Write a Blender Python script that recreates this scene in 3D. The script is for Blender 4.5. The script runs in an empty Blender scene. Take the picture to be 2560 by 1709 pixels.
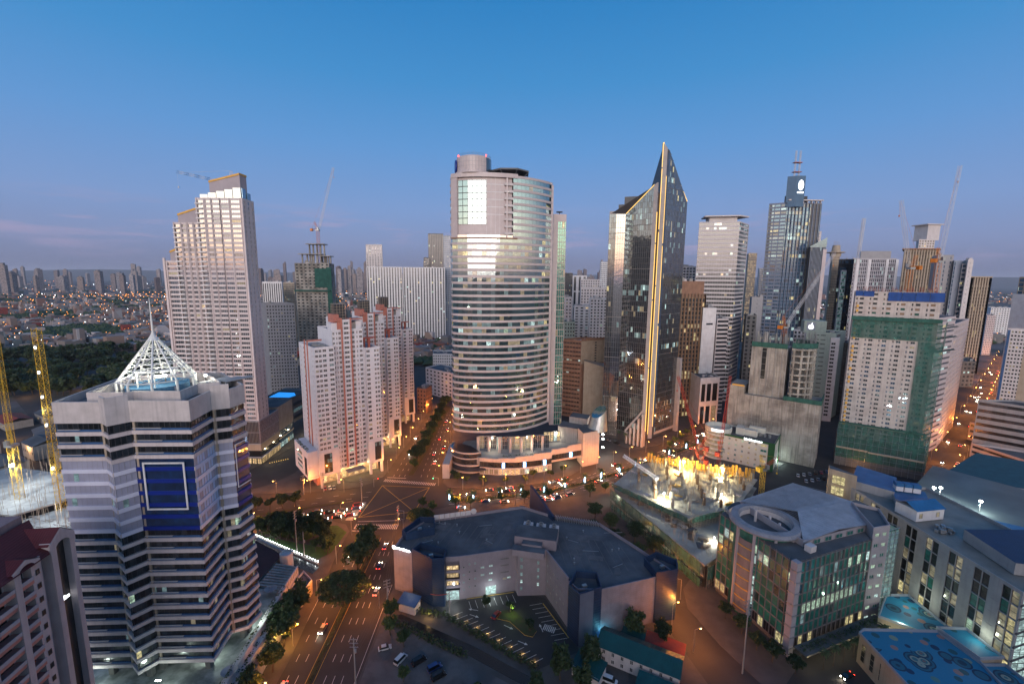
import bpy, math, random
from mathutils import Vector, Matrix
R = math.radians
SC = bpy.context.scene
COL = SC.collection
rnd = random.Random(7)

# ------------------------------------------------------------------ camera
F, CX, CY = 1100.0, 1280.0, 854.5          # focal length in pixels of the 2560 px wide photograph
TH, RL, H = R(8.2), R(0.5), 125.0          # pitch down, roll, height above the street
cT, sT, cR, sR = math.cos(TH), math.sin(TH), math.cos(RL), math.sin(RL)
cam = bpy.data.cameras.new('camera')
cam.sensor_width, cam.lens = 36.0, 36.0 * F / 2560.0
cam.clip_start, cam.clip_end = 1.0, 60000.0
camo = bpy.data.objects.new('camera', cam)
COL.objects.link(camo)
fwd = Vector((0, cT, -sT))
rt0, up0 = Vector((1, 0, 0)), Vector((0, sT, cT))
rt, up = rt0 * cR + up0 * sR, up0 * cR - rt0 * sR
camo.matrix_world = Matrix(((rt.x, up.x, -fwd.x, 0), (rt.y, up.y, -fwd.y, 0), (rt.z, up.z, -fwd.z, H), (0, 0, 0, 1)))
SC.camera = camo

# ------------------------------------------------------------------ sky, sun, exposure
SUN_EL = 2.0                                # the sun has just gone, behind the photographer
world = bpy.data.worlds.new('World')
SC.world = world
world.use_nodes = True
nt = world.node_tree
nt.nodes.clear()

def N(t, ty, **kw):
 n = t.nodes.new(ty)
 for k, v in kw.items():
  if k.startswith('i_'):
   n.inputs[int(k[2:])].default_value = v
  else:
   setattr(n, k, v)
 return n

def ramp(t, stops, interp='LINEAR'):
 n = t.nodes.new('ShaderNodeValToRGB')
 n.color_ramp.interpolation = interp
 e = n.color_ramp.elements
 while len(e) < len(stops):
  e.new(0.5)
 for k, (p, c) in enumerate(stops):
  e[k].position = p
  e[k].color = (*c, 1) if len(c) == 3 else c
 return n

L = nt.links.new

def M(t, op, a, b=None, c=None):            # a math node; numbers or sockets in, socket out
 n = t.nodes.new('ShaderNodeMath')
 n.operation = op
 for k, v in enumerate((a, b, c)):
  if v is None:
   continue
  if isinstance(v, (int, float)):
   n.inputs[k].default_value = v
  else:
   t.links.new(v, n.inputs[k])
 return n.outputs[0]

def mixc(t, fac, a, b, mode='MIX'):         # colour mix; colours or sockets in, socket out
 n = t.nodes.new('ShaderNodeMix')
 n.data_type, n.blend_type = 'RGBA', mode
 for k, v in ((0, fac), (6, a), (7, b)):
  if isinstance(v, (int, float)):
   n.inputs[k].default_value = v
  elif isinstance(v, tuple):
   n.inputs[k].default_value = (*v, 1)
  else:
   t.links.new(v, n.inputs[k])
 return n.outputs[2]

tc = N(nt, 'ShaderNodeTexCoord')
sep = N(nt, 'ShaderNodeSeparateXYZ')
L(tc.outputs['Generated'], sep.inputs[0])
dx, dy, dz = sep.outputs
el = M(nt, 'ARCSINE', dz)                                   # elevation, radians
e01 = M(nt, 'MULTIPLY_ADD', el, 1 / (math.pi * 0.5), 0.0)   # 0 horizon .. 1 zenith
D90 = 1 / 90.0
anti = ramp(nt, [(0, (.150, .175, .315)), (1.5 * D90, (.185, .215, .375)), (4 * D90, (.225, .285, .505)), (8 * D90, (.205, .325, .605)),
                 (15 * D90, (.120, .310, .640)), (22 * D90, (.058, .270, .595)), (30 * D90, (.026, .215, .530)), (45 * D90, (.015, .150, .420)), (1, (.012, .110, .330))])
solar = ramp(nt, [(0, (.60, .32, .24)), (1.5 * D90, (1.6, .92, .62)), (3.5 * D90, (2.7, 1.95, 1.35)), (6 * D90, (2.9, 2.45, 1.95)), (10 * D90, (2.0, 2.05, 1.9)),
                  (18 * D90, (.48, .70, .86)), (30 * D90, (.13, .30, .54)), (50 * D90, (.03, .13, .36)), (1, (.012, .110, .330))])
L(e01, anti.inputs[0])
L(e01, solar.inputs[0])
hl = M(nt, 'SQRT', M(nt, 'MAXIMUM', M(nt, 'SUBTRACT', 1.0, M(nt, 'MULTIPLY', dz, dz)), 1e-4))
back = M(nt, 'DIVIDE', M(nt, 'MULTIPLY', dy, -1.0), hl)     # 1 towards the sunset, -1 away from it
mr = N(nt, 'ShaderNodeMapRange', interpolation_type='SMOOTHSTEP', i_1=-0.35, i_2=1.0)
L(back, mr.inputs[0])
grad = mixc(nt, mr.outputs[0], anti.outputs[0], solar.outputs[0])
# thin evening clouds low over the horizon
cv = N(nt, 'ShaderNodeCombineXYZ')
L(M(nt, 'MULTIPLY', dx, 5.0), cv.inputs[0])
L(M(nt, 'MULTIPLY', dy, 5.0), cv.inputs[1])
L(M(nt, 'MULTIPLY', el, 46.0), cv.inputs[2])
cn = N(nt, 'ShaderNodeTexNoise', i_2=1.0, i_3=6.0, i_4=0.58)
L(cv.outputs[0], cn.inputs['Vector'])
cd = ramp(nt, [(0.54, (0, 0, 0)), (0.70, (1, 1, 1))])
L(cn.outputs[0], cd.inputs[0])
band = ramp(nt, [(0.5 * D90, (0, 0, 0)), (4.0 * D90, (1, 1, 1)), (6.0 * D90, (.8, .8, .8)), (9 * D90, (0, 0, 0))])
L(e01, band.inputs[0])
cf = M(nt, 'MULTIPLY', M(nt, 'MULTIPLY', cd.outputs[0], band.outputs[0]), 0.8)
grad = mixc(nt, cf, grad, mixc(nt, mr.outputs[0], (.40, .34, .53), (1.9, 1.2, .95)))
sky = N(nt, 'ShaderNodeTexSky', sky_type='NISHITA', sun_disc=False, sun_elevation=R(SUN_EL), sun_rotation=R(180.0),
  altitude=100.0, air_density=1.0, dust_density=0.3, ozone_density=4.0)
bg = N(nt, 'ShaderNodeBackground')
bg.inputs[1].default_value = 1.0
bg2 = N(nt, 'ShaderNodeBackground')
bg2.inputs[1].default_value = 0.02
addw = N(nt, 'ShaderNodeAddShader')
out = N(nt, 'ShaderNodeOutputWorld')
L(grad, bg.inputs[0])
L(sky.outputs[0], bg2.inputs[0])
L(bg.outputs[0], addw.inputs[0])
L(bg2.outputs[0], addw.inputs[1])
L(addw.outputs[0], out.inputs[0])
world.cycles.sampling_method = 'MANUAL'
world.cycles.sample_map_resolution = 512
sun = bpy.data.lights.new('twilight_glow', 'SUN')
sun.energy, sun.angle, sun.color = 2.5, R(46), (1.0, 0.85, 0.82)
suno = bpy.data.objects.new('twilight_glow', sun)
COL.objects.link(suno)
suno.rotation_euler = (R(90 - 12), 0, R(-4))   # shines towards +Y, a few degrees down
vs = SC.view_settings
SC.display_settings.display_device = 'sRGB'
vs.view_transform, vs.look, vs.exposure, vs.gamma, vs.use_curve_mapping = 'Standard', 'None', 0.0, 1.0, False
SC.render.engine = 'CYCLES'
cy = SC.cycles
cy.use_denoising = True
cy.use_adaptive_sampling = True
cy.adaptive_threshold = 0.02
cy.max_bounces, cy.diffuse_bounces, cy.glossy_bounces, cy.transmission_bounces, cy.volume_bounces, cy.transparent_max_bounces = 5, 2, 3, 3, 0, 8
cy.caustics_reflective = cy.caustics_refractive = False
cy.sample_clamp_indirect = 4.0

# ------------------------------------------------------------------ placing: a pixel of the photograph -> a real point of the city
def W(px, py, z=0.0):
 x, y = px - CX, py - CY
 x, y = (x * cR + y * sR) / F, (x * sR - y * cR) / F
 d = (x, cT + y * sT, -sT + y * cT)
 t = (z - H) / d[2]
 return Vector((d[0] * t, d[1] * t, z))

def PJ(p):
 f, u = p[1] * cT - (p[2] - H) * sT, p[1] * sT + (p[2] - H) * cT
 f = max(f, 0.1)
 x, y = F * p[0] / f, -F * u / f
 return CX + x * cR - y * sR, CY + x * sR + y * cR

def HT(p, py):                               # how high a point above p has to be to reach row py
 lo, hi = -60.0, 600.0
 for _ in range(40):
  m = (lo + hi) / 2
  if PJ((p[0], p[1], m))[1] > py:
   lo = m
  else:
   hi = m
 return lo

def AT(px, py, dist):                        # the point seen at a pixel, a given ground distance ahead
 x, y = px - CX, py - CY
 x, y = (x * cR + y * sR) / F, (x * sR - y * cR) / F
 d = Vector((x, cT + y * sT, -sT + y * cT))
 return Vector((0, 0, H)) + d * (dist / d[1])

V2 = lambda p: Vector((p[0], p[1], 0))

# ------------------------------------------------------------------ meshes
class MB:
 def __init__(s):
  s.v, s.f, s.m = [], [], []

 def poly(s, pts, m=0):
  i = len(s.v)
  s.v.extend((p[0], p[1], p[2]) for p in pts)
  s.f.append(tuple(range(i, i + len(pts))))
  s.m.append(m)

 def prism(s, pts, z0, z1, m=0, mt=None, bottom=False):
  n = len(pts)
  for i in range(n):
   a, b = pts[i], pts[(i + 1) % n]
   s.poly(((a[0], a[1], z0), (b[0], b[1], z0), (b[0], b[1], z1), (a[0], a[1], z1)), m)
  s.poly([(p[0], p[1], z1) for p in pts], m if mt is None else mt)
  if bottom:
   s.poly([(p[0], p[1], z0) for p in reversed(pts)], m)

 def box(s, c, sx, sy, sz, rot=0.0, m=0, mt=None, bottom=False):      # c is the middle of the base
  ca, sa = math.cos(rot), math.sin(rot)
  q = [(c[0] + x * ca - y * sa, c[1] + x * sa + y * ca) for x, y in ((-sx / 2, -sy / 2), (sx / 2, -sy / 2), (sx / 2, sy / 2), (-sx / 2, sy / 2))]
  s.prism(q, c[2], c[2] + sz, m, mt, bottom)

 def slab(s, A, B, z0, z1, d0, d1, m=0, ends=True, back=False):       # along the wall A->B, from d0 to d1 outwards (right-hand side)
  dx, dy = B[0] - A[0], B[1] - A[1]
  l = math.hypot(dx, dy) or 1
  nx, ny = dy / l, -dx / l
  q = [(A[0] + nx * d1, A[1] + ny * d1), (B[0] + nx * d1, B[1] + ny * d1), (B[0] + nx * d0, B[1] + ny * d0), (A[0] + nx * d0, A[1] + ny * d0)]
  P = lambda i, z: (q[i][0], q[i][1], z)
  s.poly((P(0, z0), P(1, z0), P(1, z1), P(0, z1)), m)
  s.poly((P(0, z1), P(1, z1), P(2, z1), P(3, z1)), m)
  s.poly((P(3, z0), P(2, z0), P(1, z0), P(0, z0)), m)
  if ends:
   s.poly((P(1, z0), P(2, z0), P(2, z1), P(1, z1)), m)
   s.poly((P(3, z0), P(0, z0), P(0, z1), P(3, z1)), m)
  if back:
   s.poly((P(2, z0), P(3, z0), P(3, z1), P(2, z1)), m)

 def tube(s, p, q, r, n=6, m=0, r2=None, caps=True):
  p, q = Vector(p), Vector(q)
  r2 = r if r2 is None else r2
  d = (q - p).normalized() if (q - p).length > 1e-9 else Vector((0, 0, 1))
  a = d.orthogonal().normalized()
  b = d.cross(a)
  i = len(s.v)
  for k in range(n):
   t = 2 * math.pi * (k + 0.5) / n
   o = a * math.cos(t) + b * math.sin(t)
   s.v.append(tuple(p + o * r))
   s.v.append(tuple(q + o * r2))
  for k in range(n):
   j = (k + 1) % n
   s.f.append((i + 2 * k, i + 2 * j, i + 2 * j + 1, i + 2 * k + 1))
   s.m.append(m)
  if caps:
   s.f.append(tuple(i + 2 * k + 1 for k in range(n)))
   s.m.append(m)
   s.f.append(tuple(i + 2 * k for k in reversed(range(n))))
   s.m.append(m)

 def lathe(s, c, prof, n=16, m=0, a0=0.0, a1=2 * math.pi):
  full = abs(a1 - a0) > 6.28
  k1 = n if full else n + 1
  i = len(s.v)
  for r, z in prof:
   for k in range(k1):
    t = a0 + (a1 - a0) * k / n
    s.v.append((c[0] + r * math.cos(t), c[1] + r * math.sin(t), c[2] + z))
  for j in range(len(prof) - 1):
   for k in range(n):
    k2 = (k + 1) % k1
    s.f.append((i + j * k1 + k, i + j * k1 + k2, i + (j + 1) * k1 + k2, i + (j + 1) * k1 + k))
    s.m.append(m)

 def blob(s, c, rx, ry, rz, m=0, rg=rnd):                             # a small irregular lump (8 triangles)
  a = rg.random() * 6.28
  pts = []
  for k in range(4):
   t = a + k * math.pi / 2 + rg.uniform(-.3, .3)
   pts.append((c[0] + rx * math.cos(t), c[1] + ry * math.sin(t), c[2] + rg.uniform(-.3, .3) * rz))
  i = len(s.v)
  s.v.extend(pts)
  s.v.append((c[0] + rg.uniform(-.3, .3) * rx, c[1] + rg.uniform(-.3, .3) * ry, c[2] + rz))
  s.v.append((c[0], c[1], c[2] - rz * .8))
  for k in range(4):
   j = (k + 1) % 4
   s.f += [(i + k, i + j, i + 4), (i + j, i + k, i + 5)]
   s.m += [m, m]

 def mesh(s, name, mats, off=(0, 0, 0)):
  me = bpy.data.meshes.new(name)
  ox, oy, oz = off
  me.from_pydata([(x - ox, y - oy, z - oz) for x, y, z in s.v], [], s.f)
  for m in (mats if isinstance(mats, (list, tuple)) else [mats]):
   me.materials.append(m)
  if any(s.m):
   me.polygons.foreach_set('material_index', s.m)
  me.update()
  return me

 def build(s, name, mats, root=None, loc=None, smooth=False, **props):
  off = tuple(root['at']) if root is not None else (loc or (0, 0, 0))
  me = s.mesh(name, mats, off)
  if smooth:
   me.polygons.foreach_set('use_smooth', [True] * len(me.polygons))
  o = bpy.data.objects.new(name, me)
  COL.objects.link(o)
  if root is not None:
   o.parent = root['ob']
  else:
   o.location = off
  for k, v in props.items():
   o[k] = v
  return o

def thing(name, label, cat, at, group=None, kind=None, rot=0.0):
 o = bpy.data.objects.new(name, None)
 o.empty_display_size = 0.5
 COL.objects.link(o)
 o.location = at
 o.rotation_euler.z = rot
 o['label'], o['category'] = label, cat
 if group:
  o['group'] = group
 if kind:
  o['kind'] = kind
 return {'ob': o, 'at': tuple(at), 'panes': []}

def sub(root, part):                        # a holder for sub-parts of one part (same origin as its thing)
 return {'ob': part, 'at': root['at'], 'panes': []}

def hang(name, me, root, loc, rz=0.0, rx=0.0, **props):                    # an object that shares a mesh, set on its thing
 o = bpy.data.objects.new(name, me)
 COL.objects.link(o)
 if root is not None:
  o.parent = root['ob']
  a = root['at']
  o.location = (loc[0] - a[0], loc[1] - a[1], loc[2] - a[2])
 else:
  o.location = loc
 o.rotation_euler = (rx, 0, rz)
 for k, v in props.items():
  o[k] = v
 return o

def kids(o, cache={}):
 return list(o.children)

def dup(root_ob, loc, rz=0.0, sc=1.0, label=None, group=None):             # a copy of a thing with its parts and sub-parts
 r = root_ob.copy()
 COL.objects.link(r)
 r.location, r.rotation_euler.z, r.scale = loc, rz, (sc, sc, sc)
 if label:
  r['label'] = label
 if group:
  r['group'] = group
 for ch in root_ob.children:
  c = ch.copy()
  COL.objects.link(c)
  c.parent = r
  for g in ch.children:
   d = g.copy()
   COL.objects.link(d)
   d.parent = c
 return r

# ------------------------------------------------------------------ materials
def newmat(name):
 m = bpy.data.materials.new(name)
 m.use_nodes = True
 t = m.node_tree
 b = t.nodes['Principled BSDF']
 return m, t, b

def pos_noise(t, scale, stretch=(1, 1, 1), detail=4.0, rough=0.55, obj=False):
 if obj:
  src = N(t, 'ShaderNodeTexCoord').outputs['Object']
 else:
  src = N(t, 'ShaderNodeNewGeometry').outputs['Position']
 mp = N(t, 'ShaderNodeMapping')
 mp.inputs['Scale'].default_value = stretch
 t.links.new(src, mp.inputs['Vector'])
 n = N(t, 'ShaderNodeTexNoise', i_2=scale, i_3=detail, i_4=rough)
 t.links.new(mp.outputs[0], n.inputs['Vector'])
 return n.outputs[0]

def paint(name, c, c2=None, rough=0.75, scale=0.25, streak=0.35, bump=0.0, metallic=0.0, lo=0.35, hi=0.68, spec=0.4, vary=0.0):
 """A weathered opaque surface: two tones of the same stuff in patches, and dirt that has run down it."""
 m, t, b = newmat(name)
 c2 = c2 or tuple(x * 0.72 for x in c)
 r1 = ramp(t, [(lo, (0, 0, 0)), (hi, (1, 1, 1))])
 t.links.new(pos_noise(t, scale), r1.inputs[0])
 col = mixc(t, r1.outputs[0], c, c2)
 if streak:
  r2 = ramp(t, [(0.48, (0, 0, 0)), (0.75, (1, 1, 1))])
  t.links.new(pos_noise(t, 1.1, (1, 1, 0.05), 5.0), r2.inputs[0])
  f = M(t, 'MULTIPLY', r2.outputs[0], streak)
  col = mixc(t, f, col, tuple(x * 0.5 for x in c2))
 if vary:
  oi = N(t, 'ShaderNodeObjectInfo')
  hs = N(t, 'ShaderNodeHueSaturation')
  t.links.new(M(t, 'MULTIPLY_ADD', oi.outputs['Random'], vary * 2, 1 - vary), hs.inputs['Value'])
  t.links.new(col, hs.inputs['Color'])
  col = hs.outputs[0]
 t.links.new(col, b.inputs['Base Color'])
 b.inputs['Roughness'].default_value = rough
 b.inputs['Metallic'].default_value = metallic
 b.inputs['Specular IOR Level'].default_value = spec
 if bump:
  bp = N(t, 'ShaderNodeBump', i_0=0.4, i_1=bump)
  t.links.new(pos_noise(t, 6.0, detail=6.0), bp.inputs['Height'])
  t.links.new(bp.outputs[0], b.inputs['Normal'])
 return m

def glass(name, c=(.02, .03, .035), rough=0.04, refl=0.25, tint=(1, 1, 1), wob=0.02):
 """Coated window glass: a dark room behind, a mirror coat in front, panes not quite plane."""
 m, t, b = newmat(name)
 oi = N(t, 'ShaderNodeObjectInfo')
 r1 = ramp(t, [(0.3, (0, 0, 0)), (0.75, (1, 1, 1))])
 t.links.new(pos_noise(t, 0.35, (1, 1, 1.2), 3.0), r1.inputs[0])
 k = M(t, 'MULTIPLY', r1.outputs[0], M(t, 'MULTIPLY_ADD', oi.outputs['Random'], 0.8, 0.4))
 t.links.new(mixc(t, k, tuple(x * .45 for x in c), tuple(min(1, x * 1.9) for x in c)), b.inputs['Base Color'])
 b.inputs['Roughness'].default_value = 0.3
 gl = N(t, 'ShaderNodeBsdfGlossy')
 gl.inputs[0].default_value = (*tint, 1)
 gl.inputs['Roughness'].default_value = rough
 bp = N(t, 'ShaderNodeBump', i_0=wob, i_1=1.0)
 t.links.new(pos_noise(t, 0.45, (1, 1, 1), 1.0), bp.inputs['Height'])
 t.links.new(bp.outputs[0], gl.inputs['Normal'])
 lw = N(t, 'ShaderNodeLayerWeight', i_0=0.35)
 fac = M(t, 'MINIMUM', M(t, 'MULTIPLY_ADD', lw.outputs['Fresnel'], 0.9, refl), 1.0)
 mx = N(t, 'ShaderNodeMixShader')
 t.links.new(fac, mx.inputs[0])
 t.links.new(b.outputs[0], mx.inputs[1])
 t.links.new(gl.outputs[0], mx.inputs[2])
 t.links.new(mx.outputs[0], t.nodes['Material Output'].inputs[0])
 return m

def lit(name, c, e, cell=1.2, refl=0.12):
 """A window with the light on: uneven light inside (lamps, furniture, blinds), glass in front."""
 m, t, b = newmat(name)
 g = N(t, 'ShaderNodeNewGeometry')
 r1 = ramp(t, [(0.34, (.10, .10, .10)), (0.52, (.5, .5, .5)), (0.66, (1, 1, 1)), (.78, (2.2, 2.2, 2.2))])
 t.links.new(pos_noise(t, 1.0 / cell, (1, 1, 1.6), 4.0, .65), r1.inputs[0])
 oi = N(t, 'ShaderNodeObjectInfo')
 k = M(t, 'MULTIPLY_ADD', oi.outputs['Random'], 0.9, 0.55)
 b.inputs['Base Color'].default_value = (*[x * .25 for x in c], 1)
 b.inputs['Roughness'].default_value = 0.25
 b.inputs['Emission Color'].default_value = (*c, 1)
 t.links.new(M(t, 'MULTIPLY', M(t, 'MULTIPLY', r1.outputs[0], k), e), b.inputs['Emission Strength'])
 gl = N(t, 'ShaderNodeBsdfGlossy')
 gl.inputs['Roughness'].default_value = 0.05
 mx = N(t, 'ShaderNodeMixShader')
 mx.inputs[0].default_value = refl
 t.links.new(b.outputs[0], mx.inputs[1])
 t.links.new(gl.outputs[0], mx.inputs[2])
 t.links.new(mx.outputs[0], t.nodes['Material Output'].inputs[0])
 m.cycles.emission_sampling = 'NONE'
 return m

def glow(name, c, e, sample=False):
 m, t, b = newmat(name)
 b.inputs['Base Color'].default_value = (*[x * .6 for x in c], 1)
 b.inputs['Emission Color'].default_value = (*c, 1)
 b.inputs['Emission Strength'].default_value = e
 m.cycles.emission_sampling = 'AUTO' if sample else 'NONE'
 return m

def slatted(name, c, axis, pitch, depth=0.5, rough=.6, c2=None, metallic=0.0):
 """Fine ribs (metal roofing, cladding) too close together to build."""
 m = paint(name, c, c2, rough=rough, streak=.25, metallic=metallic)
 t = m.node_tree
 b = t.nodes['Principled BSDF']
 g = N(t, 'ShaderNodeNewGeometry')
 vm = N(t, 'ShaderNodeVectorMath', operation='DOT_PRODUCT')
 t.links.new(g.outputs['Position'], vm.inputs[0])
 vm.inputs[1].default_value = axis
 w = M(t, 'PINGPONG', vm.outputs['Value'], pitch / 2)
 bp = N(t, 'ShaderNodeBump', i_0=depth, i_1=0.3)
 t.links.new(w, bp.inputs['Height'])
 t.links.new(bp.outputs[0], b.inputs['Normal'])
 return m

MT = {}
MT['white'] = paint('white_paint', (.70, .68, .68), (.60, .57, .57), streak=.22)
MT['offwhite'] = paint('off_white_panel', (.60, .55, .54), (.52, .47, .46), streak=.25)
MT['pink'] = paint('pinkish_panel', (.58, .49, .48), (.50, .42, .42), streak=.22, rough=.5)
MT['conc'] = paint('grey_concrete', (.36, .34, .32), (.25, .235, .22), streak=.5, scale=.12, bump=.03)
MT['conc2'] = paint('stained_concrete', (.40, .36, .31), (.20, .175, .15), streak=.85, scale=.1, bump=.05, lo=.42, hi=.62)
MT['concd'] = paint('dark_concrete', (.16, .155, .15), (.10, .098, .095), streak=.4, scale=.1)
MT['grey'] = paint('grey_panel', (.33, .32, .33), (.28, .27, .28), streak=.2)
MT['dark'] = paint('dark_metal', (.05, .05, .055), (.035, .035, .04), rough=.45, streak=.1)
MT['brown'] = paint('brown_concrete', (.30, .17, .11), (.22, .12, .08), streak=.4)
MT['tan'] = paint('tan_stone', (.42, .34, .26), (.34, .27, .20), streak=.3)
MT['red'] = paint('red_accent', (.42, .11, .07), (.34, .085, .06), streak=.2)
MT['salmon'] = paint('salmon_paint', (.50, .20, .15), (.42, .16, .12), streak=.25)
MT['roof'] = paint('roof_membrane', (.12, .124, .13), (.075, .078, .082), rough=.8, streak=0, scale=.07, lo=.4, hi=.6)
MT['roofl'] = paint('pale_roof', (.30, .30, .30), (.22, .22, .22), rough=.8, streak=0, scale=.1)
MT['steel'] = paint('white_steel', (.75, .75, .72), (.66, .66, .63), rough=.4, streak=.1)
MT['metal'] = paint('grey_metal', (.38, .39, .40), (.3, .31, .32), rough=.35, streak=.2, metallic=.6)
MT['asphalt'] = paint('asphalt', (.046, .043, .042), (.032, .030, .029), rough=.8, streak=0, scale=.09, bump=.02)
MT['pave'] = paint('pavement', (.09, .082, .075), (.062, .057, .053), rough=.85, streak=0, scale=.2)
MT['line'] = paint('road_paint', (.62, .60, .55), (.40, .38, .35), rough=.7, streak=0, scale=1.3, lo=.45, hi=.75)
MT['yline'] = paint('yellow_road_paint', (.60, .38, .06), (.40, .26, .06), rough=.7, streak=0, scale=1.3)
MT['blue'] = paint('blue_panel', (.010, .028, .24), (.008, .022, .19), rough=.3, streak=.1)
MT['gblue'] = paint('blue_spandrel', (.05, .11, .24), (.04, .09, .19), rough=.25, streak=.1)
MT['green'] = paint('green_panel', (.02, .10, .035), (.015, .08, .03), rough=.5, streak=.2)
MT['net'] = paint('green_netting', (.035, .12, .095), (.022, .08, .062), rough=.9, streak=.5, scale=.3)
MT['gold'] = paint('yellow_gold_paint', (.75, .40, .06), (.62, .33, .06), rough=.5, streak=.15)
MT['ycrane'] = paint('yellow_crane_paint', (.72, .45, .03), (.55, .33, .03), rough=.5, streak=.1)
MT['wcrane'] = paint('white_crane_paint', (.70, .68, .68), (.55, .52, .52), rough=.5, streak=.1)
MT['ocrane'] = paint('orange_crane_paint', (.65, .20, .02), (.5, .15, .02), rough=.5, streak=.1)
MT['rcrane'] = paint('red_crane_paint', (.45, .05, .03), (.32, .035, .025), rough=.5, streak=.1)
MT['g_dark'] = glass('dark_glass', (.018, .022, .026), refl=.10)
MT['g_black'] = glass('black_glass', (.005, .007, .008), refl=.02)
MT['g_teal'] = glass('teal_glass', (.022, .060, .062), refl=.26, tint=(.84, 1, .98), wob=.03)
MT['g_blue'] = glass('blue_glass', (.012, .055, .11), refl=.19, tint=(.6, .84, 1))
MT['g_green'] = glass('green_glass', (.012, .150, .118), refl=.10, tint=(.6, 1, .88))
MT['g_mirror'] = glass('mirror_glass', (.02, .02, .02), refl=.62, tint=(1, .96, .93))
MT['g_smoke'] = glass('smoked_glass', (.016, .017, .019), refl=.24, tint=(.9, .93, 1))
MT['l_warm'] = lit('warm_lit_window', (1.0, .72, .36), 1.1)
MT['l_yel'] = lit('yellow_lit_window', (1.0, .86, .42), 1.0)
MT['l_cool'] = lit('cool_lit_window', (.72, 1.0, .95), 1.1)
MT['l_green'] = lit('greenish_lit_window', (.70, 1.0, .72), .9)
MT['l_dim'] = lit('dim_lit_window', (.95, .80, .50), .35, cell=2.0, refl=.2)
MT['l_dimc'] = lit('dim_cool_window', (.55, .85, .85), .30, cell=2.0, refl=.2)
MT['w_amber'] = glow('amber_lamp', (1.0, .50, .10), 22)
MT['w_white'] = glow('white_lamp', (.92, 1.0, .97), 30)
MT['w_blue'] = glow('blue_lamp', (.25, .55, 1.0), 9)
MT['w_red'] = glow('red_lamp', (1.0, .04, .02), 14)
MT['w_gold'] = glow('gold_strip_light', (1.0, .62, .15), 1.7)
MT['s_white'] = glow('white_sign_light', (.93, .97, 1.0), 4)

_win = {}

def win_mesh(w, h, mat, frame, mx, mz, fw):
 key = (round(w, 2), round(h, 2), mat.name, frame.name if frame else '', mx, mz)
 if key not in _win:
  b = MB()
  x, z = w / 2, h / 2
  b.poly(((-x, -.01, -z), (x, -.01, -z), (x, -.01, z), (-x, -.01, z)), 0)
  if frame:
   for k in range(mx + 1):                       # uprights
    u = -x + w * k / mx
    u = min(max(u, -x + fw / 2), x - fw / 2)
    b.poly(((u - fw / 2, -.08, -z), (u + fw / 2, -.08, -z), (u + fw / 2, -.08, z), (u - fw / 2, -.08, z)), 1)
    b.poly(((u + fw / 2, -.08, -z), (u + fw / 2, 0, -z), (u + fw / 2, 0, z), (u + fw / 2, -.08, z)), 1)
    b.poly(((u - fw / 2, 0, -z), (u - fw / 2, -.08, -z), (u - fw / 2, -.08, z), (u - fw / 2, 0, z)), 1)
   for k in range(mz + 1):                       # rails
    u = -z + h * k / mz
    u = min(max(u, -z + fw / 2), z - fw / 2)
    b.poly(((-x, -.07, u - fw / 2), (x, -.07, u - fw / 2), (x, -.07, u + fw / 2), (-x, -.07, u + fw / 2)), 1)
    b.poly(((-x, -.07, u + fw / 2), (x, -.07, u + fw / 2), (x, 0, u + fw / 2), (-x, 0, u + fw / 2)), 1)
  _win[key] = b.mesh('window', [mat] + ([frame] if frame else []))
 return _win[key]

def pick(rg, table):
 t = sum(w for _, w in table)
 x = rg.random() * t
 for m, w in table:
  x -= w
  if x <= 0:
   return m
 return table[-1][0]

def facade(wb, panes, A, B, z0, nf, fh, cols, hf=(.28, .82), rec=.25, m=0, skip=None, tag=0):
 """A wall A->B with real openings: spandrels right across, piers between the windows; panes go to the list."""
 A, B = V2(A), V2(B)
 d = B - A
 l = d.length
 u = d / l
 n = Vector((u.y, -u.x, 0))
 ang = math.atan2(u.y, u.x)
 if isinstance(cols, (int, float)):
  cols = (int(cols), .25, .75)
 if isinstance(cols, tuple):
  k, a, b = cols
  cols = [((i + a) / k, (i + b) / k) for i in range(k)]
 zt = z0 + nf * fh
 zz = z0
 for i in range(nf):
  s, e = z0 + (i + hf[0]) * fh, z0 + (i + hf[1]) * fh
  wb.slab(A, B, zz, s, -rec, 0, m, ends=False)
  zz = e
  last = 0.0
  for j, (a, b) in enumerate(cols):
   if skip and skip(i, j):
    continue
   if a > last + 1e-4:
    wb.slab(A + d * last, A + d * a, s, e, -rec, 0, m)
   c = A + d * ((a + b) / 2) - n * (rec - .02)
   panes.append((c.x, c.y, (s + e) / 2, (b - a) * l, e - s, ang, tag))
   last = b
  if last < 1 - 1e-4:
   wb.slab(A + d * last, B, s, e, -rec, 0, m)
 wb.slab(A, B, zz, zt, -rec, 0, m, ends=False)

def inset(pts, d):                           # a footprint (counter-clockwise) shrunk by d
 n = len(pts)
 o = []
 for i in range(n):
  p, a, b = V2(pts[i]), V2(pts[i - 1]), V2(pts[(i + 1) % n])
  e1, e2 = (p - a).normalized(), (b - p).normalized()
  n1, n2 = Vector((-e1.y, e1.x, 0)), Vector((-e2.y, e2.x, 0))
  k = (n1 + n2)
  q = max(k.dot(n1), .25)
  o.append(p + k * (d / q))
 return o

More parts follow.
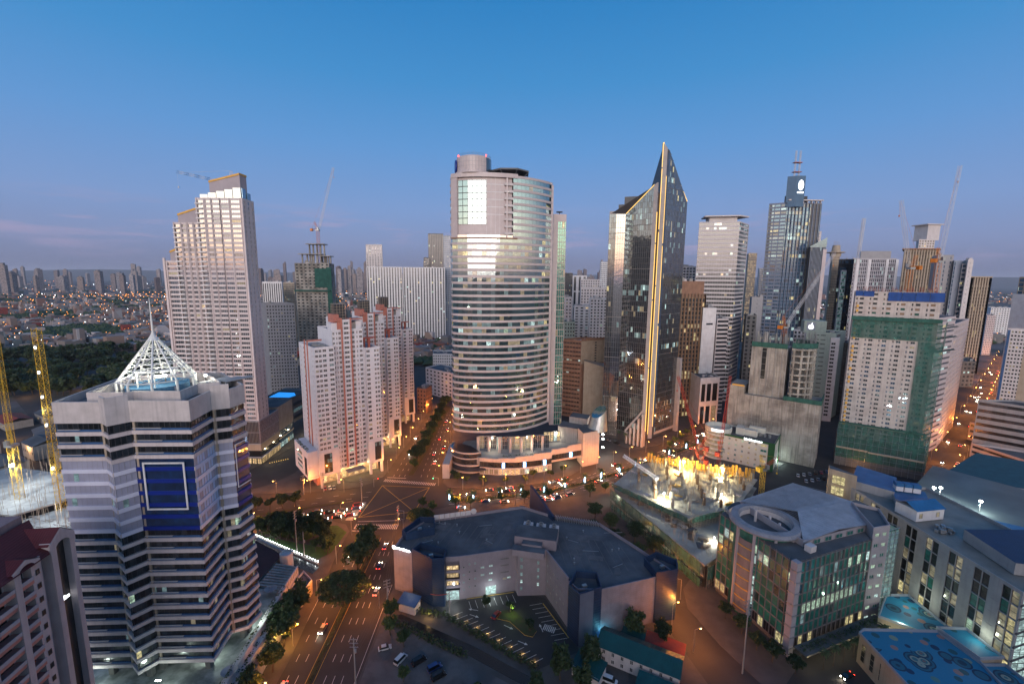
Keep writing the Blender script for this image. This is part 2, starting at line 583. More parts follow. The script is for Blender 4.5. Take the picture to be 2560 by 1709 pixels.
def put_panes(root, panes, glassm, lits=(), p_lit=.08, frame=None, mx=2, mz=1, fw=.09, cap=300, rg=None, name='window', litrun=0, stuffname='windows'):
 """Windows: the nearest `cap` as objects of their own that share meshes, the rest joined."""
 rg = rg or rnd
 fl = {}
 ps = sorted(panes, key=lambda p: p[0] ** 2 + p[1] ** 2 + (p[2] - H) ** 2)
 rest = {}
 for i, (x, y, z, w, h, a, tag) in enumerate(ps):
  g = glassm[tag] if isinstance(glassm, dict) else glassm
  kf = fl.setdefault((round(z), tag), rg.choice((.15, .2, .3, .5, .8, 3.2))) if p_lit < .35 else 1
  mat = pick(rg, lits) if lits and rg.random() < p_lit * kf else (pick(rg, g) if isinstance(g, (list, tuple)) else g)
  if i < cap:
   hang(name, win_mesh(w, h, mat, frame, mx, mz, fw), root, (x, y, z), a)
  else:
   rest.setdefault(mat, []).append((x, y, z, w, h, a))
 if rest:
  b = MB()
  mats = list(rest)
  if frame and frame not in mats:
   mats.append(frame)
  for k, mat in enumerate(mats):
   for x, y, z, w, h, a in rest.get(mat, ()):
    ca, sa = math.cos(a) * w / 2, math.sin(a) * w / 2
    nx, ny = math.sin(a), -math.cos(a)
    b.poly(((x - ca, y - sa, z - h / 2), (x + ca, y + sa, z - h / 2), (x + ca, y + sa, z + h / 2), (x - ca, y - sa, z + h / 2)), k)
    if frame and cap:
     f = mats.index(frame)
     for q in range(mx + 1):
      t = -1 + 2 * q / mx
      t = max(min(t, 1 - fw / w), -1 + fw / w)
      c1, c2 = (t - fw / w), (t + fw / w)
      o = .07
      b.poly(((x + ca * c1 + nx * o, y + sa * c1 + ny * o, z - h / 2), (x + ca * c2 + nx * o, y + sa * c2 + ny * o, z - h / 2),
        (x + ca * c2 + nx * o, y + sa * c2 + ny * o, z + h / 2), (x + ca * c1 + nx * o, y + sa * c1 + ny * o, z + h / 2)), f)
  b.build(stuffname, mats, root, kind='stuff')

LT = [(MT['l_warm'], 3), (MT['l_yel'], 3), (MT['l_cool'], 3), (MT['l_green'], 2), (MT['l_dim'], 6), (MT['l_dimc'], 5)]

def rail(mb, pts, z, h=1.0, m=0, r=.04, step=2.5, closed=False):
 q = list(pts) + ([pts[0]] if closed else [])
 for a, b in zip(q, q[1:]):
  a, b = V2(a), V2(b)
  mb.tube((a.x, a.y, z + h), (b.x, b.y, z + h), r, 4, m)
  mb.tube((a.x, a.y, z + h * .5), (b.x, b.y, z + h * .5), r * .7, 4, m)
  k = max(1, int((b - a).length / step))
  for i in range(k + 1):
   p = a.lerp(b, i / k)
   mb.tube((p.x, p.y, z), (p.x, p.y, z + h), r, 4, m)

def parapet(mb, pts, z, h=1.1, t=.3, m=0):
 n = len(pts)
 inn = inset(pts, t)
 for i in range(n):
  a, b, c, d = pts[i], pts[(i + 1) % n], inn[(i + 1) % n], inn[i]
  mb.poly(((a[0], a[1], z), (b[0], b[1], z), (b[0], b[1], z + h), (a[0], a[1], z + h)), m)
  mb.poly(((c[0], c[1], z), (d[0], d[1], z), (d[0], d[1], z + h), (c[0], c[1], z + h)), m)
  mb.poly(((a[0], a[1], z + h), (b[0], b[1], z + h), (c[0], c[1], z + h), (d[0], d[1], z + h)), m)

# ------------------------------------------------------------------ lamps and plants
_ld = {}

def lamp(kind, loc, e, c=(1, .55, .16), r=.3, root=None, spot=None, rot=None):
 key = (kind, e, c, r, spot)
 d = _ld.get(key)
 if d is None:
  d = bpy.data.lights.new('lamp_light', kind)
  d.energy, d.color = e, c
  d.shadow_soft_size = r
  if kind == 'SPOT':
   d.spot_size, d.spot_blend = spot, .6
  _ld[key] = d
 o = bpy.data.objects.new('lamp_light', d)
 COL.objects.link(o)
 if root is not None:
  o.parent = root['ob']
  a = root['at']
  loc = (loc[0] - a[0], loc[1] - a[1], loc[2] - a[2])
 o.location = loc
 if rot:
  o.rotation_euler = rot
 return o

def leafmat(name, c, c2):
 m, t, b = newmat(name)
 r1 = ramp(t, [(.35, (0, 0, 0)), (.65, (1, 1, 1))])
 t.links.new(pos_noise(t, .9, detail=3.0), r1.inputs[0])
 col = mixc(t, r1.outputs[0], c, c2)
 hs = N(t, 'ShaderNodeHueSaturation')
 oi = N(t, 'ShaderNodeObjectInfo')
 t.links.new(M(t, 'MULTIPLY_ADD', oi.outputs['Random'], .8, .6), hs.inputs['Value'])
 t.links.new(M(t, 'MULTIPLY_ADD', oi.outputs['Random'], -.05, .525), hs.inputs['Hue'])
 t.links.new(col, hs.inputs['Color'])
 t.links.new(hs.outputs[0], b.inputs['Base Color'])
 b.inputs['Roughness'].default_value = .6
 tr = N(t, 'ShaderNodeBsdfTranslucent')
 t.links.new(hs.outputs[0], tr.inputs[0])
 mx = N(t, 'ShaderNodeMixShader')
 mx.inputs[0].default_value = .3
 t.links.new(b.outputs[0], mx.inputs[1])
 t.links.new(tr.outputs[0], mx.inputs[2])
 t.links.new(mx.outputs[0], t.nodes['Material Output'].inputs[0])
 return m

MT['leaf'] = leafmat('tree_leaves', (.045, .085, .022), (.075, .11, .03))
MT['leafd'] = leafmat('dark_tree_leaves', (.028, .055, .018), (.05, .08, .028))
MT['palm'] = leafmat('palm_fronds', (.04, .075, .03), (.07, .10, .045))
MT['bark'] = paint('bark', (.10, .075, .055), (.06, .045, .035), streak=.3, scale=1.5, rough=.95)
MT['grass'] = paint('grass', (.05, .11, .025), (.035, .075, .02), streak=0, scale=.5, rough=.95)

def leaf(mb, c, s, rg):
 a = Vector((rg.gauss(0, 1), rg.gauss(0, 1), rg.gauss(0, 1))).normalized()
 b = a.orthogonal().normalized()
 d = a.cross(b)
 b, d = b * s * rg.uniform(.5, .9), d * s * rg.uniform(.35, .6)
 mb.poly((c - b, c - d, c + b, c + d))

def hedge(A, B, z, h, w, root=None, off=0.0, name='hedge', mat=None, dens=5.0, leafsize=.42, **props):
 A, B = V2(A), V2(B)
 l = (B - A).length
 u = (B - A) / l
 n = Vector((u.y, -u.x, 0))
 mb = MB()
 rg = random.Random(int(l * 97 + A.x * 31))
 for k in range(int(l * dens * max(w, 1))):
  s = rg.random()
  hh = h * (1 + .35 * math.sin(s * l * 1.3 + A.x) * rg.random())
  c = A + u * (s * l) + n * (rg.uniform(-.5, .5) * w + off) + Vector((0, 0, z + hh * rg.random() ** .6))
  leaf(mb, c, leafsize * rg.uniform(.7, 1.4), rg)
 return mb.build(name, mat or MT['leafd'], root, **props)

def branch(mb, p, q, r, r2):
 mb.tube(p, q, r, 6, 0, r2)

def make_tree(name, label, seed, h, rx, rz, nclump, nleaf, trunk, mat, flat=False, leafsize=.6, forks=5, tr=.22):
 rg = random.Random(seed)
 t = thing(name, label, 'tree', (0, 0, 0))
 tb, cb = MB(), MB()
 f = Vector((rg.uniform(-.3, .3), rg.uniform(-.3, .3), trunk))
 branch(tb, (0, 0, 0), f, tr, tr * .7)
 for k in range(nclump):
  a = 2 * math.pi * (k + rg.random() * .7) / nclump * 2.4
  rr = math.sqrt((k + .6) / nclump)
  if flat:
   c = Vector((math.cos(a) * rx * rr, math.sin(a) * rx * rr, h - rz * (rr ** 2.2) * .9 - rg.random() * rz * .25))
   cr, cz = rx * rg.uniform(.24, .36), rz * rg.uniform(.25, .4)
  else:
   ph = rg.uniform(-.75, 1)
   c = Vector((math.cos(a) * rx * .72 * rr, math.sin(a) * rx * .72 * rr, h - rz + rz * .72 * ph * math.sqrt(max(0, 1 - rr * rr * .6))))
   cr, cz = rx * rg.uniform(.28, .45), rz * rg.uniform(.28, .42)
  if k % max(1, nclump // forks) == 0 or flat and k % 2 == 0:
   mid = f.lerp(c, .55) + Vector((0, 0, -.06 * rz))
   branch(tb, f, mid, tr * .5, tr * .3)
   branch(tb, mid, c, tr * .3, tr * .1)
  for _ in range(nleaf):
   d = Vector((rg.gauss(0, 1), rg.gauss(0, 1), rg.gauss(0, 1)))
   d = d.normalized() * rg.uniform(.45, 1.05)
   leaf(cb, c + Vector((d.x * cr, d.y * cr, d.z * cz)), leafsize, rg)
 tb.build('trunk', MT['bark'], t)
 cb.build('crown', mat, t)
 return t['ob']

def make_palm(name, label, seed, h, nf=26, fl=2.6, tr=.2):
 rg = random.Random(seed)
 t = thing(name, label, 'palm tree', (0, 0, 0))
 b = MB()
 b.lathe((0, 0, 0), [(tr * 1.3, 0), (tr, .6), (tr * .9, h * .6), (tr * .85, h), (.01, h + .1)], 8)
 b.build('trunk', MT['bark'], t)
 c = MB()
 for k in range(nf):
  a = 2.4 * k
  e = 1.15 - 1.5 * k / nf
  l = fl * rg.uniform(.85, 1.1)
  p = Vector((0, 0, h))
  dirn = Vector((math.cos(a), math.sin(a), 0))
  seg = 5
  for s in range(seg):
   e2 = e - .34 * s
   q = p + dirn * (math.cos(e2) * l / seg) + Vector((0, 0, math.sin(e2) * l / seg))
   side = Vector((-dirn.y, dirn.x, 0))
   w0, w1 = .38 * math.sin(math.pi * (s + .25) / (seg + .3)), .38 * math.sin(math.pi * (s + 1.25) / (seg + .3))
   dn = Vector((0, 0, -.14))
   c.poly((p, q, q + side * w1 + dn, p + side * w0 + dn))
   c.poly((q, p, p - side * w0 + dn, q - side * w1 + dn))
   p = q
 c.build('crown', MT['palm'], t)
 return t['ob']

TREE = {
 'round': make_tree('street_tree', 'round leafy street tree', 1, 6.2, 2.3, 2.2, 12, 60, 2.2, MT['leafd'], leafsize=.5),
 'round2': make_tree('street_tree', 'round leafy street tree', 2, 7.5, 2.9, 2.6, 14, 60, 2.6, MT['leaf'], leafsize=.55),
 'loose': make_tree('leafy_tree', 'loose broad leafy tree', 3, 9.0, 4.2, 3.0, 18, 70, 3.2, MT['leafd'], leafsize=.62, tr=.28),
 'tall': make_tree('leafy_tree', 'tall dense leafy tree', 4, 11.0, 3.6, 4.4, 20, 70, 3.0, MT['leafd'], leafsize=.65, tr=.28),
 'wide': make_tree('wide_tree', 'wide umbrella shaped tree', 5, 9.0, 6.8, 3.0, 46, 90, 3.0, MT['leafd'], True, .55, 9, .42),
 'far': make_tree('park_tree', 'dark park tree', 6, 10.0, 5.2, 4.2, 12, 24, 3.0, MT['leafd'], leafsize=1.9, tr=.3),
}
PALMT = make_palm('date_palm', 'date palm', 11, 4.6)
PALM2 = make_palm('tall_palm', 'slim palm', 12, 7.5, 20, 2.4, .16)
_used = set()

def tree(kind, loc, label, sc=1.0, group=None, rg=rnd):
 o = TREE[kind] if kind in TREE else {'palm': PALMT, 'palm2': PALM2}[kind]
 rz = rg.random() * 6.28
 if kind not in _used:
  _used.add(kind)
  o.location, o.rotation_euler.z, o.scale = loc, rz, (sc, sc, sc)
  o['label'] = label
  if group:
   o['group'] = group
  return o
 r = dup(o, loc, rz, sc, label, group)
 if not group and 'group' in r:
  del r['group']
 return r

# ------------------------------------------------------------------ ground, roads, pavements
def structure(name, mb, mats, **kw):
 return mb.build(name, mats, kind='structure', **kw)

m_ground, t_, b_ = newmat('city_ground')
r_ = ramp(t_, [(.36, (.030, .038, .026)), (.5, (.085, .075, .07)), (.62, (.15, .13, .125))])
t_.links.new(pos_noise(t_, .012, detail=9.0, rough=.7), r_.inputs[0])
t_.links.new(r_.outputs[0], b_.inputs['Base Color'])
b_.inputs['Roughness'].default_value = .9
g = MB()
g.lathe((0, 0, 0), [(30000, -.30), (9000, -.30), (900, -.02), (0.01, -.02)], 48)
g.f = [tuple(reversed(f)) for f in g.f]
structure('ground', g, m_ground)

rd = MB()                                    # streets, as one asphalt sheet near the camera
rd.poly([(-420, 90, 0), (420, 90, 0), (560, 520, 0), (420, 620, 0), (-420, 620, 0)])
structure('road', rd, MT['asphalt'])

BL = {
 'park_block': [(-71.5, 95), (-72.5, 130), (-76, 160), (-79.5, 188), (-80, 203), (-84, 209), (-92, 212), (-110, 210), (-132, 202), (-165, 186), (-215, 160), (-215, 95)],
 'condo_block': [(-160, 240), (-125, 241.5), (-104, 245), (-92, 249), (-84, 256), (-80.5, 264), (-78, 345), (-79, 430), (-128, 430), (-140, 330), (-139, 268), (-146, 252)],
 'hotel_block': [(-216, 222), (-184, 242), (-172, 262), (-164, 300), (-156, 345), (-140, 450), (-260, 450), (-300, 300)],
 'tower_block': [(-42, 256), (-38, 250.5), (-18, 249), (3, 252), (23, 258), (38, 267), (50, 281), (58, 296), (60, 312), (52, 340), (20, 440), (-57, 440), (-46, 330), (-42, 280)],
 'spire_block': [(84, 318), (90, 313), (97, 313.5), (112, 322), (150, 349), (190, 385), (215, 420), (150, 470), (60, 420), (66, 350), (76, 330)],
 'storage_block': [(-47, 95), (-47.5, 164), (-52, 195), (-55, 209), (-54, 216), (-48, 222), (-26, 230.5), (12, 237), (36, 240), (51, 244), (64, 257), (84, 276), (150, 322), (205, 368), (214, 350),
                      (205, 300), (150, 262), (120, 230), (69, 181), (62, 170), (57, 160), (56, 152), (57, 144), (62.5, 120), (64, 95)],
 'office_block': [(79.5, 120), (73, 136), (68.5, 153), (71, 164), (78, 172), (120, 214), (160, 240), (200, 205), (152, 165), (118, 146), (100, 133.5), (95, 128), (84, 119)],
}
for nm, pts in BL.items():
 b = MB()
 b.prism(pts, 0.0, 0.13)
 structure('pavement', b, MT['pave'])

mk = MB()                                    # painted markings, 4 mm above the asphalt
ZM = 0.004

def stripe(a, b, w=.15, m=0, dash=0.0, gap=0.0, z=ZM):
 a, b = V2(a), V2(b)
 l = (b - a).length
 if l < .01:
  return
 u = (b - a) / l
 n = Vector((-u.y, u.x, 0)) * (w / 2)
 s = 0.0
 while s < l:
  e = min(l, s + dash) if dash else l
  p, q = a + u * s, a + u * e
  mk.poly([(*(p - n).xy, z), (*(q - n).xy, z), (*(q + n).xy, z), (*(p + n).xy, z)], m)
  s = e + gap if dash else l

def zebra(a, b, length, n, w=.45, m=0):      # bars across the line a->b
 a, b = V2(a), V2(b)
 u = (b - a).normalized()
 v = Vector((-u.y, u.x, 0)) * (length / 2)
 for i in range(n):
  p = a.lerp(b, (i + .5) / n)
  stripe(p - v, p + v, w, m)

LX = lambda p, q, t: (p[0] + (q[0] - p[0]) * t, p[1] + (q[1] - p[1]) * t)
# the avenue that runs away from the camera: lanes left and right of the planted median
for k in (1, 2):
 stripe(LX((-71, 96), (-62.8, 96), k / 3), LX((-78, 200), (-66, 200), k / 3), .16, 0, 3, 5)
for k in (1, 2, 3):
 stripe(LX((-60, 96), (-48, 96), k / 4), LX((-62, 196), (-54.5, 200), k / 4), .16, 0, 3, 5)
stripe((-62.6, 96), (-65.9, 198), .18, 1)
stripe((-60.4, 96), (-62.8, 198), .18, 1)
stripe((-71, 96), (-75.3, 160), .15)
stripe((-48.0, 96), (-48.5, 165), .15)
zebra((-79, 207.5), (-57, 207.5), 4.2, 24)
stripe((-79, 203.6), (-67, 203.6), .45)
stripe((-79, 212), (-57, 213.5), .3)
zebra((-79, 259), (-46, 254), 3.4, 30)
stripe((-78, 263), (-66, 262), .45)
# yellow box and its cross
for a, b in (((-80, 216), (-52, 222)), ((-52, 222), (-49, 250)), ((-49, 250), (-78, 252)), ((-78, 252), (-80, 216)), ((-80, 216), (-49, 250)), ((-52, 222), (-78, 252))):
 stripe(a, b, .3, 1)
for k in (1, 2, 3):
 stripe(LX((-78, 264), (-64, 264), k / 4), LX((-78, 420), (-62, 420), k / 4), .16, 0, 3, 6)
 stripe(LX((-61, 264), (-45, 264), k / 4), LX((-64, 420), (-58, 430), k / 4), .16, 0, 3, 6)
for k in range(1, 6):                        # street to the left
 stripe(LX((-82, 214), (-82, 250), k / 6), LX((-200, 176), (-205, 216), k / 6), .16, 0, 3, 6) if k != 3 else None
zebra((-84, 213), (-83, 232), 4, 20)
stripe((-89, 233), (-196, 198), .2, 1)
PALM = [(-34.7, 234.7), (-21.3, 235.3), (-6.6, 238.4), (5.9, 241.5), (19.7, 244.7), (32.8, 251.0), (45.8, 257.6), (57.2, 264.1), (71, 273), (84, 282), (98, 291.5), (114, 303), (131.1, 315.2), (144.0, 325.2), (166, 342), (190, 362)]
for off in (-7.5, -4.3, 4.3, 7.5):           # lanes either side of the palm median
 for p, q in zip(PALM, PALM[1:]):
  u = (V2(q) - V2(p)).normalized()
  n = Vector((-u.y, u.x, 0)) * off
  stripe(V2(p) + n, V2(q) + n, .16, 0, 3, 5)
for off in (-1.9, 1.9):
 for p, q in zip(PALM, PALM[1:]):
  u = (V2(q) - V2(p)).normalized()
  n = Vector((-u.y, u.x, 0)) * off
  stripe(V2(p) + n, V2(q) + n, .16, 1)
structure('road_markings', mk, [MT['line'], MT['yline']])

def median(name, pts, w, h=.18):
 b = MB()
 n = len(pts)
 L_, R_ = [], []
 for i, p in enumerate(pts):
  a, c = V2(pts[max(0, i - 1)]), V2(pts[min(n - 1, i + 1)])
  u = (c - a).normalized()
  v = Vector((-u.y, u.x, 0)) * (w / 2)
  L_.append(V2(p) + v)
  R_.append(V2(p) - v)
 b.prism(R_ + L_[::-1], 0, h, 0, 1)
 return structure(name, b, [MT['pave'], m_soil])

m_soil = paint('planted_soil', (.035, .05, .02), (.05, .04, .025), streak=0, scale=.6, rough=.95)
median('traffic_island', [(-61.3, 92), (-62.6, 130), (-64, 165), (-64.6, 200)], 1.7)
median('traffic_island', [(-64.0, 266), (-62.5, 300), (-62, 360), (-61, 420)], 3.2)
median('traffic_island', PALM, 3.0)
median('traffic_island', [(-93, 231.5), (-120, 222), (-160, 209), (-200, 196)], 2.0)

# ------------------------------------------------------------------ banded office tower with the lattice pyramid (left)
def banded_tower():
 FP = [(-119.3, 110.9), (-107.7, 111.5), (-104.1, 109.1), (-101.4, 112.9), (-86.0, 113.5), (-87.3, 123.7), (-83.2, 125.8), (-82.4, 131.5), (-100, 148), (-127, 140)]
 z0, fh, nf = 14.0, 3.45, 21
 zt = z0 + nf * fh                        # 86.45
 t = thing('office_tower', 'white banded zigzag office tower with a blue panel and a lattice pyramid on its roof', 'office tower', (-103, 125, 9))
 core = MB()
 core.prism(inset(FP, 1.1), z0 - .4, zt + 4.0, 0, 1, bottom=True)
 for p in inset(FP, 3.5)[::1]:
  core.box((p.x, p.y, 9.05), 1.5, 1.5, 5, 0, 0)
 core.box((-104, 128, 9.05), 22, 14, 5, 0.0, 0)
 core.build('wall', [MT['concd'], MT['roof']], t)
 # wrap colours for the covered floors
 film = paint('lilac_film', (.36, .355, .45), (.30, .295, .38), rough=.35, streak=.05)
 filmw = paint('white_film', (.68, .67, .78), (.62, .60, .72), rough=.35, streak=.05)
 filmb = paint('pale_blue_film', (.42, .52, .72), (.38, .46, .66), rough=.35, streak=.05)
 bdark = glass('navy_glass', (.004, .022, .075), refl=.07, tint=(.7, .85, 1))
 band = paint('pinkish_white_band', (.60, .52, .51), (.53, .45, .45), streak=.3)
 faces = [(i, FP[i], FP[i + 1]) for i in range(7)] + [(7, FP[7], FP[8])]
 npan = [9, 3, 4, 11, 8, 4, 10, 8]
 led = MB()                               # one storey's ledge; the storeys share it
 out_ = inset(FP, -.25)
 inn = inset(FP, 1.0)
 n = len(FP)
 for i in range(n):
  a, b, c, d = out_[i], out_[(i + 1) % n], inn[(i + 1) % n], inn[i]
  led.poly(((a.x, a.y, 0), (b.x, b.y, 0), (b.x, b.y, 1.02), (a.x, a.y, 1.02)))
  led.poly(((a.x, a.y, 1.02), (b.x, b.y, 1.02), (c.x, c.y, 1.02), (d.x, d.y, 1.02)))
  led.poly(((d.x, d.y, 0), (c.x, c.y, 0), (b.x, b.y, 0), (a.x, a.y, 0)))
 me_led = led.mesh('floor_band', [band], t['at'][:2] + (0,))
 blue = MB()                              # glossy blue spandrel above the ledge
 for i, a, b in faces:
  if i in (0, 3, 4, 6):
   blue.slab(a, b, 1.04, 1.58, -.5, -.12, 0)
 for i, a, b in faces[:1] + faces[3:4]:   # the ledge rail that sticks out over part of each front
  A, B = V2(a), V2(b)
  blue.slab(A.lerp(B, .02), A.lerp(B, .5), 1.60, 1.70, -.1, .28, 1)
 me_blue = blue.mesh('spandrel', [MT['gblue'], MT['offwhite']], t['at'][:2] + (0,))
 panes = []
 for k in range(nf):
  z = z0 + k * fh
  wrap = 12 <= k <= 17
  o = hang('floor_band', me_led, t, (t['at'][0], t['at'][1], z))
  if not wrap:
   hang('spandrel', me_blue, t, (t['at'][0], t['at'][1], z))
  for (i, a, b), c in zip(faces, npan):
   A, B = V2(a), V2(b)
   ang = math.atan2((B - A).y, (B - A).x)
   nn = Vector(((B - A).y, -(B - A).x, 0)).normalized()
   for j in range(c):
    p = A.lerp(B, (j + .5) / c) - nn * (.35 if not wrap else .06)
    zb = 1.04 if (wrap or i not in (0, 3, 4, 6)) else 1.56
    tag = 0
    if wrap:
     tag = 3 if i in (3, 6) else (1 if i in (0, 1, 2, 5) else 2)
    panes.append((p.x, p.y, z + (zb + fh) / 2, (B - A).length / c, fh - zb, ang, tag))
 put_panes(t, [p for p in panes if p[6] == 0], [(MT['g_black'], 5), (MT['g_dark'], 3)], [(MT['l_dim'], 5), (MT['l_green'], 1), (MT['l_yel'], .6), (MT['l_dimc'], 4)], .06, MT['dark'], 1, 1, .07, 210)
 put_panes(t, [p for p in panes if p[6] == 3], bdark, (), 0, None, cap=60)
 put_panes(t, [p for p in panes if p[6] in (1, 2)], {1: [(film, 1)], 2: [(filmb, 3), (film, 2)]}, [(MT['l_dimc'], 1)], .01, MT['grey'], 1, 1, .035, 90, stuffname='film_panels')
 # the covered bands: white to the left, blue on the middle and right faces
 for k in range(12, 18):
  z = z0 + k * fh
  for (i, a, b), c in zip(faces, npan):
   w = MB()
   w.slab(a, b, z - .01, z + 1.06, -.3, .29)
   m = MT['blue'] if i in (3, 6) else (filmw if i in (0, 1, 2, 5) else (filmb if k % 2 else filmw))
   w.build('band_cover', m, t)
 A, B = V2(FP[3]), V2(FP[4])
 zb, zu = z0 + 13.75 * fh, z0 + 17.72 * fh
 for q, r, y0, y1 in ((.13, .845, zb, zb + .45), (.13, .845, zu - .45, zu), (.13, .16, zb + .45, zu - .45), (.815, .845, zb + .45, zu - .45)):
  fr = MB()                            # the white outline on the blue panel
  fr.slab(A.lerp(B, q), A.lerp(B, r), y0, y1, .3, .5)
  fr.build('panel_outline', MT['white'], t)
 A, B = V2(FP[6]), V2(FP[7])
 for q, r, y0, y1 in ((.05, .95, zb, zb + .3), (.05, .95, zu - .3, zu), (.05, .08, zb + .3, zu - .3)):
  fr = MB()
  fr.slab(A.lerp(B, q), A.lerp(B, r), y0, y1, .3, .5)
  fr.build('panel_outline', MT['white'], t)
 # corner recesses with a column, upper and lower storeys
 col = MB()
 for i in (1, 3, 5):
  p = V2(FP[i])
  col.box((p.x + (.6 if i != 1 else -.2), p.y + .35, z0), .6, .6, zt - z0)
 col.build('corner_column', MT['tan'], t)
 # roof: parapets, deck, tank, clutter
 pp = paint('parapet_panel', (.56, .50, .49), (.46, .41, .40), streak=.35, scale=.35)
 for i in range(n):
  a, b = out_[i], out_[(i + 1) % n]
  w = MB()
  up = 1.6 if i in (1, 2, 5) else 0
  w.slab(a, b, zt, 92.2 + up, -.45, 0, back=True)
  w.build('parapet', pp, t)
 IN = inset(FP, 5.0)
 w = MB()
 for i in range(n):
  w.slab(IN[i], IN[(i + 1) % n], zt + 4.0, 93.4, -.4, 0, back=True)
 w.build('inner_parapet', pp, t)
 C = Vector((-104.6, 127.0, 90.5))
 tk = MB()
 tk.lathe(C, [(7.6, 0), (7.6, 3.0), (7.2, 3.0), (7.2, 2.4), (0.01, 2.4)], 28)
 tk.build('water_tank', paint('blue_tank_paint', (.05, .15, .27), (.04, .12, .22), streak=.4), t)
 cl = MB()
 for q in range(9):
  cl.box((-92 + rnd.uniform(-3, 5), 133 + rnd.uniform(-6, 9), 90.45), rnd.uniform(1, 3), rnd.uniform(1, 2.5), rnd.uniform(.6, 1.8), rnd.random())
 cl.tube((-95, 121, 90.4), (-95, 121, 94), .1)
 for q in range(3):
  cl.slab((-96 + q * 3, 131 + q), (-92 + q * 3, 139 + q), 92.6, 92.9, 0, 2.4)
 cl.build('roof_plant', MT['grey'], t)
 # lattice pyramid
 py = thing('lattice_pyramid', 'floodlit white steel lattice pyramid with a spire on the tower roof', 'roof structure', (C.x, C.y, 90.5))
 K, RR, zr, za = 10, 9.3, 95.2, 108.2
 ring = [Vector((C.x + RR * math.cos(2 * math.pi * (k + .35) / K), C.y + RR * math.sin(2 * math.pi * (k + .35) / K), zr)) for k in range(K)]
 apex = Vector((C.x, C.y, za))
 for k in range(K):
  b = MB()
  p = ring[k]
  b.tube((p.x, p.y, 90.4), p, .34, 6)
  b.build('post', MT['steel'], py)
  b = MB()
  b.tube(p, apex, .26, 6, 0, .2)
  b.build('rafter', MT['steel'], py)
  for j in range(7):
   s0 = j / 8.2
   a, c = ring[k].lerp(apex, s0), ring[(k + 1) % K].lerp(apex, s0)
   b = MB()
   b.tube(a, c, .2 if j == 0 else .14, 4)
   if j < 6:
    s1 = (j + 1) / 8.2
    d = ring[(k + (j + k) % 2) % K].lerp(apex, s0)
    e = ring[(k + 1 - (j + k) % 2) % K].lerp(apex, s1)
    b.tube(d, e, .09, 4)
   b.build('purlin', MT['steel'], py)
 b = MB()
 b.lathe((C.x, C.y, za - 1.9), [(1.5, 0), (.5, 1.8), (.38, 2.2)], 10)
 b.build('cap', MT['steel'], py)
 b = MB()
 b.tube((C.x, C.y, za), (C.x, C.y, 118.6), .33, 6, 0, .08)
 b.build('spire', MT['steel'], py)
 b = MB()                                 # inner frame
 for k in range(0, K, 2):
  q = C.lerp(ring[k], .5)
  b.tube((q.x, q.y, 90.5), (q.x, q.y, 97.5), .2, 5)
  q2 = C.lerp(ring[(k + 2) % K], .5)
  b.tube((q.x, q.y, 97.5), (q2.x, q2.y, 97.5), .16, 4)
  b.tube((q.x, q.y, 97.5), (ring[k].x, ring[k].y, zr), .12, 4)
 b.build('inner_frame', MT['steel'], py)
 for (x, y, z, e) in ((C.x - 2.5, C.y - 5.5, 96.4, 9000), (C.x + 3.5, C.y - 1.5, 96.2, 6500), (C.x + 9.6, C.y + 6.5, 94.6, 3500), (C.x - 8.8, C.y + 9.5, 93.4, 2500), (C.x - 3, C.y + 3, 92.6, 5500)):
  f = thing('floodlight', 'white floodlight burning on the roof beside the lattice pyramid', 'floodlight', (x, y, z - .6), 'floodlights of the lattice pyramid')
  b = MB()
  b.box((x, y, z - 2.2), .25, .25, 1.8)
  b.build('stand', MT['dark'], f)
  b = MB()
  b.lathe((x, y, z - .3), [(.02, -.2), (.42, 0), (.42, .3), (.02, .5)], 8)
  b.build('lamp', MT['w_white'], f)
  lamp('POINT', (x, y, z), e * .6, (1.0, .96, .74), .5, f)
 # podium under the tower with planted terraces on the street side
 po = thing('podium', 'low planted podium below the banded tower beside the avenue', 'podium', (-100, 130, 0))
 PD = [(-150, 96), (-80.6, 96), (-82.4, 115), (-86.6, 149), (-97, 152), (-150, 160)]
 b = MB()
 b.prism(PD, 0, 9, 0, 1)
 b.build('deck', [MT['conc'], paint('wet_deck', (.30, .31, .30), (.14, .15, .145), rough=.4, streak=0, scale=.3, lo=.4, hi=.6)], po)
 for k in range(3):                       # stepped planters
  o = 1.7 * k
  A, B = (-81.2 + o, 96), (-85.4 + o, 150 - 2 * k)
  b = MB()
  b.slab(B, A, 0, 10.1 - 2.4 * k, -.05 - 1.6, .0, back=True)
  b.build('planter_wall', MT['offwhite'] if k < 2 else MT['conc'], po)
  hedge(A, B, 10.1 - 2.4 * k, 1.1, 1.0, po, off=.8)
 for x, y in ((-98, 108), (-118, 108), (-90, 118), (-84.8, 133)):
  lamp('POINT', (x, y, 12.6), 900, (.80, 1.0, .86), .6, po)
  b = MB()
  b.box((x, y, 13.1), 1.4, .3, .12)
  b.build('ceiling_lamp', MT['w_white'], po)
 for x, y in ((-88.5, 148), (-81.9, 113.5)):
  d = thing('satellite_dish', 'grey satellite dish on the podium deck ' + ('by the ribbed canopy' if y > 140 else 'above the planted terraces'), 'satellite dish', (x, y, 9))
  b = MB()
  b.lathe((x, y, 10.6), [(.05, -.5), (1.0, -.36), (1.9, .1), (2.15, .35), (1.8, .14), (1.0, -.28), (.05, -.4)], 18)
  b.build('dish', MT['grey'], d)
  b = MB()
  b.tube((x, y, 9), (x, y, 10.2), .18)
  b.tube((x, y, 10.2), (x + .2, y - .5, 12.1), .05)
  b.build('mount', MT['metal'], d)
 # ribbed canopy, drum, flat annex, dark roof between the tower and the park
 an = thing('annex', 'ribbed concrete canopy with a round stair drum beside the park wall', 'annex', (-90, 158, 0))
 b = MB()
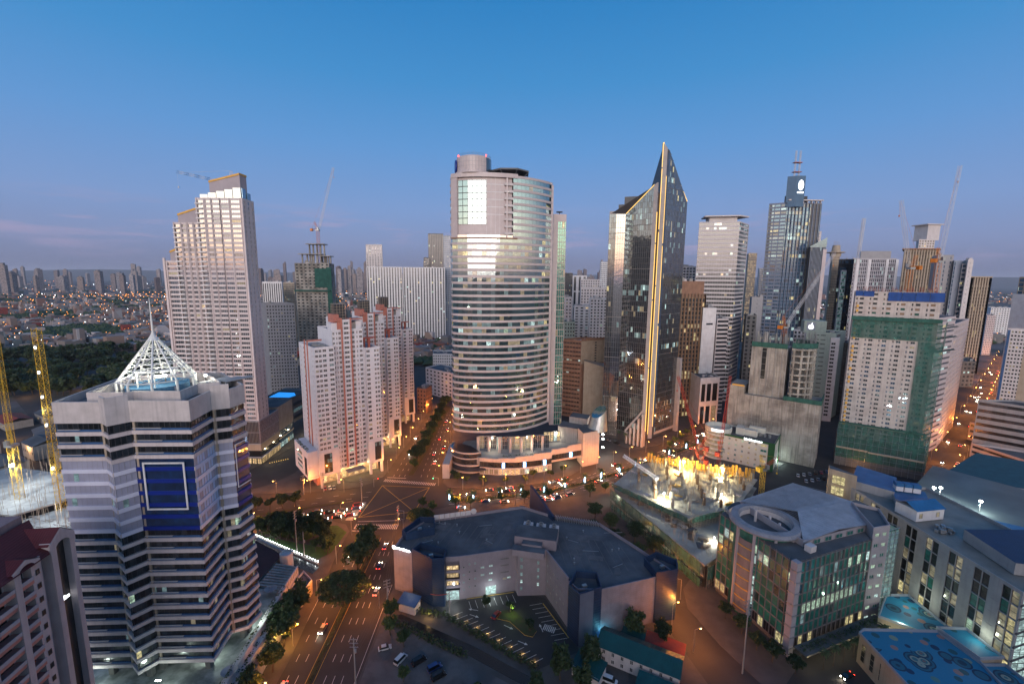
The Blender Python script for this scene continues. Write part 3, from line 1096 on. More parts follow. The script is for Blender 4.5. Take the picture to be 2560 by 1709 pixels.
 b.prism([(-95.5, 151), (-85.2, 150), (-86, 163), (-95.6, 165.5)], 0, 6.6)
 b.build('wall', MT['conc'], an)
 for k in range(10):
  b = MB()
  s = k / 9
  A, B = Vector((-96 + .2 * s, 151 + 13.8 * s, 0)), Vector((-84.9 - .9 * s, 150 + 12.7 * s, 0))
  b.slab(A, B, 7.2, 9.0, -.42, .42, back=True)
  b.build('rib', MT['conc'], an)
 b = MB()
 b.slab((-85.1, 149.6), (-86.1, 163.4), 0, 9.2, -.3, .2, back=True)
 b.build('side_wall', MT['offwhite'], an)
 b = MB()
 b.lathe((-93.6, 169.3, 0), [(2.5, 0), (2.5, 11), (2.2, 11), (2.2, 10.2), (.01, 10.2)], 14)
 b.build('stair_drum', MT['offwhite'], an)
 b = MB()
 b.prism([(-85.5, 151.5), (-79.4, 151), (-78.6, 159.5), (-84.6, 165)], 0, 5.2, 0, 1)
 b.build('flat_annex', [MT['tan'], MT['roof']], an)
 b = MB()
 parapet(b, [(-85.5, 151.5), (-79.4, 151), (-78.6, 159.5), (-84.6, 165)], 5.2, .9)
 b.build('parapet', MT['offwhite'], an)
 for k in range(4):
  b = MB()
  b.slab((-90.4 + .5 * k, 153.5 - 2.3 * k), (-84.6 + .5 * k, 152.6 - 2.3 * k), 7.5 - .5 * k, 8.1 - .5 * k, -.3, .9)
  b.build('step', MT['conc'], an)
 b = MB()
 b.prism([(-128, 186), (-124, 152), (-97.5, 152), (-96.5, 171.5), (-112, 180.5)], 0, 8.6, 1, 0)
 b.build('dark_roof', [paint('maroon_roofing', (.055, .02, .025), (.04, .016, .02), streak=0, rough=.85), MT['concd']], an)
 b = MB()
 b.slab((-96.2, 172), (-113, 181.3), 8.6, 9.4, -.2, 1.0, back=True)
 for k in range(20):
  p = V2((-96.2, 172)).lerp(V2((-113, 181.3)), (k + .5) / 20)
  b.box((p.x, p.y, 9.4), .4, .4, .3, .5)
 b.build('coping', MT['conc'], an)

banded_tower()

# ------------------------------------------------------------------ generic block: walls with openings, core, roof, parapet
def block(root, FP, z0, nf, fh, spec, wall, roof=None, part='wall', par=1.2, default=None, core=None, rec=.25):
 wb, panes = MB(), []
 n = len(FP)
 z1 = z0 + nf * fh
 for i in range(n):
  A, B = FP[i], FP[(i + 1) % n]
  s = spec.get(i, default)
  if s:
   k = dict(cols=4, hf=(.3, .8), rec=rec)
   k.update(s)
   facade(wb, panes, A, B, z0, nf, fh, k['cols'], k['hf'], k['rec'], 0, k.get('skip'), k.get('tag', 0))
  else:
   wb.slab(A, B, z0, z1, -rec, 0)
 if par:
  parapet(wb, FP, z1, par, .3)
 wb.build(part, wall, root)
 cb = MB()
 ins = inset(FP, rec + .03)
 cb.prism(ins, z0, z1 - .02, 0, 1)
 cb.build('core' if part == 'wall' else part + '_core', [core or MT['concd'], roof or MT['roof']], root)
 return panes

def rect(p, w, d, a=0.0):                    # footprint from its front left corner: w along the front, d backwards, turned by a degrees
 a = R(a)
 u, v = Vector((math.cos(a), math.sin(a), 0)), Vector((-math.sin(a), math.cos(a), 0))
 p = V2(p)
 return [tuple(q.xy) for q in (p, p + u * w, p + u * w + v * d, p + v * d)]

def roofbits(root, FP, z, k, seed, mats=None, hmax=3.5, name='roof_unit'):
 rg = random.Random(seed)
 c = sum((V2(p) for p in FP), Vector()) / len(FP)
 u = (V2(FP[1]) - V2(FP[0]))
 a = math.atan2(u.y, u.x)
 for j in range(k):
  p = c.lerp(V2(FP[rg.randrange(len(FP))]), rg.uniform(.05, .62))
  b = MB()
  s = rg.uniform(1.2, 4.2)
  h = rg.uniform(.8, hmax)
  b.box((p.x, p.y, z), s, s * rg.uniform(.5, 1.1), h, a)
  if rg.random() < .4:
   b.box((p.x, p.y, z + h), s * .5, s * .4, .35, a)
  b.build(name, rg.choice(mats or [MT['grey'], MT['offwhite'], MT['conc'], MT['metal']]), root)

# ------------------------------------------------------------------ tall stepped tower with gold caps and its podium
def stepped_tower():
 PX, PY = -167.4, 281.6
 t = thing('stepped_tower', 'tall pale stepped tower with gold edged caps above the dark podium', 'hotel tower', (PX - 20, PY + 8, 0))
 wm = paint('pale_pink_facade', (.62, .54, .53), (.56, .48, .47), streak=.15)
 side = paint('mauve_side_wall', (.40, .35, .37), (.36, .31, .33), streak=.15)
 fh = 2.95
 z0 = 30.2
 pier = MB()
 allp = []

 def part(x0, x1, dep, nf, cols, off=0.0, right=None):
  FP = [(x0, PY - off), (x1, PY - off), (x1 - .6, PY + dep), (x0, PY + dep)]
  sp = {0: dict(cols=cols, hf=(.30, .88), rec=.35)}
  if right:
   sp[1] = right
  sp[3] = dict(cols=(3, .2, .8), hf=(.3, .8))
  ps = block(t, FP, z0, nf, fh, sp, wm, MT['roofl'], 'wall', .9, rec=.35)
  for a, b in cols:
   for u in (a - .018, b + .018):
    x = x0 + (x1 - x0) * u
    pier.box((x, PY - off - .2, z0), .34, .4, nf * fh + .8)
  pier.box((x0 + .3, PY - off - .2, z0), .6, .5, nf * fh + .9)
  return ps

 A = part(PX - 29, PX, 13, 48, [(.02, .145), (.20, .305), (.335, .49), (.525, .69), (.735, .925)], 0, dict(cols=[(.1, .2), (.45, .55), (.8, .9)], hf=(.15, .85), rec=.3, tag=1))
 Bp = part(PX - 45, PX - 29.05, 14, 43, [(.03, .25), (.32, .49), (.57, .74), (.82, .97)], -.9)
 Cc = part(PX - 54, PX - 45.05, 14, 35, [(.24, .97)], -1.8)
 pier.box((PX - .35, PY - .25, z0), .9, .6, 48 * fh + 1)
 pier.box((PX - 53.6, PY + 1.5, z0), 1.3, .8, 35 * fh + 2.5)
 pier.build('pier', wm, t)
 lb = MB()                                # balcony slabs that stick out at the steps
 for k in range(48):
  lb.box((PX - 27.2, PY - .5, z0 + k * fh + .05), 4.2, .9, .75)
  if k < 43:
   lb.box((PX - 43.2, PY + .4, z0 + k * fh + .05), 3.8, .9, .75)
 lb.build('balconies', MT['white'], t, kind='stuff')
 gm = [(MT['g_mirror'], 8), (MT['g_smoke'], 1)]
 put_panes(t, A + Bp + Cc, {0: gm, 1: MT['g_dark']}, [(MT['l_warm'], 1), (MT['l_dim'], 2)], .03, MT['offwhite'], 4, 1, .1, 300)
 # glass crowns and caps that rise to the right under a gold edge
 for x0, x1, y0, zb, zl, zr, gl in ((PX - 27, PX - 1.2, PY + 1.2, z0 + 48 * fh, 183.5, 188.2, 5.5), (PX - 44, PX - 30, PY + 2, z0 + 43 * fh, 163.5, 167.5, 0), (PX - 52, PX - 46, PY + 3, z0 + 35 * fh, 140.5, 142.5, 0)):
  b = MB()
  xa = x0 + 5 if gl else x0
  y1 = y0 + 9
  for dx, (lo, hi) in ((0, (0, 0)),):
   q = [(xa, y0 + 2, zb), (x1 - 1.5, y0 + 2, zb), (x1 - 1.5, y1, zb), (xa, y1, zb)]
   tp = [(xa, y0 + 2, zl), (x1 - 1.5, y0 + 2, zr), (x1 - 1.5, y1, zr), (xa, y1, zl)]
   for i in range(4):
    j = (i + 1) % 4
    b.poly((q[i], q[j], tp[j], tp[i]))
   b.poly(tp)
  b.build('cap', side, t)
  g = MB()
  for i in range(4):
   j = (i + 1) % 4
   a, c = Vector(tp[i]), Vector(tp[j])
   n = Vector(((c - a).y, -(c - a).x, 0)).normalized() * .35
   u = Vector((0, 0, 1.1))
   g.poly((a + n - u, c + n - u, c + n, a + n))
   g.poly((a + n, c + n, c - n, a - n))
   g.poly((a - n - u, c - n - u, c + n - u, a + n - u))
  g.build('gold_edge', MT['gold'], t)
  if gl:                               # stepped screen of glass panels in front
   for k in range(5):
    a, c = x0 + (x1 - x0) * k / 5, x0 + (x1 - x0) * (k + 1) / 5 - .4
    b = MB()
    hz = zb + 3.2 + 1.0 * k
    b.slab((a, y0), (c, y0), zb + .9, hz, -.15, 0, back=True)
    b.build('glass_screen', MT['g_mirror'], t)
 for k in range(2):
  b = MB()
  b.slab((PX - .4, PY + .8 + 5 * k), (PX - .8, PY + 5.2 + 5 * k), z0 + 48 * fh - 4, z0 + 48 * fh + 7 - 2 * k, -.2, .1, back=True)
  b.build('glass_screen', MT['g_blue'], t)
 # podium
 p = thing('podium', 'dark finned podium with lit shopfronts under the stepped tower', 'podium', (PX - 20, PY + 15, 0))
 FP = [(PX - 40, PY - .5), (PX + .2, PY - .5), (PX - 1.3, PY + 26), (PX - 40, PY + 26)]
 b = MB()
 b.prism(inset(FP, .5), 0, 30, 0, 1)
 b.build('core', [MT['g_black'], MT['roof']], p)
 b = MB()
 for i in range(2):
  for z, h, o in ((13.8, .7, .25), (21.8, .5, .2), (29.5, .7, .25), (4.4, .8, .5)):
   b.slab(FP[i], FP[i + 1], z, z + h, -.5, o)
 b.build('ledge', MT['grey'], p)
 b = MB()
 b.slab(FP[0], FP[1], 9.5, 13.7, -.5, .1)
 b.slab(FP[1], FP[2], 9.5, 13.7, -.5, .1)
 b.build('tan_band', MT['tan'], p)
 for k in range(26):
  b = MB()
  x = FP[1][0] - .6 - k * .95
  b.box((x, PY - .75, 14.5), .16, .5, 15)
  b.build('fin', MT['grey'], p)
 b = MB()
 b.slab(FP[1], FP[2], 14.5, 29.5, -.5, .12)
 b.build('mesh_panel', paint('mauve_mesh_panel', (.30, .24, .25), (.20, .16, .17), scale=.8, streak=0, lo=.42, hi=.58), p)
 sh = MB()
 rest = []
 for i in range(2):
  A_, B_ = V2(FP[i]), V2(FP[i + 1])
  c = 12
  for k in range(c):
   q = A_.lerp(B_, (k + .5) / c)
   ang = math.atan2((B_ - A_).y, (B_ - A_).x)
   rest.append((q.x, q.y, 2.2, (B_ - A_).length / c * .8, 3.8, ang, 0))
 put_panes(p, rest, MT['l_warm'], [(MT['l_yel'], 1), (MT['l_cool'], 1)], .3, MT['dark'], 2, 1, .12, name='shopfront')
 FP2 = [(PX - 1.6, PY + 26.2), (PX - 2.6, PY + 49), (PX - 30, PY + 49), (PX - 30, PY + 26.2)]
 q = thing('annex', 'tan stone podium wing with blue glass strip beside the pool deck', 'podium', (PX - 15, PY + 38, 0))
 b = MB()
 F2 = [FP2[3], FP2[0], FP2[1], FP2[2]]
 b.prism(F2, 13.4, 31.5, 0, 1, True)
 b.build('wall', [MT['tan'], MT['roof']], q)
 b = MB()
 b.prism(inset(F2, .6), 0, 13.3)
 b.build('glass_base', MT['g_blue'], q)
 b = MB()
 b.slab(FP2[0], FP2[1], 7.2, 8.2, -.6, .1)
 b.build('ledge', MT['tan'], q)
 rest = []
 A_, B_ = V2(FP2[0]), V2(FP2[1])
 for k in range(7):
  c = A_.lerp(B_, (k + .5) / 7)
  rest.append((c.x - .4, c.y, 2.2, 2.4, 3.6, math.atan2((B_ - A_).y, (B_ - A_).x), 0))
 put_panes(q, rest, MT['l_cool'], [(MT['l_warm'], 1)], .4, MT['dark'], 2, 1, .12, name='shopfront')
 b = MB()
 b.box((PX - 14, PY + 62, 31.2), 24, 22, .5)
 b.build('pool_deck', MT['pave'], q)
 b = MB()
 b.prism([(PX - 22, PY + 52), (PX - 6, PY + 51.5), (PX - 4, PY + 58), (PX - 9, PY + 66), (PX - 22, PY + 67)], 31.6, 31.78)
 b.build('pool', glow('lit_pool_water', (.02, .30, .85), 1.0), q)
 b = MB()
 b.prism([(PX - 2.8, PY + 50), (PX - 1, PY + 84), (PX - 26, PY + 84), (PX - 26, PY + 75), (PX - 4, PY + 75)], 12, 31)
 b.build('link_block', MT['concd'], q)
 for k in range(3):
  b = MB()
  b.slab((PX - 2.5, PY + 50.5), (PX - .9, PY + 84), 15 + 5 * k, 17.4 + 5 * k, 0, .2)
  b.build('strip_window', MT['g_dark'] if k != 1 else MT['l_dimc'], q)
 for k in range(6):
  lamp('POINT', (PX + 4 - k * .35, PY + 2 + k * 13, 5), 700, (1, .78, .45), .4, p)
 for k in range(9):
  a = k / 8
  x, y = W(675 + 45 * a, 1160 - 10 * a)[:2]
  lp = thing('bollard_light', 'small warm bollard light along the hotel forecourt kerb', 'bollard light', (x, y, .13), 'kerb lights of the hotel forecourt')
  b = MB()
  b.tube((x, y, .13), (x, y, .8), .08, 6)
  b.build('post', MT['dark'], lp)
  b = MB()
  b.lathe((x, y, .8), [(.02, 0), (.2, .1), (.2, .3), (.02, .4)], 6)
  b.build('lamp', MT['w_gold'], lp)
 # tower crane on the roof, only its jib shows
 tower_crane('tower_crane', 'white and blue crane jib rising behind the stepped tower roof', (PX - 14, PY + 10, z0 + 48 * fh), 10, (-38, 8, 10), MT['wcrane'], luff=True, jib2=MT['gblue'])

def lattice(mb, p, q, w, seg, m=0, r=.07, m2=None):
 """A square lattice boom from p to q."""
 p, q = Vector(p), Vector(q)
 d = (q - p)
 l = d.length
 d = d / l
 a = d.cross(Vector((0, 0, 1)))
 a = (a if a.length > .05 else Vector((1, 0, 0))).normalized()
 b = d.cross(a)
 C = [(a * s + b * t) * (w / 2) for s, t in ((1, 1), (-1, 1), (-1, -1), (1, -1))]
 k = max(2, int(l / seg))
 for i in range(k):
  mm = m if m2 is None or (i // 2) % 2 == 0 else m2
  x, y = p + d * (l * i / k), p + d * (l * (i + 1) / k)
  for j in range(4):
   mb.tube(x + C[j], y + C[j], r * 1.35, 4, mm, caps=False)
   e, f = C[j], C[(j + 1) % 4]
   mb.tube(x + (e if i % 2 else f), y + (f if i % 2 else e), r * .8, 3, mm, caps=False)
   mb.tube(x + e, x + f, r * .7, 3, mm, caps=False)

def tower_crane(name, label, base, mast, jib, mat, luff=False, w=2.0, jib2=None, ballast=12.0, jmat=None):
 t = thing(name, label, 'tower crane', base)
 B = Vector(base)
 T = B + Vector((0, 0, mast))
 b = MB()
 lattice(b, B, T, w, w * 1.1)
 b.build('mast', mat, t)
 J = Vector(jib)
 hd = Vector((J.x, J.y, 0)).normalized()
 b = MB()
 lattice(b, T + Vector((0, 0, 2.0)) + hd * 1.5, T + J, w * .7, w, 0, .06, 1 if jib2 else None)
 b.build('jib', [jmat or mat] + ([jib2] if jib2 else []), t)
 b = MB()
 b.box(T, w * 1.5, w * 1.5, 1.2)
 b.box(T + Vector((0, 0, 1.2)) + hd.cross(Vector((0, 0, 1))) * 1.6 + hd * .8, 1.6, 1.8, 2.2)
 b.build('slewing_deck', MT['metal'], t)
 b = MB()
 e = T - hd * (ballast * .62) + Vector((0, 0, 1.4))
 lattice(b, T + Vector((0, 0, 1.4)), e, w * .6, w)
 b.box(e + Vector((0, 0, -1.6)), 2.2, 2.6, 2.4, math.atan2(hd.y, hd.x))
 b.build('counter_jib', mat, t)
 b = MB()
 ap = T + Vector((0, 0, 9 if luff else 7)) - hd * (3 if luff else 0)
 lattice(b, T + Vector((0, 0, 1.2)), ap, w * .55, w, 0, .06)
 b.tube(ap, T + J * .96, .05, 4)
 b.tube(ap, e, .05, 4)
 tip = T + J
 b.tube(tip, tip - Vector((0, 0, 9)), .04, 4)
 b.box(tip - Vector((0, 0, 10)), .5, .5, 1.0)
 b.build('apex_and_stays', mat, t)
 return t

stepped_tower()

# ------------------------------------------------------------------ three white apartment blocks with red frames, one behind the other
class Frame:
 def __init__(s, p, a):
  s.p, s.a = V2(p), R(a)
  s.u = Vector((math.cos(s.a), math.sin(s.a), 0))
  s.w = Vector((-s.u.y, s.u.x, 0))

 def __call__(s, u, v, z=0.0):
  q = s.p + s.u * u + s.w * v
  return Vector((q.x, q.y, z))

 def box(s, mb, u0, u1, v0, v1, z0, z1, m=0, mt=None, bottom=True):
  mb.prism([s(u0, v0), s(u1, v0), s(u1, v1), s(u0, v1)], z0, z1, m, mt, bottom)

def grid_screen(name, fr, u0, u1, v0, v1, z0, z1, root, step=1.6, mats=None, r=.1):
 b = MB()
 fr.box(b, u0 + .3, u1 - .3, v0 + .3, v1 - .3, z0, z1 - .4, 1)
 c = [fr(u0, v0), fr(u1, v0), fr(u1, v1), fr(u0, v1)]
 for i in range(4):
  A, B = c[i], c[(i + 1) % 4]
  n = max(2, int((B - A).length / step))
  for k in range(n + 1):
   p = A.lerp(B, k / n)
   b.tube((p.x, p.y, z0), (p.x, p.y, z1), r, 4, 0, caps=False)
  n = max(2, int((z1 - z0) / step))
  for k in range(n + 1):
   z = z0 + (z1 - z0) * k / n
   b.tube((A.x, A.y, z), (B.x, B.y, z), r, 4, 0, caps=False)
 b.build(name, mats or [MT['tan'], MT['dark']], root)

def condo(P1, label, caps, seed, lobby):
 rg = random.Random(seed)
 fr = Frame(V2(P1) - Vector((math.cos(R(40.4)), math.sin(R(40.4)), 0)) * 39.2, 40.4)
 t = thing('apartment_block', label, 'apartment building', fr(19, 14))
 wm = MT_condo
 fh = 2.93
 panes = []

 def sec(u0, u1, v0, z0, nf, cols, side=None, left=None):
  FP = [fr(u0, v0), fr(u1, v0), fr(u1, 30), fr(u0, 30)]
  sp = {0: dict(cols=cols, hf=(.3, .82), rec=.22)}
  if side:
   sp[1] = side
  if left:
   sp[3] = left
  panes.extend(block(t, FP, z0, nf, fh, sp, wm, MT['roofl'], 'wall', 1.0, rec=.22))

 sec(0, 11.5, 0, 22.6, 21, [(.06, .20), (.23, .37), (.42, .60), (.73, .95)], left=dict(cols=[(.08, .12), (.30, .38), (.52, .60), (.86, .90)], hf=(.3, .7), tag=1))
 sec(11.53, 17, 3, 8.2, 29, [(.06, .28), (.42, .56), (.68, .95)])
 sec(17.03, 22.4, 2.2, 8.2, 31, [(.06, .14), (.24, .78), (.86, .94)])
 sec(22.43, 30, 3, 8.2, 29, [(.08, .32), (.47, .58), (.70, .94)], side=dict(cols=[(.1, .2), (.4, .5), (.7, .8)]))
 sec(30.03, 39.2, 0, 22.6, 20, [(.06, .30), (.60, .74), (.78, .93)], side=dict(cols=[(.2, .28), (.62, .7)]))
 put_panes(t, panes, [(MT['g_dark'], 3), (MT['g_black'], 3), (MT['g_teal'], 1)], [(MT['l_dimc'], 4), (MT['l_dim'], 4), (MT['l_yel'], .6), (MT['l_green'], .8)], .09, MT['offwhite'], 2, 2, .12, caps, rg)
 # blank lower bays with a dark glass panel each, pillars below
 for (u0, u1), (a, b_) in (((0, 11.5), (.22, .62)), ((30.03, 39.2), (.40, .86))):
  b = MB()
  fr.box(b, u0 - .2, u1 + .2, -.3, 29, 7.6, 22.5)
  b.build('lower_bay', wm, t)
  b = MB()
  w = u1 - u0
  b.slab(fr(u0 + w * a, -.3), fr(u0 + w * b_, -.3), 9.2, 21, -.1, .06)
  b.build('glass_panel', MT['g_black'], t)
  ps = []
  for i in range(4):
   for j in range(3):
    c = fr(u0 + w * (a + (b_ - a) * (j + .5) / 3), -.42)
    ps.append((c.x, c.y, 9.2 + 2.95 * (i + .5), w * (b_ - a) / 3 * .85, 2.5, fr.a, 0))
  put_panes(t, ps, [(MT['g_black'], 5), (MT['g_teal'], 1)], [(MT['l_dimc'], 1)], .25, MT['dark'], 2, 1, .1, name='pane')
  for u in (u0 + .9, u1 - .9):
   b = MB()
   fr.box(b, u - .7, u + .7, .2, 1.6, 0.1, 7.6)
   b.build('pillar', MT['white'], t)
 b = MB()
 fr.box(b, 1.5, 38, 6, 28, .1, 8.1)
 b.build('lobby_wall', MT['tan'], t)
 b = MB()
 fr.box(b, -.5, 1.4, 6, 28, .1, 7.5)
 b.build('red_base', MT['salmon'], t)
 ps = []
 for k in range(9):
  c = fr(4 + 3.9 * k, 5.9)
  ps.append((c.x, c.y, 2.6, 2.8, 3.8, fr.a, 0))
 put_panes(t, ps, [(MT['l_warm'], 3), (MT['l_yel'], 1)], (), 0, MT['tan'], 2, 1, .12, name='lobby_window')
 for u in (5, 13, 20, 27, 35):
  if lobby:
   q = fr(u, 3.4, 6.6)
   lamp('POINT', q, 1500, (1, .70, .34), .4, t)
 # left wing terrace
 b = MB()
 fr.box(b, -6, -.25, 2, 30, 6.5, 23.5)
 b.build('side_wing', wm, t)
 hedge(fr(-5.5, 3), fr(-5.5, 26), 23.5, 1.6, 1.6, t)
 for k in range(4):
  b = MB()
  b.slab(fr(-6, 24), fr(-6, 14), 9.5 + 3 * k, 11 + 3 * k, 0, .05)
  b.build('slot_window', MT['g_dark'] if k % 2 else MT['l_dimc'], t)
 b = MB()
 b.slab(fr(-6, 9), fr(-6, 4.6), 8.2, 19, 0, .06)
 b.build('glass_panel', MT['g_black'], t)
 b = MB()
 fr.box(b, 15, 26, -3.6, 2, 6.9, 7.25)
 b.build('entrance_canopy', MT['metal'], t)
 # red frames
 for u, v, z1 in ((17.0, 1.9, 101), (22.42, 1.9, 101)):
  b = MB()
  fr.box(b, u - .42, u + .42, v - .12, v + .5, 8.2, z1)
  b.build('red_rib', MT['salmon'], t)
 for v in (11.5, 17):
  b = MB()
  fr.box(b, -.45, .15, v - .45, v + .45, 23, 88)
  b.build('red_rib', MT['salmon'], t)
 top = 22.6 + 21 * fh
 b = MB()
 fr.box(b, -.45, 8, 11.05, 11.9, 87.2, 88.2)
 b.build('red_beam', MT['salmon'], t)
 for u0, u1, v0, v1, z0, z1, mt_ in ((11.9, 16.9, 4.2, 12, 93.2, 98, 'white'), (13.8, 17, 6, 16, 98, 103, 'salmon'), (15, 17.2, 3.4, 9, 93.2, 101, 'salmon'), (22.6, 26.2, 4, 12, 93.2, 97.8, 'conc'), (26.3, 29.6, 4.2, 11, 93.2, 98.6, 'white'),
                                       (10.5, 17.6, 2.3, 4, 99.2, 99.8, 'salmon'), (22.0, 29.8, 2.4, 10, 99.6, 100.2, 'salmon')):
  b = MB()
  fr.box(b, u0, u1, v0, v1, z0, z1)
  b.build('roof_house', MT[mt_] if mt_ != 'white' else wm, t)
 for u in (31.2, 34.4):
  b = MB()
  fr.box(b, u, u + 1.3, 6, 7.2, 81, 87.2)
  b.build('pergola_post', MT['red'], t)
 b = MB()
 fr.box(b, 30.4, 38.5, 5, 8, 87.2, 87.8)
 b.build('pergola_roof', MT['red'], t)
 grid_screen('cooling_screen', fr, 15.4, 22.2, 9, 15, 98.6, 109, t)
 roofbits(t, [fr(1, 2), fr(10, 2), fr(10, 28), fr(1, 28)], top, 5, seed, hmax=2.0)
 return t

MT_condo = paint('white_render', (.68, .66, .69), (.62, .60, .63), streak=.16)
condo((-82.9, 272.2), 'white apartment block with red ribs at the crossing, nearest of the three', 300, 21, True)
condo((-82.7, 317.2), 'white apartment block with red ribs, middle one of the three in a row', 220, 22, True)
condo((-84.5, 372.0), 'white apartment block with red ribs, farthest of the three in a row', 150, 23, False)

# ------------------------------------------------------------------ curved banded glass tower, its annex and podium
def curved_tower():
 t = thing('curved_tower', 'tall curved glass tower with pale bands and a round drum on top', 'office tower', (-6, 300, 0))
 bandm = paint('pink_granite_band', (.52, .44, .43), (.46, .385, .38), streak=.1, rough=.35)
 A0, A1 = V2((-39.5, 292.5)), V2((26.8, 312.0))
 # the front is a shallow bow between the two ends
 ch = A1 - A0
 nn = Vector((ch.y, -ch.x, 0)).normalized()
 K = 24
 front = []
 for k in range(K + 1):
  s = k / K
  bow = 13.0 * (1 - (2 * s - 1) ** 2) ** .72 if s < .5 else 13.0 * (1 - (2 * s - 1) ** 2)
  front.append(A0 + ch * s + nn * bow)
 back = [A1 - nn * 4, A1 - nn * 22 - ch * .06, A0 - nn * 24 + ch * .08, A0 - nn * 6]
 FP = front + back
 n = len(FP)
 z0, zt = 21.0, 188.0
 nf = 40
 fh = (zt - z0) / nf
 zc = 31                                  # above this storey the left half steps back
 out_ = inset(FP, -.18)
 inn = inset(FP, .5)
 b = MB()
 ci = inset(FP, .62)
 b.prism(ci, z0 - .5, z0 + 31 * fh, 0, 1, True)
 b.prism(ci[13:] + [V2(front[13]) - nn * 20 - ch * .2], z0 + 31 * fh, zt, 0, 1)
 b.build('core', [MT['g_black'], MT['roof']], t)
 half = 13                                # first front segment of the part that goes right up

 def ring(idx, name):
  m = MB()
  for i in idx:
   j = (i + 1) % n
   a, c, d, e = out_[i], out_[j], inn[j], inn[i]
   m.poly(((a.x, a.y, 0), (c.x, c.y, 0), (c.x, c.y, 1.5), (a.x, a.y, 1.5)))
   m.poly(((a.x, a.y, 1.5), (c.x, c.y, 1.5), (d.x, d.y, 1.5), (e.x, e.y, 1.5)))
   m.poly(((e.x, e.y, 0), (d.x, d.y, 0), (c.x, c.y, 0), (a.x, a.y, 0)))
  return m.mesh(name, [bandm], t['at'])

 full = ring(range(n), 'floor_band')
 right = ring([i for i in range(n) if i >= half], 'floor_band')
 panes = []
 for k in range(nf):
  z = z0 + k * fh
  hang('floor_band', full if k < zc else right, t, (t['at'][0], t['at'][1], z))
  for i in range(n):
   if k >= zc and i < half:
    continue
   A, B = inset_cache(FP, .22)[i], inset_cache(FP, .22)[(i + 1) % n]
   m = 1 if i < K else 4
   for q in range(m):
    c = A.lerp(B, (q + .5) / m)
    panes.append((c.x, c.y, z + 1.5 + (fh - 1.5) / 2, (B - A).length / m, fh - 1.5, math.atan2((B - A).y, (B - A).x), 0))
 put_panes(t, panes, [(MT['g_curve'], 1)], [(MT['l_yel'], 1), (MT['l_cool'], .8), (MT['l_dim'], 5), (MT['l_dimc'], 5), (MT['l_green'], .6)], .15, MT['g_dark'], 3, 1, .06, 300)
 zc_ = z0 + zc * fh
 # right end pier with its square openings
 b = MB()
 for k in range(nf):
  z = z0 + k * fh
  p = A1 + nn * .2
  b.slab(A1 - ch.normalized() * 5 + nn * .9, A1 + ch.normalized() * .6, z, z + 1.5, -.6, .3)
  b.slab(A1 - ch.normalized() * 1.2 + nn * .2, A1 + ch.normalized() * .7, z + 1.5, z + fh, -.6, .25)
 b.build('end_pier', bandm, t)
 # upper left part: drum, tall curved glass, pale panels, balconies
 L = [front[0] + Vector((.9, 1, 0))]
 b = MB()
 ledge = inset(FP, -.7)
 b.prism([ledge[i] for i in range(half + 2)] + [inn[half + 1], inn[0]], zc_ - .4, zc_ + .5)
 b.build('terrace_ledge', MT['brown'], t)
 up = inset(FP, 1.3)
 b = MB()
 b.prism([up[i] for i in range(half + 1)] + [FP[half + 1] - nn * 6, A0 - nn * 14 + ch * .1], zc_, zt + 1.0)
 b.build('set_back_wall', bandm, t)
 rail_b = MB()
 for i in range(half):
  a, c = inset_cache(FP, .2)[i], inset_cache(FP, .2)[i + 1]
  rail_b.slab(a, c, zc_ + .5, zc_ + 2.0, -.12, 0, back=True)
 rail_b.build('terrace_rail', MT['g_mirror'], t)
 ps = []
 for i in range(1, 7):
  for k in range(7):
   a, c = inset_cache(FP, 1.16)[i], inset_cache(FP, 1.16)[i + 1]
   q = a.lerp(c, .5)
   ps.append((q.x, q.y, zc_ + 8.5 + 3.9 * (k + .5), (c - a).length, 3.75, math.atan2((c - a).y, (c - a).x), 0))
 put_panes(t, ps, MT['g_curve'], [(MT['l_dimc'], 1)], .05, MT['dark'], 1, 1, .16, 300, name='tall_pane')
 seam = MB()
 for i in range(7, half - 2):
  a, c = up[i], up[i + 1]
  seam.slab(a, a.lerp(c, .06), zc_ + 1, zt, 0, .05)
  for k in range(1, 6):
   a, c = up[i], up[i + 1]
   seam.slab(a, c, zc_ + 10 + 4.6 * k, zc_ + 10.5 + 4.6 * k, 0, .06)
 seam.build('panel_band', MT['white'], t)
 nb = 8
 for k in range(nb):
  b = MB()
  z = zc_ + 2.5 + k * ((zt - zc_ - 3) / nb)
  a, c = inset_cache(FP, .1)[half - 2], inset_cache(FP, .1)[half]
  b.slab(a, c, z, z + .5, -2.0, .3, back=True)
  b.slab(a, c, z + .5, z + 1.5, .1, .22, back=True)
  b.build('balcony', MT['offwhite'], t)
 for s in (.3,):
  b = MB()
  a = inset_cache(FP, .3)[half - 2].lerp(inset_cache(FP, .3)[half], s)
  b.box((a.x, a.y, zc_), 1.0, 1.0, zt - zc_)
  b.build('balcony_pier', bandm, t)
 # left pier
 b = MB()
 b.slab(front[0] - ch.normalized() * .3 - nn * .5, front[1], zc_, zt, -1.5, 0.2, back=True)
 b.build('left_pier', bandm, t)
 # cornice
 b = MB()
 cor = inset(FP, -.5)
 b.prism([cor[i] for i in range(half + 2)] + [inn[half + 1], inn[0]], zt - .2, zt + 2.4)
 b.build('cornice', bandm, t)
 C = A0 + ch * .215 - nn * 1.2
 b = MB()
 b.lathe((C.x, C.y, zt + 2.4), [(12.0, 0), (12.0, 1.0), (11.2, 1.4), (11.2, 9.8), (10.6, 10.6), (10.0, 10.6), (10.0, 9.8), (.01, 9.8)], 36)
 b.build('drum', bandm, t)
 b = MB()
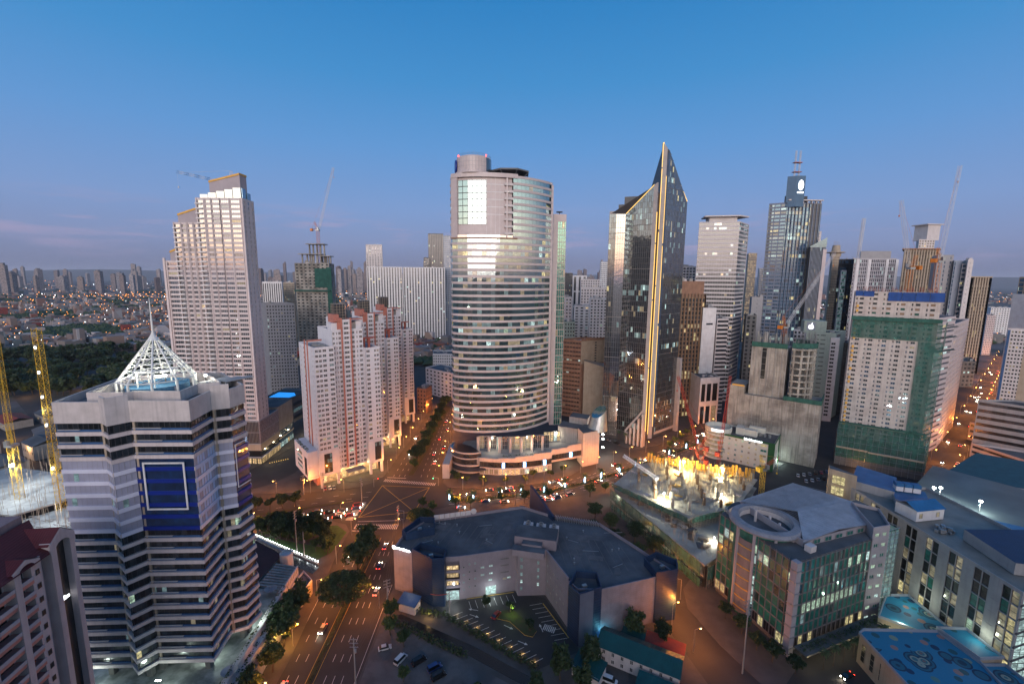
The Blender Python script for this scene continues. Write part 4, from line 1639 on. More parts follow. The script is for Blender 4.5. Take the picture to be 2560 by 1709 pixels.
 for k in range(36):
  a = 2 * math.pi * k / 36
  b.tube((C.x + 11.22 * math.cos(a), C.y + 11.22 * math.sin(a), zt + 4), (C.x + 11.22 * math.cos(a), C.y + 11.22 * math.sin(a), zt + 12), .07, 3, caps=False)
 for z in (zt + 6.6, zt + 9.2):
  b.lathe((C.x, C.y, z), [(11.2, -.06), (11.27, -.06), (11.27, .06), (11.2, .06)], 36)
 b.build('drum_seams', MT['grey'], t, kind='stuff')
 b = MB()
 a0 = math.radians(190)
 q = C + Vector((math.cos(a0), math.sin(a0), 0)) * 11.3
 b.tube((q.x, q.y, zt + 7.5), (q.x - .9, q.y - .2, zt + 7.5), 4.0, 20)
 b.build('round_sign', MT['blue'], t)
 b = MB()
 b.lathe((C.x, C.y, zt + 3), [(11.35, 0), (11.35, 9)], 8, 0, math.radians(-42), math.radians(15))
 b.build('drum_window', MT['g_dark'], t)
 b = MB()
 pts = [C + Vector((math.cos(a), math.sin(a), 0)) * 10.6 for a in [2 * math.pi * k / 20 for k in range(20)]]
 rail(b, pts, zt + 13, 1.3, 0, .06, 3, True)
 b.tube((C.x, C.y, zt + 12), (C.x, C.y, zt + 18), .1)
 b.build('drum_rail', MT['metal'], t)
 for a in (3.6, 5.6):
  q = C + Vector((math.cos(a), math.sin(a), 0)) * 10.6
  b = MB()
  b.lathe((q.x, q.y, zt + 13.6), [(.02, -.5), (.5, 0), (.02, .5)], 6)
  b.build('warning_light', MT['w_red'], t)
 # helipad deck on struts
 b = MB()
 H0 = A0 + ch * .56 - nn * 2
 hp = [H0 + Vector((math.cos(a), math.sin(a), 0)) * 14 for a in [2 * math.pi * (k + .5) / 8 for k in range(8)]]
 b.prism(hp, zt + 5.6, zt + 6.5, 0, 0, True)
 b.build('helipad', MT['concd'], t)
 b = MB()
 for p in hp:
  b.tube((p.x, p.y, zt + 5.6), (H0.x + (p.x - H0.x) * .55, H0.y + (p.y - H0.y) * .55, zt + .5), .25, 5)
 b.build('helipad_struts', MT['metal'], t)
 b = MB()
 parapet(b, FP, zt, 1.5, .5)
 b.build('parapet', bandm, t)
 # annex tower behind, right
 an = thing('annex_tower', 'slim green glass tower standing behind the right end of the curved tower', 'office tower', (40, 330, 0))
 q0 = V2((29.0, 325.5))
 FPa = [tuple(p.xy) for p in (q0, q0 + Vector((9.5, 1.2, 0)), q0 + Vector((10.5, 18, 0)), q0 + Vector((0, 17, 0)))]
 nfa = 31
 fa = (166 - 14) / nfa
 pa = block(an, FPa, 14, nfa, fa, {0: dict(cols=[(.36, .52), (.53, .69), (.70, .86), (.87, .99)], hf=(.04, .98), rec=.2), 1: dict(cols=(4, .04, .96), hf=(.06, .97), rec=.2)}, bandm, par=0, rec=.2)
 put_panes(an, pa, [(MT['g_annex'], 1)], [(MT['l_yel'], 1), (MT['l_dim'], 3)], .05, MT['tan'], 1, 2, .1, 200)
 b = MB()
 b.prism(FPa, 166, 171)
 b.build('crown', bandm, an)
 b = MB()
 c = q0 + Vector((5, 8, 0))
 b.lathe((c.x, c.y, 171), [(.3, 0), (.3, 2), (2.4, 2.2), (2.4, 2.7), (.01, 2.7)], 12)
 b.build('roof_mast', MT['dark'], an)

_ic = {}

def inset_cache(FP, d):
 k = (id(FP), d)
 if k not in _ic:
  _ic[k] = inset(FP, d)
 return _ic[k]

MT['g_curve'] = glass('tower_front_glass', (.012, .040, .042), refl=.34, tint=(.82, 1, .97), wob=.015)
MT['g_annex'] = glass('annex_glass', (.03, .16, .13), refl=.30, tint=(.6, 1, .88), wob=.05)
curved_tower()

# ------------------------------------------------------------------ podium of the curved tower, with the slanted cone
def tower_podium():
 t = thing('podium', 'pale stone podium with dark strip windows wrapped round the curved tower foot', 'podium', (10, 285, 0))
 st = paint('podium_stone', (.52, .44, .40), (.45, .38, .34), streak=.25)
 line = [(-20.1, 269.0), (-8, 267.4), (2.7, 267.6), (15, 270.6), (26.8, 274.8), (38, 279.5), (48.0, 284.0)]
 zt = [10.9, 11.5, 12.2, 13.0, 14.0, 15.0, 16.0]
 for i in range(6):
  b = MB()
  A, B = line[i], line[i + 1]
  lo, hi = (4.8, 8.6) if i < 4 else (0, 10.6)
  if i >= 4:
   b.slab(A, B, 10.9, zt[i] + .5, -1, 0, back=True)
   b.slab(A, B, 5.9, 7.2, -1, 0, back=True)
  else:
   b.slab(A, B, .1, lo, -1, 0)
   b.slab(A, B, hi, zt[i], -1, 0, back=True)
  b.build('stone_wall', st, t)
  b = MB()
  if i >= 4:
   b.slab(A, B, 7.2, 10.9, -.8, -.35)
  else:
   b.slab(A, B, lo, hi, -.8, -.35)
  b.build('strip_window', MT['g_dark'], t)
  for k in range(1, 5):
   p = V2(A).lerp(V2(B), k / 5)
   b = MB()
   b.box((p.x, p.y, 4.8 if i < 4 else 7.2), .18, .5, 3.8 if i < 4 else 3.7)
   b.build('mullion', MT['dark'], t)
 for u, i in ((.3, 1), (.5, 2), (.6, 3), (.2, 5)):
  p = V2(line[i]).lerp(V2(line[i + 1]), u)
  b = MB()
  b.box((p.x, p.y - .15, 5.0 if i < 4 else 7.4), 1.6, .2, 3.2, R(15))
  b.build('blue_lantern', MT['w_blue'], t)
 b = MB()                                 # lit shop glass at street level
 ps = []
 for i in range(4):
  A, B = V2(line[i]), V2(line[i + 1])
  for k in range(4):
   p = A.lerp(B, (k + .5) / 4)
   d = B - A
   n = Vector((d.y, -d.x, 0)).normalized()
   p = p + n * .08
   ps.append((p.x, p.y, 2.2, d.length / 4 * .86, 3.6, math.atan2(d.y, d.x), 0))
 put_panes(t, ps, MT['l_dim'], [(MT['l_cool'], 1), (MT['l_warm'], 1)], .5, MT['offwhite'], 2, 1, .1, name='shopfront')
 b = MB()
 roof = line + [(50, 300), (30, 318), (-34, 300), (-38, 284), (-30, 272)]
 b.prism([V2(p) for p in inset(roof, 1.1)], 6, 10.6, 0, 1)
 b.build('roof_terrace', [MT['conc'], MT['roofl']], t)
 hedge((-6, 270.2), (26, 277.5), 10.7, 1.2, 1.3, t)
 # glassy round corner at the left
 b = MB()
 for z, h in ((0.1, 1.2), (4.6, 1.0), (9.4, .7), (13.0, .9)):
  b.lathe((-27, 283, 0), [(13.2, z), (13.6, z), (13.6, z + h), (13.2, z + h)], 22, 0, math.radians(150), math.radians(305))
 b.build('corner_band', st, t)
 b = MB()
 b.lathe((-27, 283, 0), [(13.2, 0), (13.2, 13.4), (.1, 13.4)], 22, 0, math.radians(150), math.radians(305))
 b.build('corner_glass', MT['g_dark'], t, smooth=False)
 b = MB()
 b.prism([(-43, 262), (-38.6, 262), (-38.6, 295), (-43, 297)], 0, 9.5)
 b.build('left_wing', st, t)
 b = MB()
 b.lathe((-24, 281, 0), [(16.5, 3.6), (16.5, 4.2), (13, 4.4)], 18, 0, math.radians(190), math.radians(300))
 b.build('canopy', MT['dark'], t)
 # columns and shop glass between podium roof and the tower
 for k in range(7):
  x, y = -22 + 7.2 * k, 280.4 + .45 * k - (2.6 if 1 < k < 5 else 0)
  b = MB()
  b.lathe((x, y, 10.5), [(1.0, 0), (1.0, 10.2)], 12)
  b.build('column', st, t)
 ps = []
 for k in range(12):
  x, y = -20 + 4.0 * k, 284.5 + .2 * k - (2 if 2 < k < 8 else 0)
  ps.append((x, y, 15.5, 3.6, 9.0, R(5), 0))
 put_panes(t, ps, [(MT['l_dim'], 2), (MT['g_dark'], 2), (MT['l_dimc'], 1)], (), 0, MT['offwhite'], 3, 3, .1, name='lobby_window')
 # block with the cone at the right end
 b = MB()
 bl = [(48, 281), (60, 287.5), (62, 297), (52, 300), (46, 292)]
 b.prism(bl, 0, 23.5, 0, 1)
 b.build('end_block', [st, MT['roof']], t)
 b = MB()
 A, B = V2(bl[0]), V2(bl[1])
 for k in range(1, 9):
  z = 23.5 * k / 9
  b.slab(A, B, z - .04, z + .04, 0, .03)
 for k in range(1, 7):
  p = A.lerp(B, k / 7)
  b.slab(p, p.lerp(B, .012), .1, 23.4, 0, .03)
 b.build('stone_joints', MT['grey'], t, kind='stuff')
 c = MB()
 n = 32
 base = Vector((59.5, 293.5, 22.0))
 top = Vector((60.5, 294.5, 34.5))
 for k in range(n):
  a0, a1 = 2 * math.pi * k / n, 2 * math.pi * (k + 1) / n
  f = lambda a: (base + Vector((7.0 * math.cos(a), 7.0 * math.sin(a), 0)))
  g = lambda a: (top + Vector((4.9 * math.cos(a), 4.9 * math.sin(a), 3.6 * math.cos(a - .6))))
  c.poly((f(a0), f(a1), g(a1), g(a0)))
 c.build('cone', paint('brushed_cone_cladding', (.42, .42, .40), (.30, .30, .29), rough=.32, metallic=.7, streak=.4), t)
 c = MB()
 c.poly([top + Vector((4.7 * math.cos(a), 4.7 * math.sin(a), 3.6 * math.cos(a - .6) - .25)) for a in [2 * math.pi * k / n for k in range(n)]])
 c.build('cone_skylight', MT['g_teal'], t)
 b = MB()
 b.prism([(33, 300), (46, 294), (51, 303), (38, 312)], 8, 22, 0, 1)
 b.prism([(42, 308), (54, 302), (58, 312), (46, 318)], 8, 26.5, 0, 1)
 b.build('rear_block', [MT['conc'], MT['roof']], t)
 ps = [(24 + 2.4 * k, 297 + .5 * k, 15, 2.1, 7, R(12), 0) for k in range(5)]
 put_panes(t, ps, MT['l_cool'], [(MT['l_warm'], 1)], .5, MT['grey'], 2, 3, .1, name='lobby_window')
 for x, y, z, e in ((65.5, 297, 17, 4500), (66.3, 300, 12.5, 4000), (65.5, 296, 8, 2500), (-12, 279, 16, 1500), (12, 279, 16, 1500), (32, 298, 17, 1800), (36, 284, 4.5, 2500)):
  lamp('POINT', (x, y, z), e, (.95, 1, .9) if x > 60 else (1, .85, .6), .5, t)
  if x > 60:
   b = MB()
   b.lathe((x - 1, y, z - .4), [(.02, 0), (.7, .3), (.7, .8), (.02, 1.1)], 8)
   b.build('floodlight', MT['w_white'], t)

tower_podium()

# ------------------------------------------------------------------ brown office slab
def brown_slab():
 t = thing('brown_building', 'brown office slab with a pale blank end wall beside the curved tower', 'office building', (62, 395, 0))
 FP = [(44.4, 395), (61.4, 386), (86, 400), (70, 412)]
 nf, fh = 18, 3.85
 ps = block(t, FP, 0, nf, fh, {0: dict(cols=[((k + .04) / 7, (k + .96) / 7) for k in range(7)], hf=(.52, .94), rec=.6)}, MT['brown'], MT['roofl'], par=2.0, rec=.6)
 put_panes(t, ps, [(MT['g_black'], 2), (MT['g_dark'], 1)], [(MT['l_dim'], 3), (MT['l_cool'], 1)], .06, MT['brown'], 3, 1, .12, 140)
 b = MB()
 b.slab(FP[1], FP[2], 50, 70.5, 0, .15)
 b.build('end_wall', MT['tan'], t)
 b = MB()
 b.slab(FP[1], FP[2], 70.5, 72.6, 0, .2)
 b.build('fascia', MT['brown'], t)
 b = MB()
 for k in range(8):
  b.slab(V2(FP[1]).lerp(V2(FP[2]), .55), V2(FP[1]).lerp(V2(FP[2]), .62), 51 + 2.4 * k, 52.2 + 2.4 * k, .1, .2)
 b.build('vents', MT['dark'], t, kind='stuff')
 roofbits(t, FP, nf * fh, 8, 5, [MT['offwhite'], MT['grey'], MT['tan']], 2.0)
 u = thing('lift_shaft_wing', 'plain beige wing with a sloping top beside the brown office slab', 'building', (78, 385, 0))
 q = [V2((63.5, 380)), V2((89, 378)), V2((92, 398)), V2((66, 398))]
 b = MB()
 hz = [54, 46.5, 46.5, 54]
 for i in range(4):
  j = (i + 1) % 4
  b.poly(((q[i].x, q[i].y, 0), (q[j].x, q[j].y, 0), (q[j].x, q[j].y, hz[j]), (q[i].x, q[i].y, hz[i])))
 b.poly([(q[i].x, q[i].y, hz[i]) for i in range(4)])
 b.build('wall', MT['tan'], u)
 b = MB()
 b.slab(q[0].lerp(q[1], .78), q[0].lerp(q[1], .9), 6, 30, -.3, .05)
 b.build('slot_window', MT['g_dark'], u)

brown_slab()

# ------------------------------------------------------------------ dark glass tower with the two slanted tops
def facet(root, A, B, z0, zA, zB, nb, fh, gm, lits, p_lit, rg, mull, cap):
 """A curtain wall under a sloping edge: panes of their own below it, cut panes along it, a grid of mullions in front."""
 A, B = V2(A), V2(B)
 d = B - A
 l = d.length
 u = d / l
 n = Vector((u.y, -u.x, 0))
 ang = math.atan2(u.y, u.x)
 hz = lambda s: zA + (zB - zA) * s
 panes, cut = [], MB()
 w = l / nb
 kmax = int((max(zA, zB) - z0) / fh) + 1
 for j in range(nb):
  s0, s1 = j / nb, (j + 1) / nb
  a, b = A + d * s0, A + d * s1
  for k in range(kmax):
   za, zb = z0 + k * fh, z0 + (k + 1) * fh
   t0, t1 = hz(s0), hz(s1)
   if zb <= min(t0, t1):
    c = (a + b) / 2
    panes.append((c.x, c.y, (za + zb) / 2, w, fh, ang, 0))
   elif za < max(t0, t1):
    y0, y1 = max(za, min(zb, t0)), max(za, min(zb, t1))
    cut.poly(((a.x, a.y, za), (b.x, b.y, za), (b.x, b.y, y1), (a.x, a.y, y0)))
 put_panes(root, panes, gm, lits, p_lit, None, cap=cap, rg=rg)
 if cut.f:
  cut.build('cut_panes', gm[0][0], root, kind='stuff')
 m = MB()
 for j in range(nb + 1):
  s = j / nb
  p = A + d * s
  q0, q1 = p - u * .06, p + u * .06
  m.slab(q0, q1, z0, hz(s), .0, .16)
 for k in range(kmax):
  z = z0 + k * fh
  lo, hi = 0.0, 1.0
  if zA != zB:
   sx = (z - zA) / (zB - zA)
   if zA < zB and z > zA:
    lo = min(1, sx)
   if zA > zB and z > zB:
    hi = max(0, sx)
  if hi - lo > .02:
   m.slab(A + d * lo, A + d * hi, z - .07, z + .07, .0, .1)
   if k % 8 == 0:
    m.slab(A + d * lo, A + d * hi, z - .22, z + .22, .0, .2)
 m.build('mullions', mull, root, kind='stuff')

MT['g_spire'] = glass('spire_glass', (.010, .012, .015), refl=.17, tint=(.85, .93, 1), wob=.02)

def spire_tower():
 t = thing('spire_tower', 'dark glass tower with two slanted tops edged in gold light', 'office tower', (100, 345, 0))
 rg = random.Random(77)
 AL, AB, D, S, C, CR = (72.0, 338.5), (83.1, 334.3), (98.9, 320.9), (108.6, 336.2), (113.6, 337.0), (135.5, 355)
 back = [(128, 392), (84, 388)]
 gm = [(MT['g_spire'], 6), (MT['g_dark'], 2)]
 ll = [(MT['l_dimc'], 4), (MT['l_cool'], 1.2), (MT['l_dim'], 3), (MT['l_yel'], .6)]
 mull = paint('mullion_grey', (.15, .14, .135), rough=.4, streak=0)
 fh = 3.9
 facet(t, AL, V2(AL).lerp(V2(AB), .42), 3, 173, 173, 3, fh, gm, ll, .05, rg, mull, 40)
 facet(t, V2(AL).lerp(V2(AB), .42), AB, 3, 173, 172.6, 4, fh, [(MT['g_mirror'], 1)], ll, .03, rg, mull, 60)
 facet(t, AB, D, 8, 172.5, 190.5, 13, fh, gm, ll, .10, rg, mull, 140)
 facet(t, C, CR, 5, 218.5, 185, 16, fh, gm, ll, .10, rg, mull, 140)
 # body behind the glass
 b = MB()
 left = inset([AL, AB, D, S, (112, 372), back[1]], .12)
 hz = [173, 172.5, 190.4, 187, 176, 173]
 for i in range(6):
  j = (i + 1) % 6
  p, q = left[i], left[j]
  b.poly(((p.x, p.y, 0), (q.x, q.y, 0), (q.x, q.y, hz[j] - .2), (p.x, p.y, hz[i] - .2)), 1 if i == 2 else 0)
 b.poly([(left[i].x, left[i].y, hz[i] - .2) for i in (0, 1, 2)], 0)
 b.poly([(left[i].x, left[i].y, hz[i] - .2) for i in (0, 2, 3, 4, 5)], 0)
 right = inset([S, C, CR, back[0], (112, 385)], .12)
 hr = [222, 218.4, 184.8, 176, 186]
 for i in range(5):
  j = (i + 1) % 5
  p, q = right[i], right[j]
  b.poly(((p.x, p.y, 0), (q.x, q.y, 0), (q.x, q.y, hr[j] - .2), (p.x, p.y, hr[i] - .2)), 0)
 b.poly([(right[i].x, right[i].y, hr[i] - .2) for i in (0, 1, 2)], 0)
 b.poly([(right[i].x, right[i].y, hr[i] - .2) for i in (0, 2, 3, 4)], 0)
 b.build('wall', [MT['dark'], paint('bronze_recess', (.12, .075, .05), (.09, .055, .04), streak=.2)], t)
 sl = paint('pale_granite_slab', (.40, .36, .34), (.34, .30, .29), streak=.15)

 def blade(p, q, z0, zp, zq, th, name, m):
  b = MB()
  p, q = V2(p), V2(q)
  d = (q - p).normalized()
  n = Vector((d.y, -d.x, 0)) * th
  lo = [p + n, q + n, q - n, p - n]
  hh = [zp, zq, zq, zp]
  for i in range(4):
   j = (i + 1) % 4
   b.poly(((lo[i].x, lo[i].y, z0), (lo[j].x, lo[j].y, z0), (lo[j].x, lo[j].y, hh[j]), (lo[i].x, lo[i].y, hh[i])))
  b.poly([(lo[i].x, lo[i].y, hh[i]) for i in range(4)])
  b.build(name, m, t)

 dd = (V2(D) - V2(AB)).normalized()
 blade(V2(D) + dd * .05, V2(D) + dd * 2.6, 0, 190.5, 192, .8, 'slab_blade', sl)
 sd = (V2(C) - V2(S)).normalized()
 blade(V2(S) - sd * .4, V2(S) + sd * 3.0, 0, 223, 219.5, .9, 'slab_blade', sl)
 m = MB()
 for k in range(150):                     # louvres between the blade and the glass
  z = 10 + k * 1.38
  m.slab(V2(S) + sd * 3.1, V2(C) + sd * .3, z, z + .55, -.2, .35)
 m.build('louvres', MT['gblue'], t, kind='stuff')

 def strip(p, q, r, name='gold_strip'):
  b = MB()
  b.tube(p, q, r, 4)
  b.build(name, MT['w_gold'], t)

 e = V2(D) + dd * 2.75 + Vector((0, -.3, 0))
 for a, c in ((12, 60), (61, 110), (111, 150), (151, 172)):
  strip((e.x, e.y, a), (e.x, e.y, c), .2)
 e = V2(S) - sd * .5 + Vector((0, -1.1, 0))
 for a, c in ((4, 62), (63, 120), (121, 160), (162, 205), (206, 223)):
  strip((e.x, e.y, a), (e.x, e.y, c), .22)
 e2 = V2(S) + sd * 3.2 + Vector((0, -1.1, 0))
 for a, c in ((10, 90), (92, 150), (152, 200)):
  strip((e2.x, e2.y, a), (e2.x, e2.y, c), .16)
 a, c = V2(AB), V2(D)
 strip((a.x, a.y - .3, 172.8), (c.x, c.y - .3, 190.9), .2, 'gold_edge')
 a, c = V2(S), V2(CR)
 strip((a.x, a.y - .9, 223.2), (c.x, c.y - .3, 185.5), .2, 'gold_edge')
 b = MB()
 b.slab(AL, AB, 173, 175, -.6, .15, back=True)
 b.build('coping', sl, t)
 b = MB()
 b.prism([(86, 352), (106, 345), (112, 365), (92, 372)], 172, 188)
 b.prism([(80, 345), (92, 341), (96, 356), (84, 360)], 172, 181)
 b.build('plant_room', MT['concd'], t)
 # colonnade under the left glass
 for k in range(5):
  p = V2(AB).lerp(V2(D), .45 + .15 * k) + Vector((-.9, -2.2, 0))
  b = MB()
  b.box((p.x, p.y, 0), 1.5, 2.6, 9 + 4.2 * k, math.atan2(dd.y, dd.x))
  b.build('pillar', sl, t)
 b = MB()
 a, c = V2(AB).lerp(V2(D), .35) + Vector((-.9, -2.3, 0)), V2(D) + Vector((-.3, -1.6, 0))
 q = [(a.x, a.y, 7.5), (c.x, c.y, 26.5), (c.x, c.y, 28.5), (a.x, a.y, 9.5)]
 off = Vector((.6, 2.4, 0))
 b.poly(q)
 b.poly([Vector(x) + off for x in reversed(q)])
 b.poly((q[3], q[2], Vector(q[2]) + off, Vector(q[3]) + off))
 b.poly((q[1], q[0], Vector(q[0]) + off, Vector(q[1]) + off))
 b.build('sloping_beam', sl, t)
 b = MB()
 b.slab(C, CR, 3.0, 5.0, -.3, .5)
 b.build('base_beam', sl, t)
 b = MB()
 b.box((137.2, 355, 0), 3.2, 3.6, 62, R(38))
 b.build('side_pier', sl, t)
 for x, y, z in ((118, 340, 14), (124, 346, 15), (96, 321, 12)):
  pass
 return t

spire_tower()

# ------------------------------------------------------------------ other towers: roof corners at a pixel and a distance, walls down to the street
def foot(L, Rr, depth, skew=0.0):
 """Footprint from the two front roof corners (px, py, distance); height from the left one."""
 a, b = AT(*L), AT(*Rr)
 if not skew:                             # side walls run with the street grid, towards the far end of the view
  skew = .82 * a.x / a.y
 u = (V2(b) - V2(a)).normalized()
 v = Vector((-u.y, u.x, 0)) + u * skew
 v.normalize()
 A, B = V2(a), V2(b)
 return [tuple(A.xy), tuple(B.xy), tuple((B + v * depth).xy), tuple((A + v * depth).xy)], a.z

def office(name, label, cat, L, Rr, depth, wall, front, side=None, fh=3.8, glassm=None, lits=None, p_lit=.1, cap=0, z0=0.0, skew=0.0, group=None,
           roof=None, par=1.2, bits=4, seed=1, left=None, rec=.3, frame=None, mx=1, mz=1, core=None, dz=0.0):
 FP, zt = foot(L, Rr, depth, skew)
 zt += dz
 nf = max(1, int(round((zt - z0) / fh)))
 fh = (zt - z0) / nf
 c = sum((V2(p) for p in FP), Vector()) / 4
 t = thing(name, label, cat, (c.x, c.y, z0), group)
 sp = {0: front}
 if side:
  sp[1] = side
 if left:
  sp[3] = left
 ps = block(t, FP, z0, nf, fh, sp, wall, roof, par=par, rec=rec, core=core)
 if glassm:
  put_panes(t, ps, glassm, lits or LT, p_lit, frame, mx, mz, .1, cap, random.Random(seed))
 if bits:
  roofbits(t, FP, zt, bits, seed)
 return t, FP, zt

BANDS = lambda n=1, a=.0, b=1.0, lo=.42, hi=1.0: dict(cols=[(a + (b - a) * k / n, a + (b - a) * (k + 1) / n) for k in range(n)], hf=(lo, hi))
GRID = lambda n, f=.7, lo=.25, hi=.85: dict(cols=(n, (1 - f) / 2, (1 + f) / 2), hf=(lo, hi))
MT['bronze'] = paint('bronze_frame', (.24, .15, .09), (.19, .115, .07), streak=.2, rough=.5)
MT['mint'] = paint('mint_render', (.34, .42, .37), (.29, .36, .32), streak=.25)
MT['bgrey'] = paint('blue_grey_panel', (.30, .33, .39), (.26, .29, .34), streak=.15, rough=.5)
GD = [(MT['g_dark'], 3), (MT['g_black'], 2)]
GB = [(MT['g_blue'], 4), (MT['g_dark'], 1)]

# banded white tower with the flat roof discs
t, FP, zt = office('banded_tower', 'white and dark banded office tower with a flat roof slab right of the spire', 'office tower', (1748, 558, 456), (1851, 552, 448), 34, MT['offwhite'],
                   BANDS(16), BANDS(8), 4.1, [(MT['g_black'], 1)], LT, .05, 300, skew=.55, frame=MT['offwhite'], seed=3)
u = (V2(FP[1]) - V2(FP[0])).normalized()
w = Vector((-u.y, u.x, 0))
b = MB()
c = V2(FP[0]) + u * 10 + w * 3
b.prism([c, c + u * 26, c + u * 26 + w * 18, c + w * 18], zt, zt + 6)
b.build('roof_house', MT['offwhite'], t)
b = MB()
c = V2(FP[0]) + u * 5 - w * 1
b.prism([c, c + u * 33, c + u * 44 + w * 12, c + u * 36 + w * 26, c + w * 20], zt + 6, zt + 7.2, 0, 0, True)
b.build('roof_slab', MT['offwhite'], t)
# bronze grid tower in front of it
t, FP, zt = office('bronze_tower', 'bronze ribbed tower with a plain brown crown behind the spire tower', 'office tower', (1688, 745, 392), (1764, 742, 398), 30, MT['bronze'],
                   GRID(9, .62, .12, .92), GRID(7, .62, .12, .92), 3.9, GD, [(MT['l_yel'], 3), (MT['l_dim'], 6), (MT['l_warm'], 2)], .22, 160, seed=4, frame=MT['bronze'], bits=0)
b = MB()
cr = inset(FP, 1.5)
b.prism(cr, zt, zt + 15, 0, 0)
b.build('crown', MT['brown'], t)
b = MB()
for k in range(10):
 for i in (0, 1):
  p = V2(FP[i]).lerp(V2(FP[i + 1]), k / 9)
  b.box((p.x, p.y - .3, 0), .8, .9, zt + 4)
b.build('ribs', MT['bronze'], t, kind='stuff')
roofbits(t, cr, zt + 15, 5, 4)
office('apartment_tower', 'pale roof storeys of a tower showing above the brown crown', 'apartment building', (1700, 668, 520), (1748, 664, 520), 20, MT['offwhite'], GRID(6), GRID(4), 3.3, GD, LT, .1, seed=41)
# white blank block with the notch, balcony block, portico building
t, FP, zt = office('blank_block', 'narrow white block with one square opening near its top', 'office building', (1758, 772, 396), (1792, 768, 398), 22, MT['white'], dict(cols=[(.3, .8)], hf=(.35, .75), skip=lambda i, j: i != 21), None, 3.9, GD, None, 0, 10, seed=5, par=1)
office('balcony_block', 'white block of curved dark balconies beside the narrow blank block', 'office building', (1793, 800, 402), (1822, 796, 404), 26, MT['offwhite'], BANDS(2, .05, 1, .42, .95), BANDS(3), 3.9, GD, LT, .05, 60, seed=6)
t, FP, zt = office('portico_building', 'low white building with tall columns at the foot of the bronze tower', 'bank building', (1752, 948, 372), (1800, 940, 378), 26, MT['white'], dict(cols=[(.08, .28), (.36, .58), (.66, .92)], hf=(.0, .78)), GRID(3, .7, .0, .8), 26, [(MT['l_dim'], 1), (MT['g_black'], 2)], None, 0, 20, seed=7)
# blue glass tower with the lit oval sign and twin antennas
t, FP, zt = office('blue_tower', 'blue glass tower with a lit oval sign and twin antennas', 'office tower', (1923, 512, 520), (1968, 514, 510), 40, paint('blue_grey_grid', (.17, .19, .25), (.14, .16, .21), streak=.1, rough=.45),
                   GRID(3, .86, .28, .86), BANDS(9, 0, 1, .06, .96), 4.0, GB, [(MT['l_cool'], 3), (MT['l_yel'], 1), (MT['l_dimc'], 6), (MT['l_dim'], 2)], .26, 300, skew=1.35, seed=8, frame=MT['bgrey'], mx=3, bits=2)
A, B, Cc = V2(FP[0]), V2(FP[1]), V2(FP[2])
d = (Cc - B).normalized()
n = Vector((d.y, -d.x, 0))
b = MB()
for k in range(10):
 p = B + d * ((Cc - B).length * (k + .5) / 10)
 b.slab(p - d * .25, p + d * .25, 4, zt + 2, 0, .9)
b.build('fins', paint('blue_grey_fin', (.19, .23, .31), streak=.1), t, kind='stuff')
b = MB()
b.slab(B, Cc, zt + 3, zt + 4.2, -3, 2.2)
for k in range(8):
 p = B + d * ((Cc - B).length * (k + .5) / 8)
 b.slab(p, p + d * .6, zt, zt + 3, -1.4, 1.0)
b.build('crown_slab', MT['offwhite'], t)
b = MB()
q = B - (B - A) * .12
b.prism([q, q + (B - A).normalized() * 9, q + (B - A).normalized() * 9 + d * 10, q + d * 10], zt - 4, zt + 29, 0)
b.build('sign_tower', paint('blue_cladding', (.06, .13, .22), (.05, .11, .19), rough=.35, streak=.1), t)
b = MB()
s0 = q + (B - A).normalized() * 9.1 + d * 1.6
cc = s0 + d * 3.4
b.poly([(cc.x + d.x * 3.0 * math.cos(a) + .15, cc.y + d.y * 3.0 * math.cos(a) - .15, zt + 19 + 5.4 * math.sin(a)) for a in [2 * math.pi * k / 24 for k in range(24)]])
b.build('oval_sign', MT['s_white'], t)
b = MB()
b.slab(s0, s0 + d * 7, zt + 10.5, zt + 12, 0, .2)
b.build('lit_bar', MT['s_white'], t)
for k in (0, 1):
 b = MB()
 p = q + d * (2.5 + 5 * k) + (B - A).normalized() * 4
 lattice(b, (p.x, p.y, zt + 29), (p.x, p.y, zt + 56), 1.2, 1.6, 0, .09)
 b.build('antenna', MT['wcrane'], t)
b = MB()
p = q + d * 5 + (B - A).normalized() * 4
for z in (33, 43):
 b.box((p.x, p.y, zt + z), 9, 4.4, .6, math.atan2(d.y, d.x))
b.build('antenna_platform', MT['red'], t)
b = MB()
b.prism([V2(p) for p in inset(FP, 6)], zt, zt + 9)
b.build('plant_room', MT['dark'], t)
# finned dark tower with the slanted top
t, FP, zt = office('fin_tower', 'dark tower with white vertical fins and a slanted blue top', 'office tower', (2026, 618, 500), (2066, 612, 500), 30, MT['dark'], GRID(8, .9, .05, .95), BANDS(4, 0, 1, .05, .95), 4.0, [(MT['g_dark'], 2), (MT['g_smoke'], 1)], [(MT['l_cool'], 2), (MT['l_dim'], 3), (MT['l_yel'], 1)], .10, 0, seed=9, bits=0)
b = MB()
for k in range(12):
 p = V2(FP[0]).lerp(V2(FP[1]), (k + .5) / 12)
 b.box((p.x, p.y - .3, 0), .45, .8, zt)
b.build('fins', MT['bgrey'], t, kind='stuff')
b = MB()
p = V2(FP[1])
b.box((p.x - 1.6, p.y - .6, 0), 4.0, 1.2, zt - 2)
b.build('pale_pier', MT['pink'], t)
b = MB()
q = [V2(p) for p in inset(FP, -.3)]
hz = [zt + 1, zt + 11, zt + 11, zt + 1]
for i in range(4):
 j = (i + 1) % 4
 b.poly(((q[i].x, q[i].y, zt), (q[j].x, q[j].y, zt), (q[j].x, q[j].y, hz[j]), (q[i].x, q[i].y, hz[i])))
b.poly([(q[i].x, q[i].y, hz[i]) for i in range(4)])
b.build('slanted_top', MT['g_blue'], t)
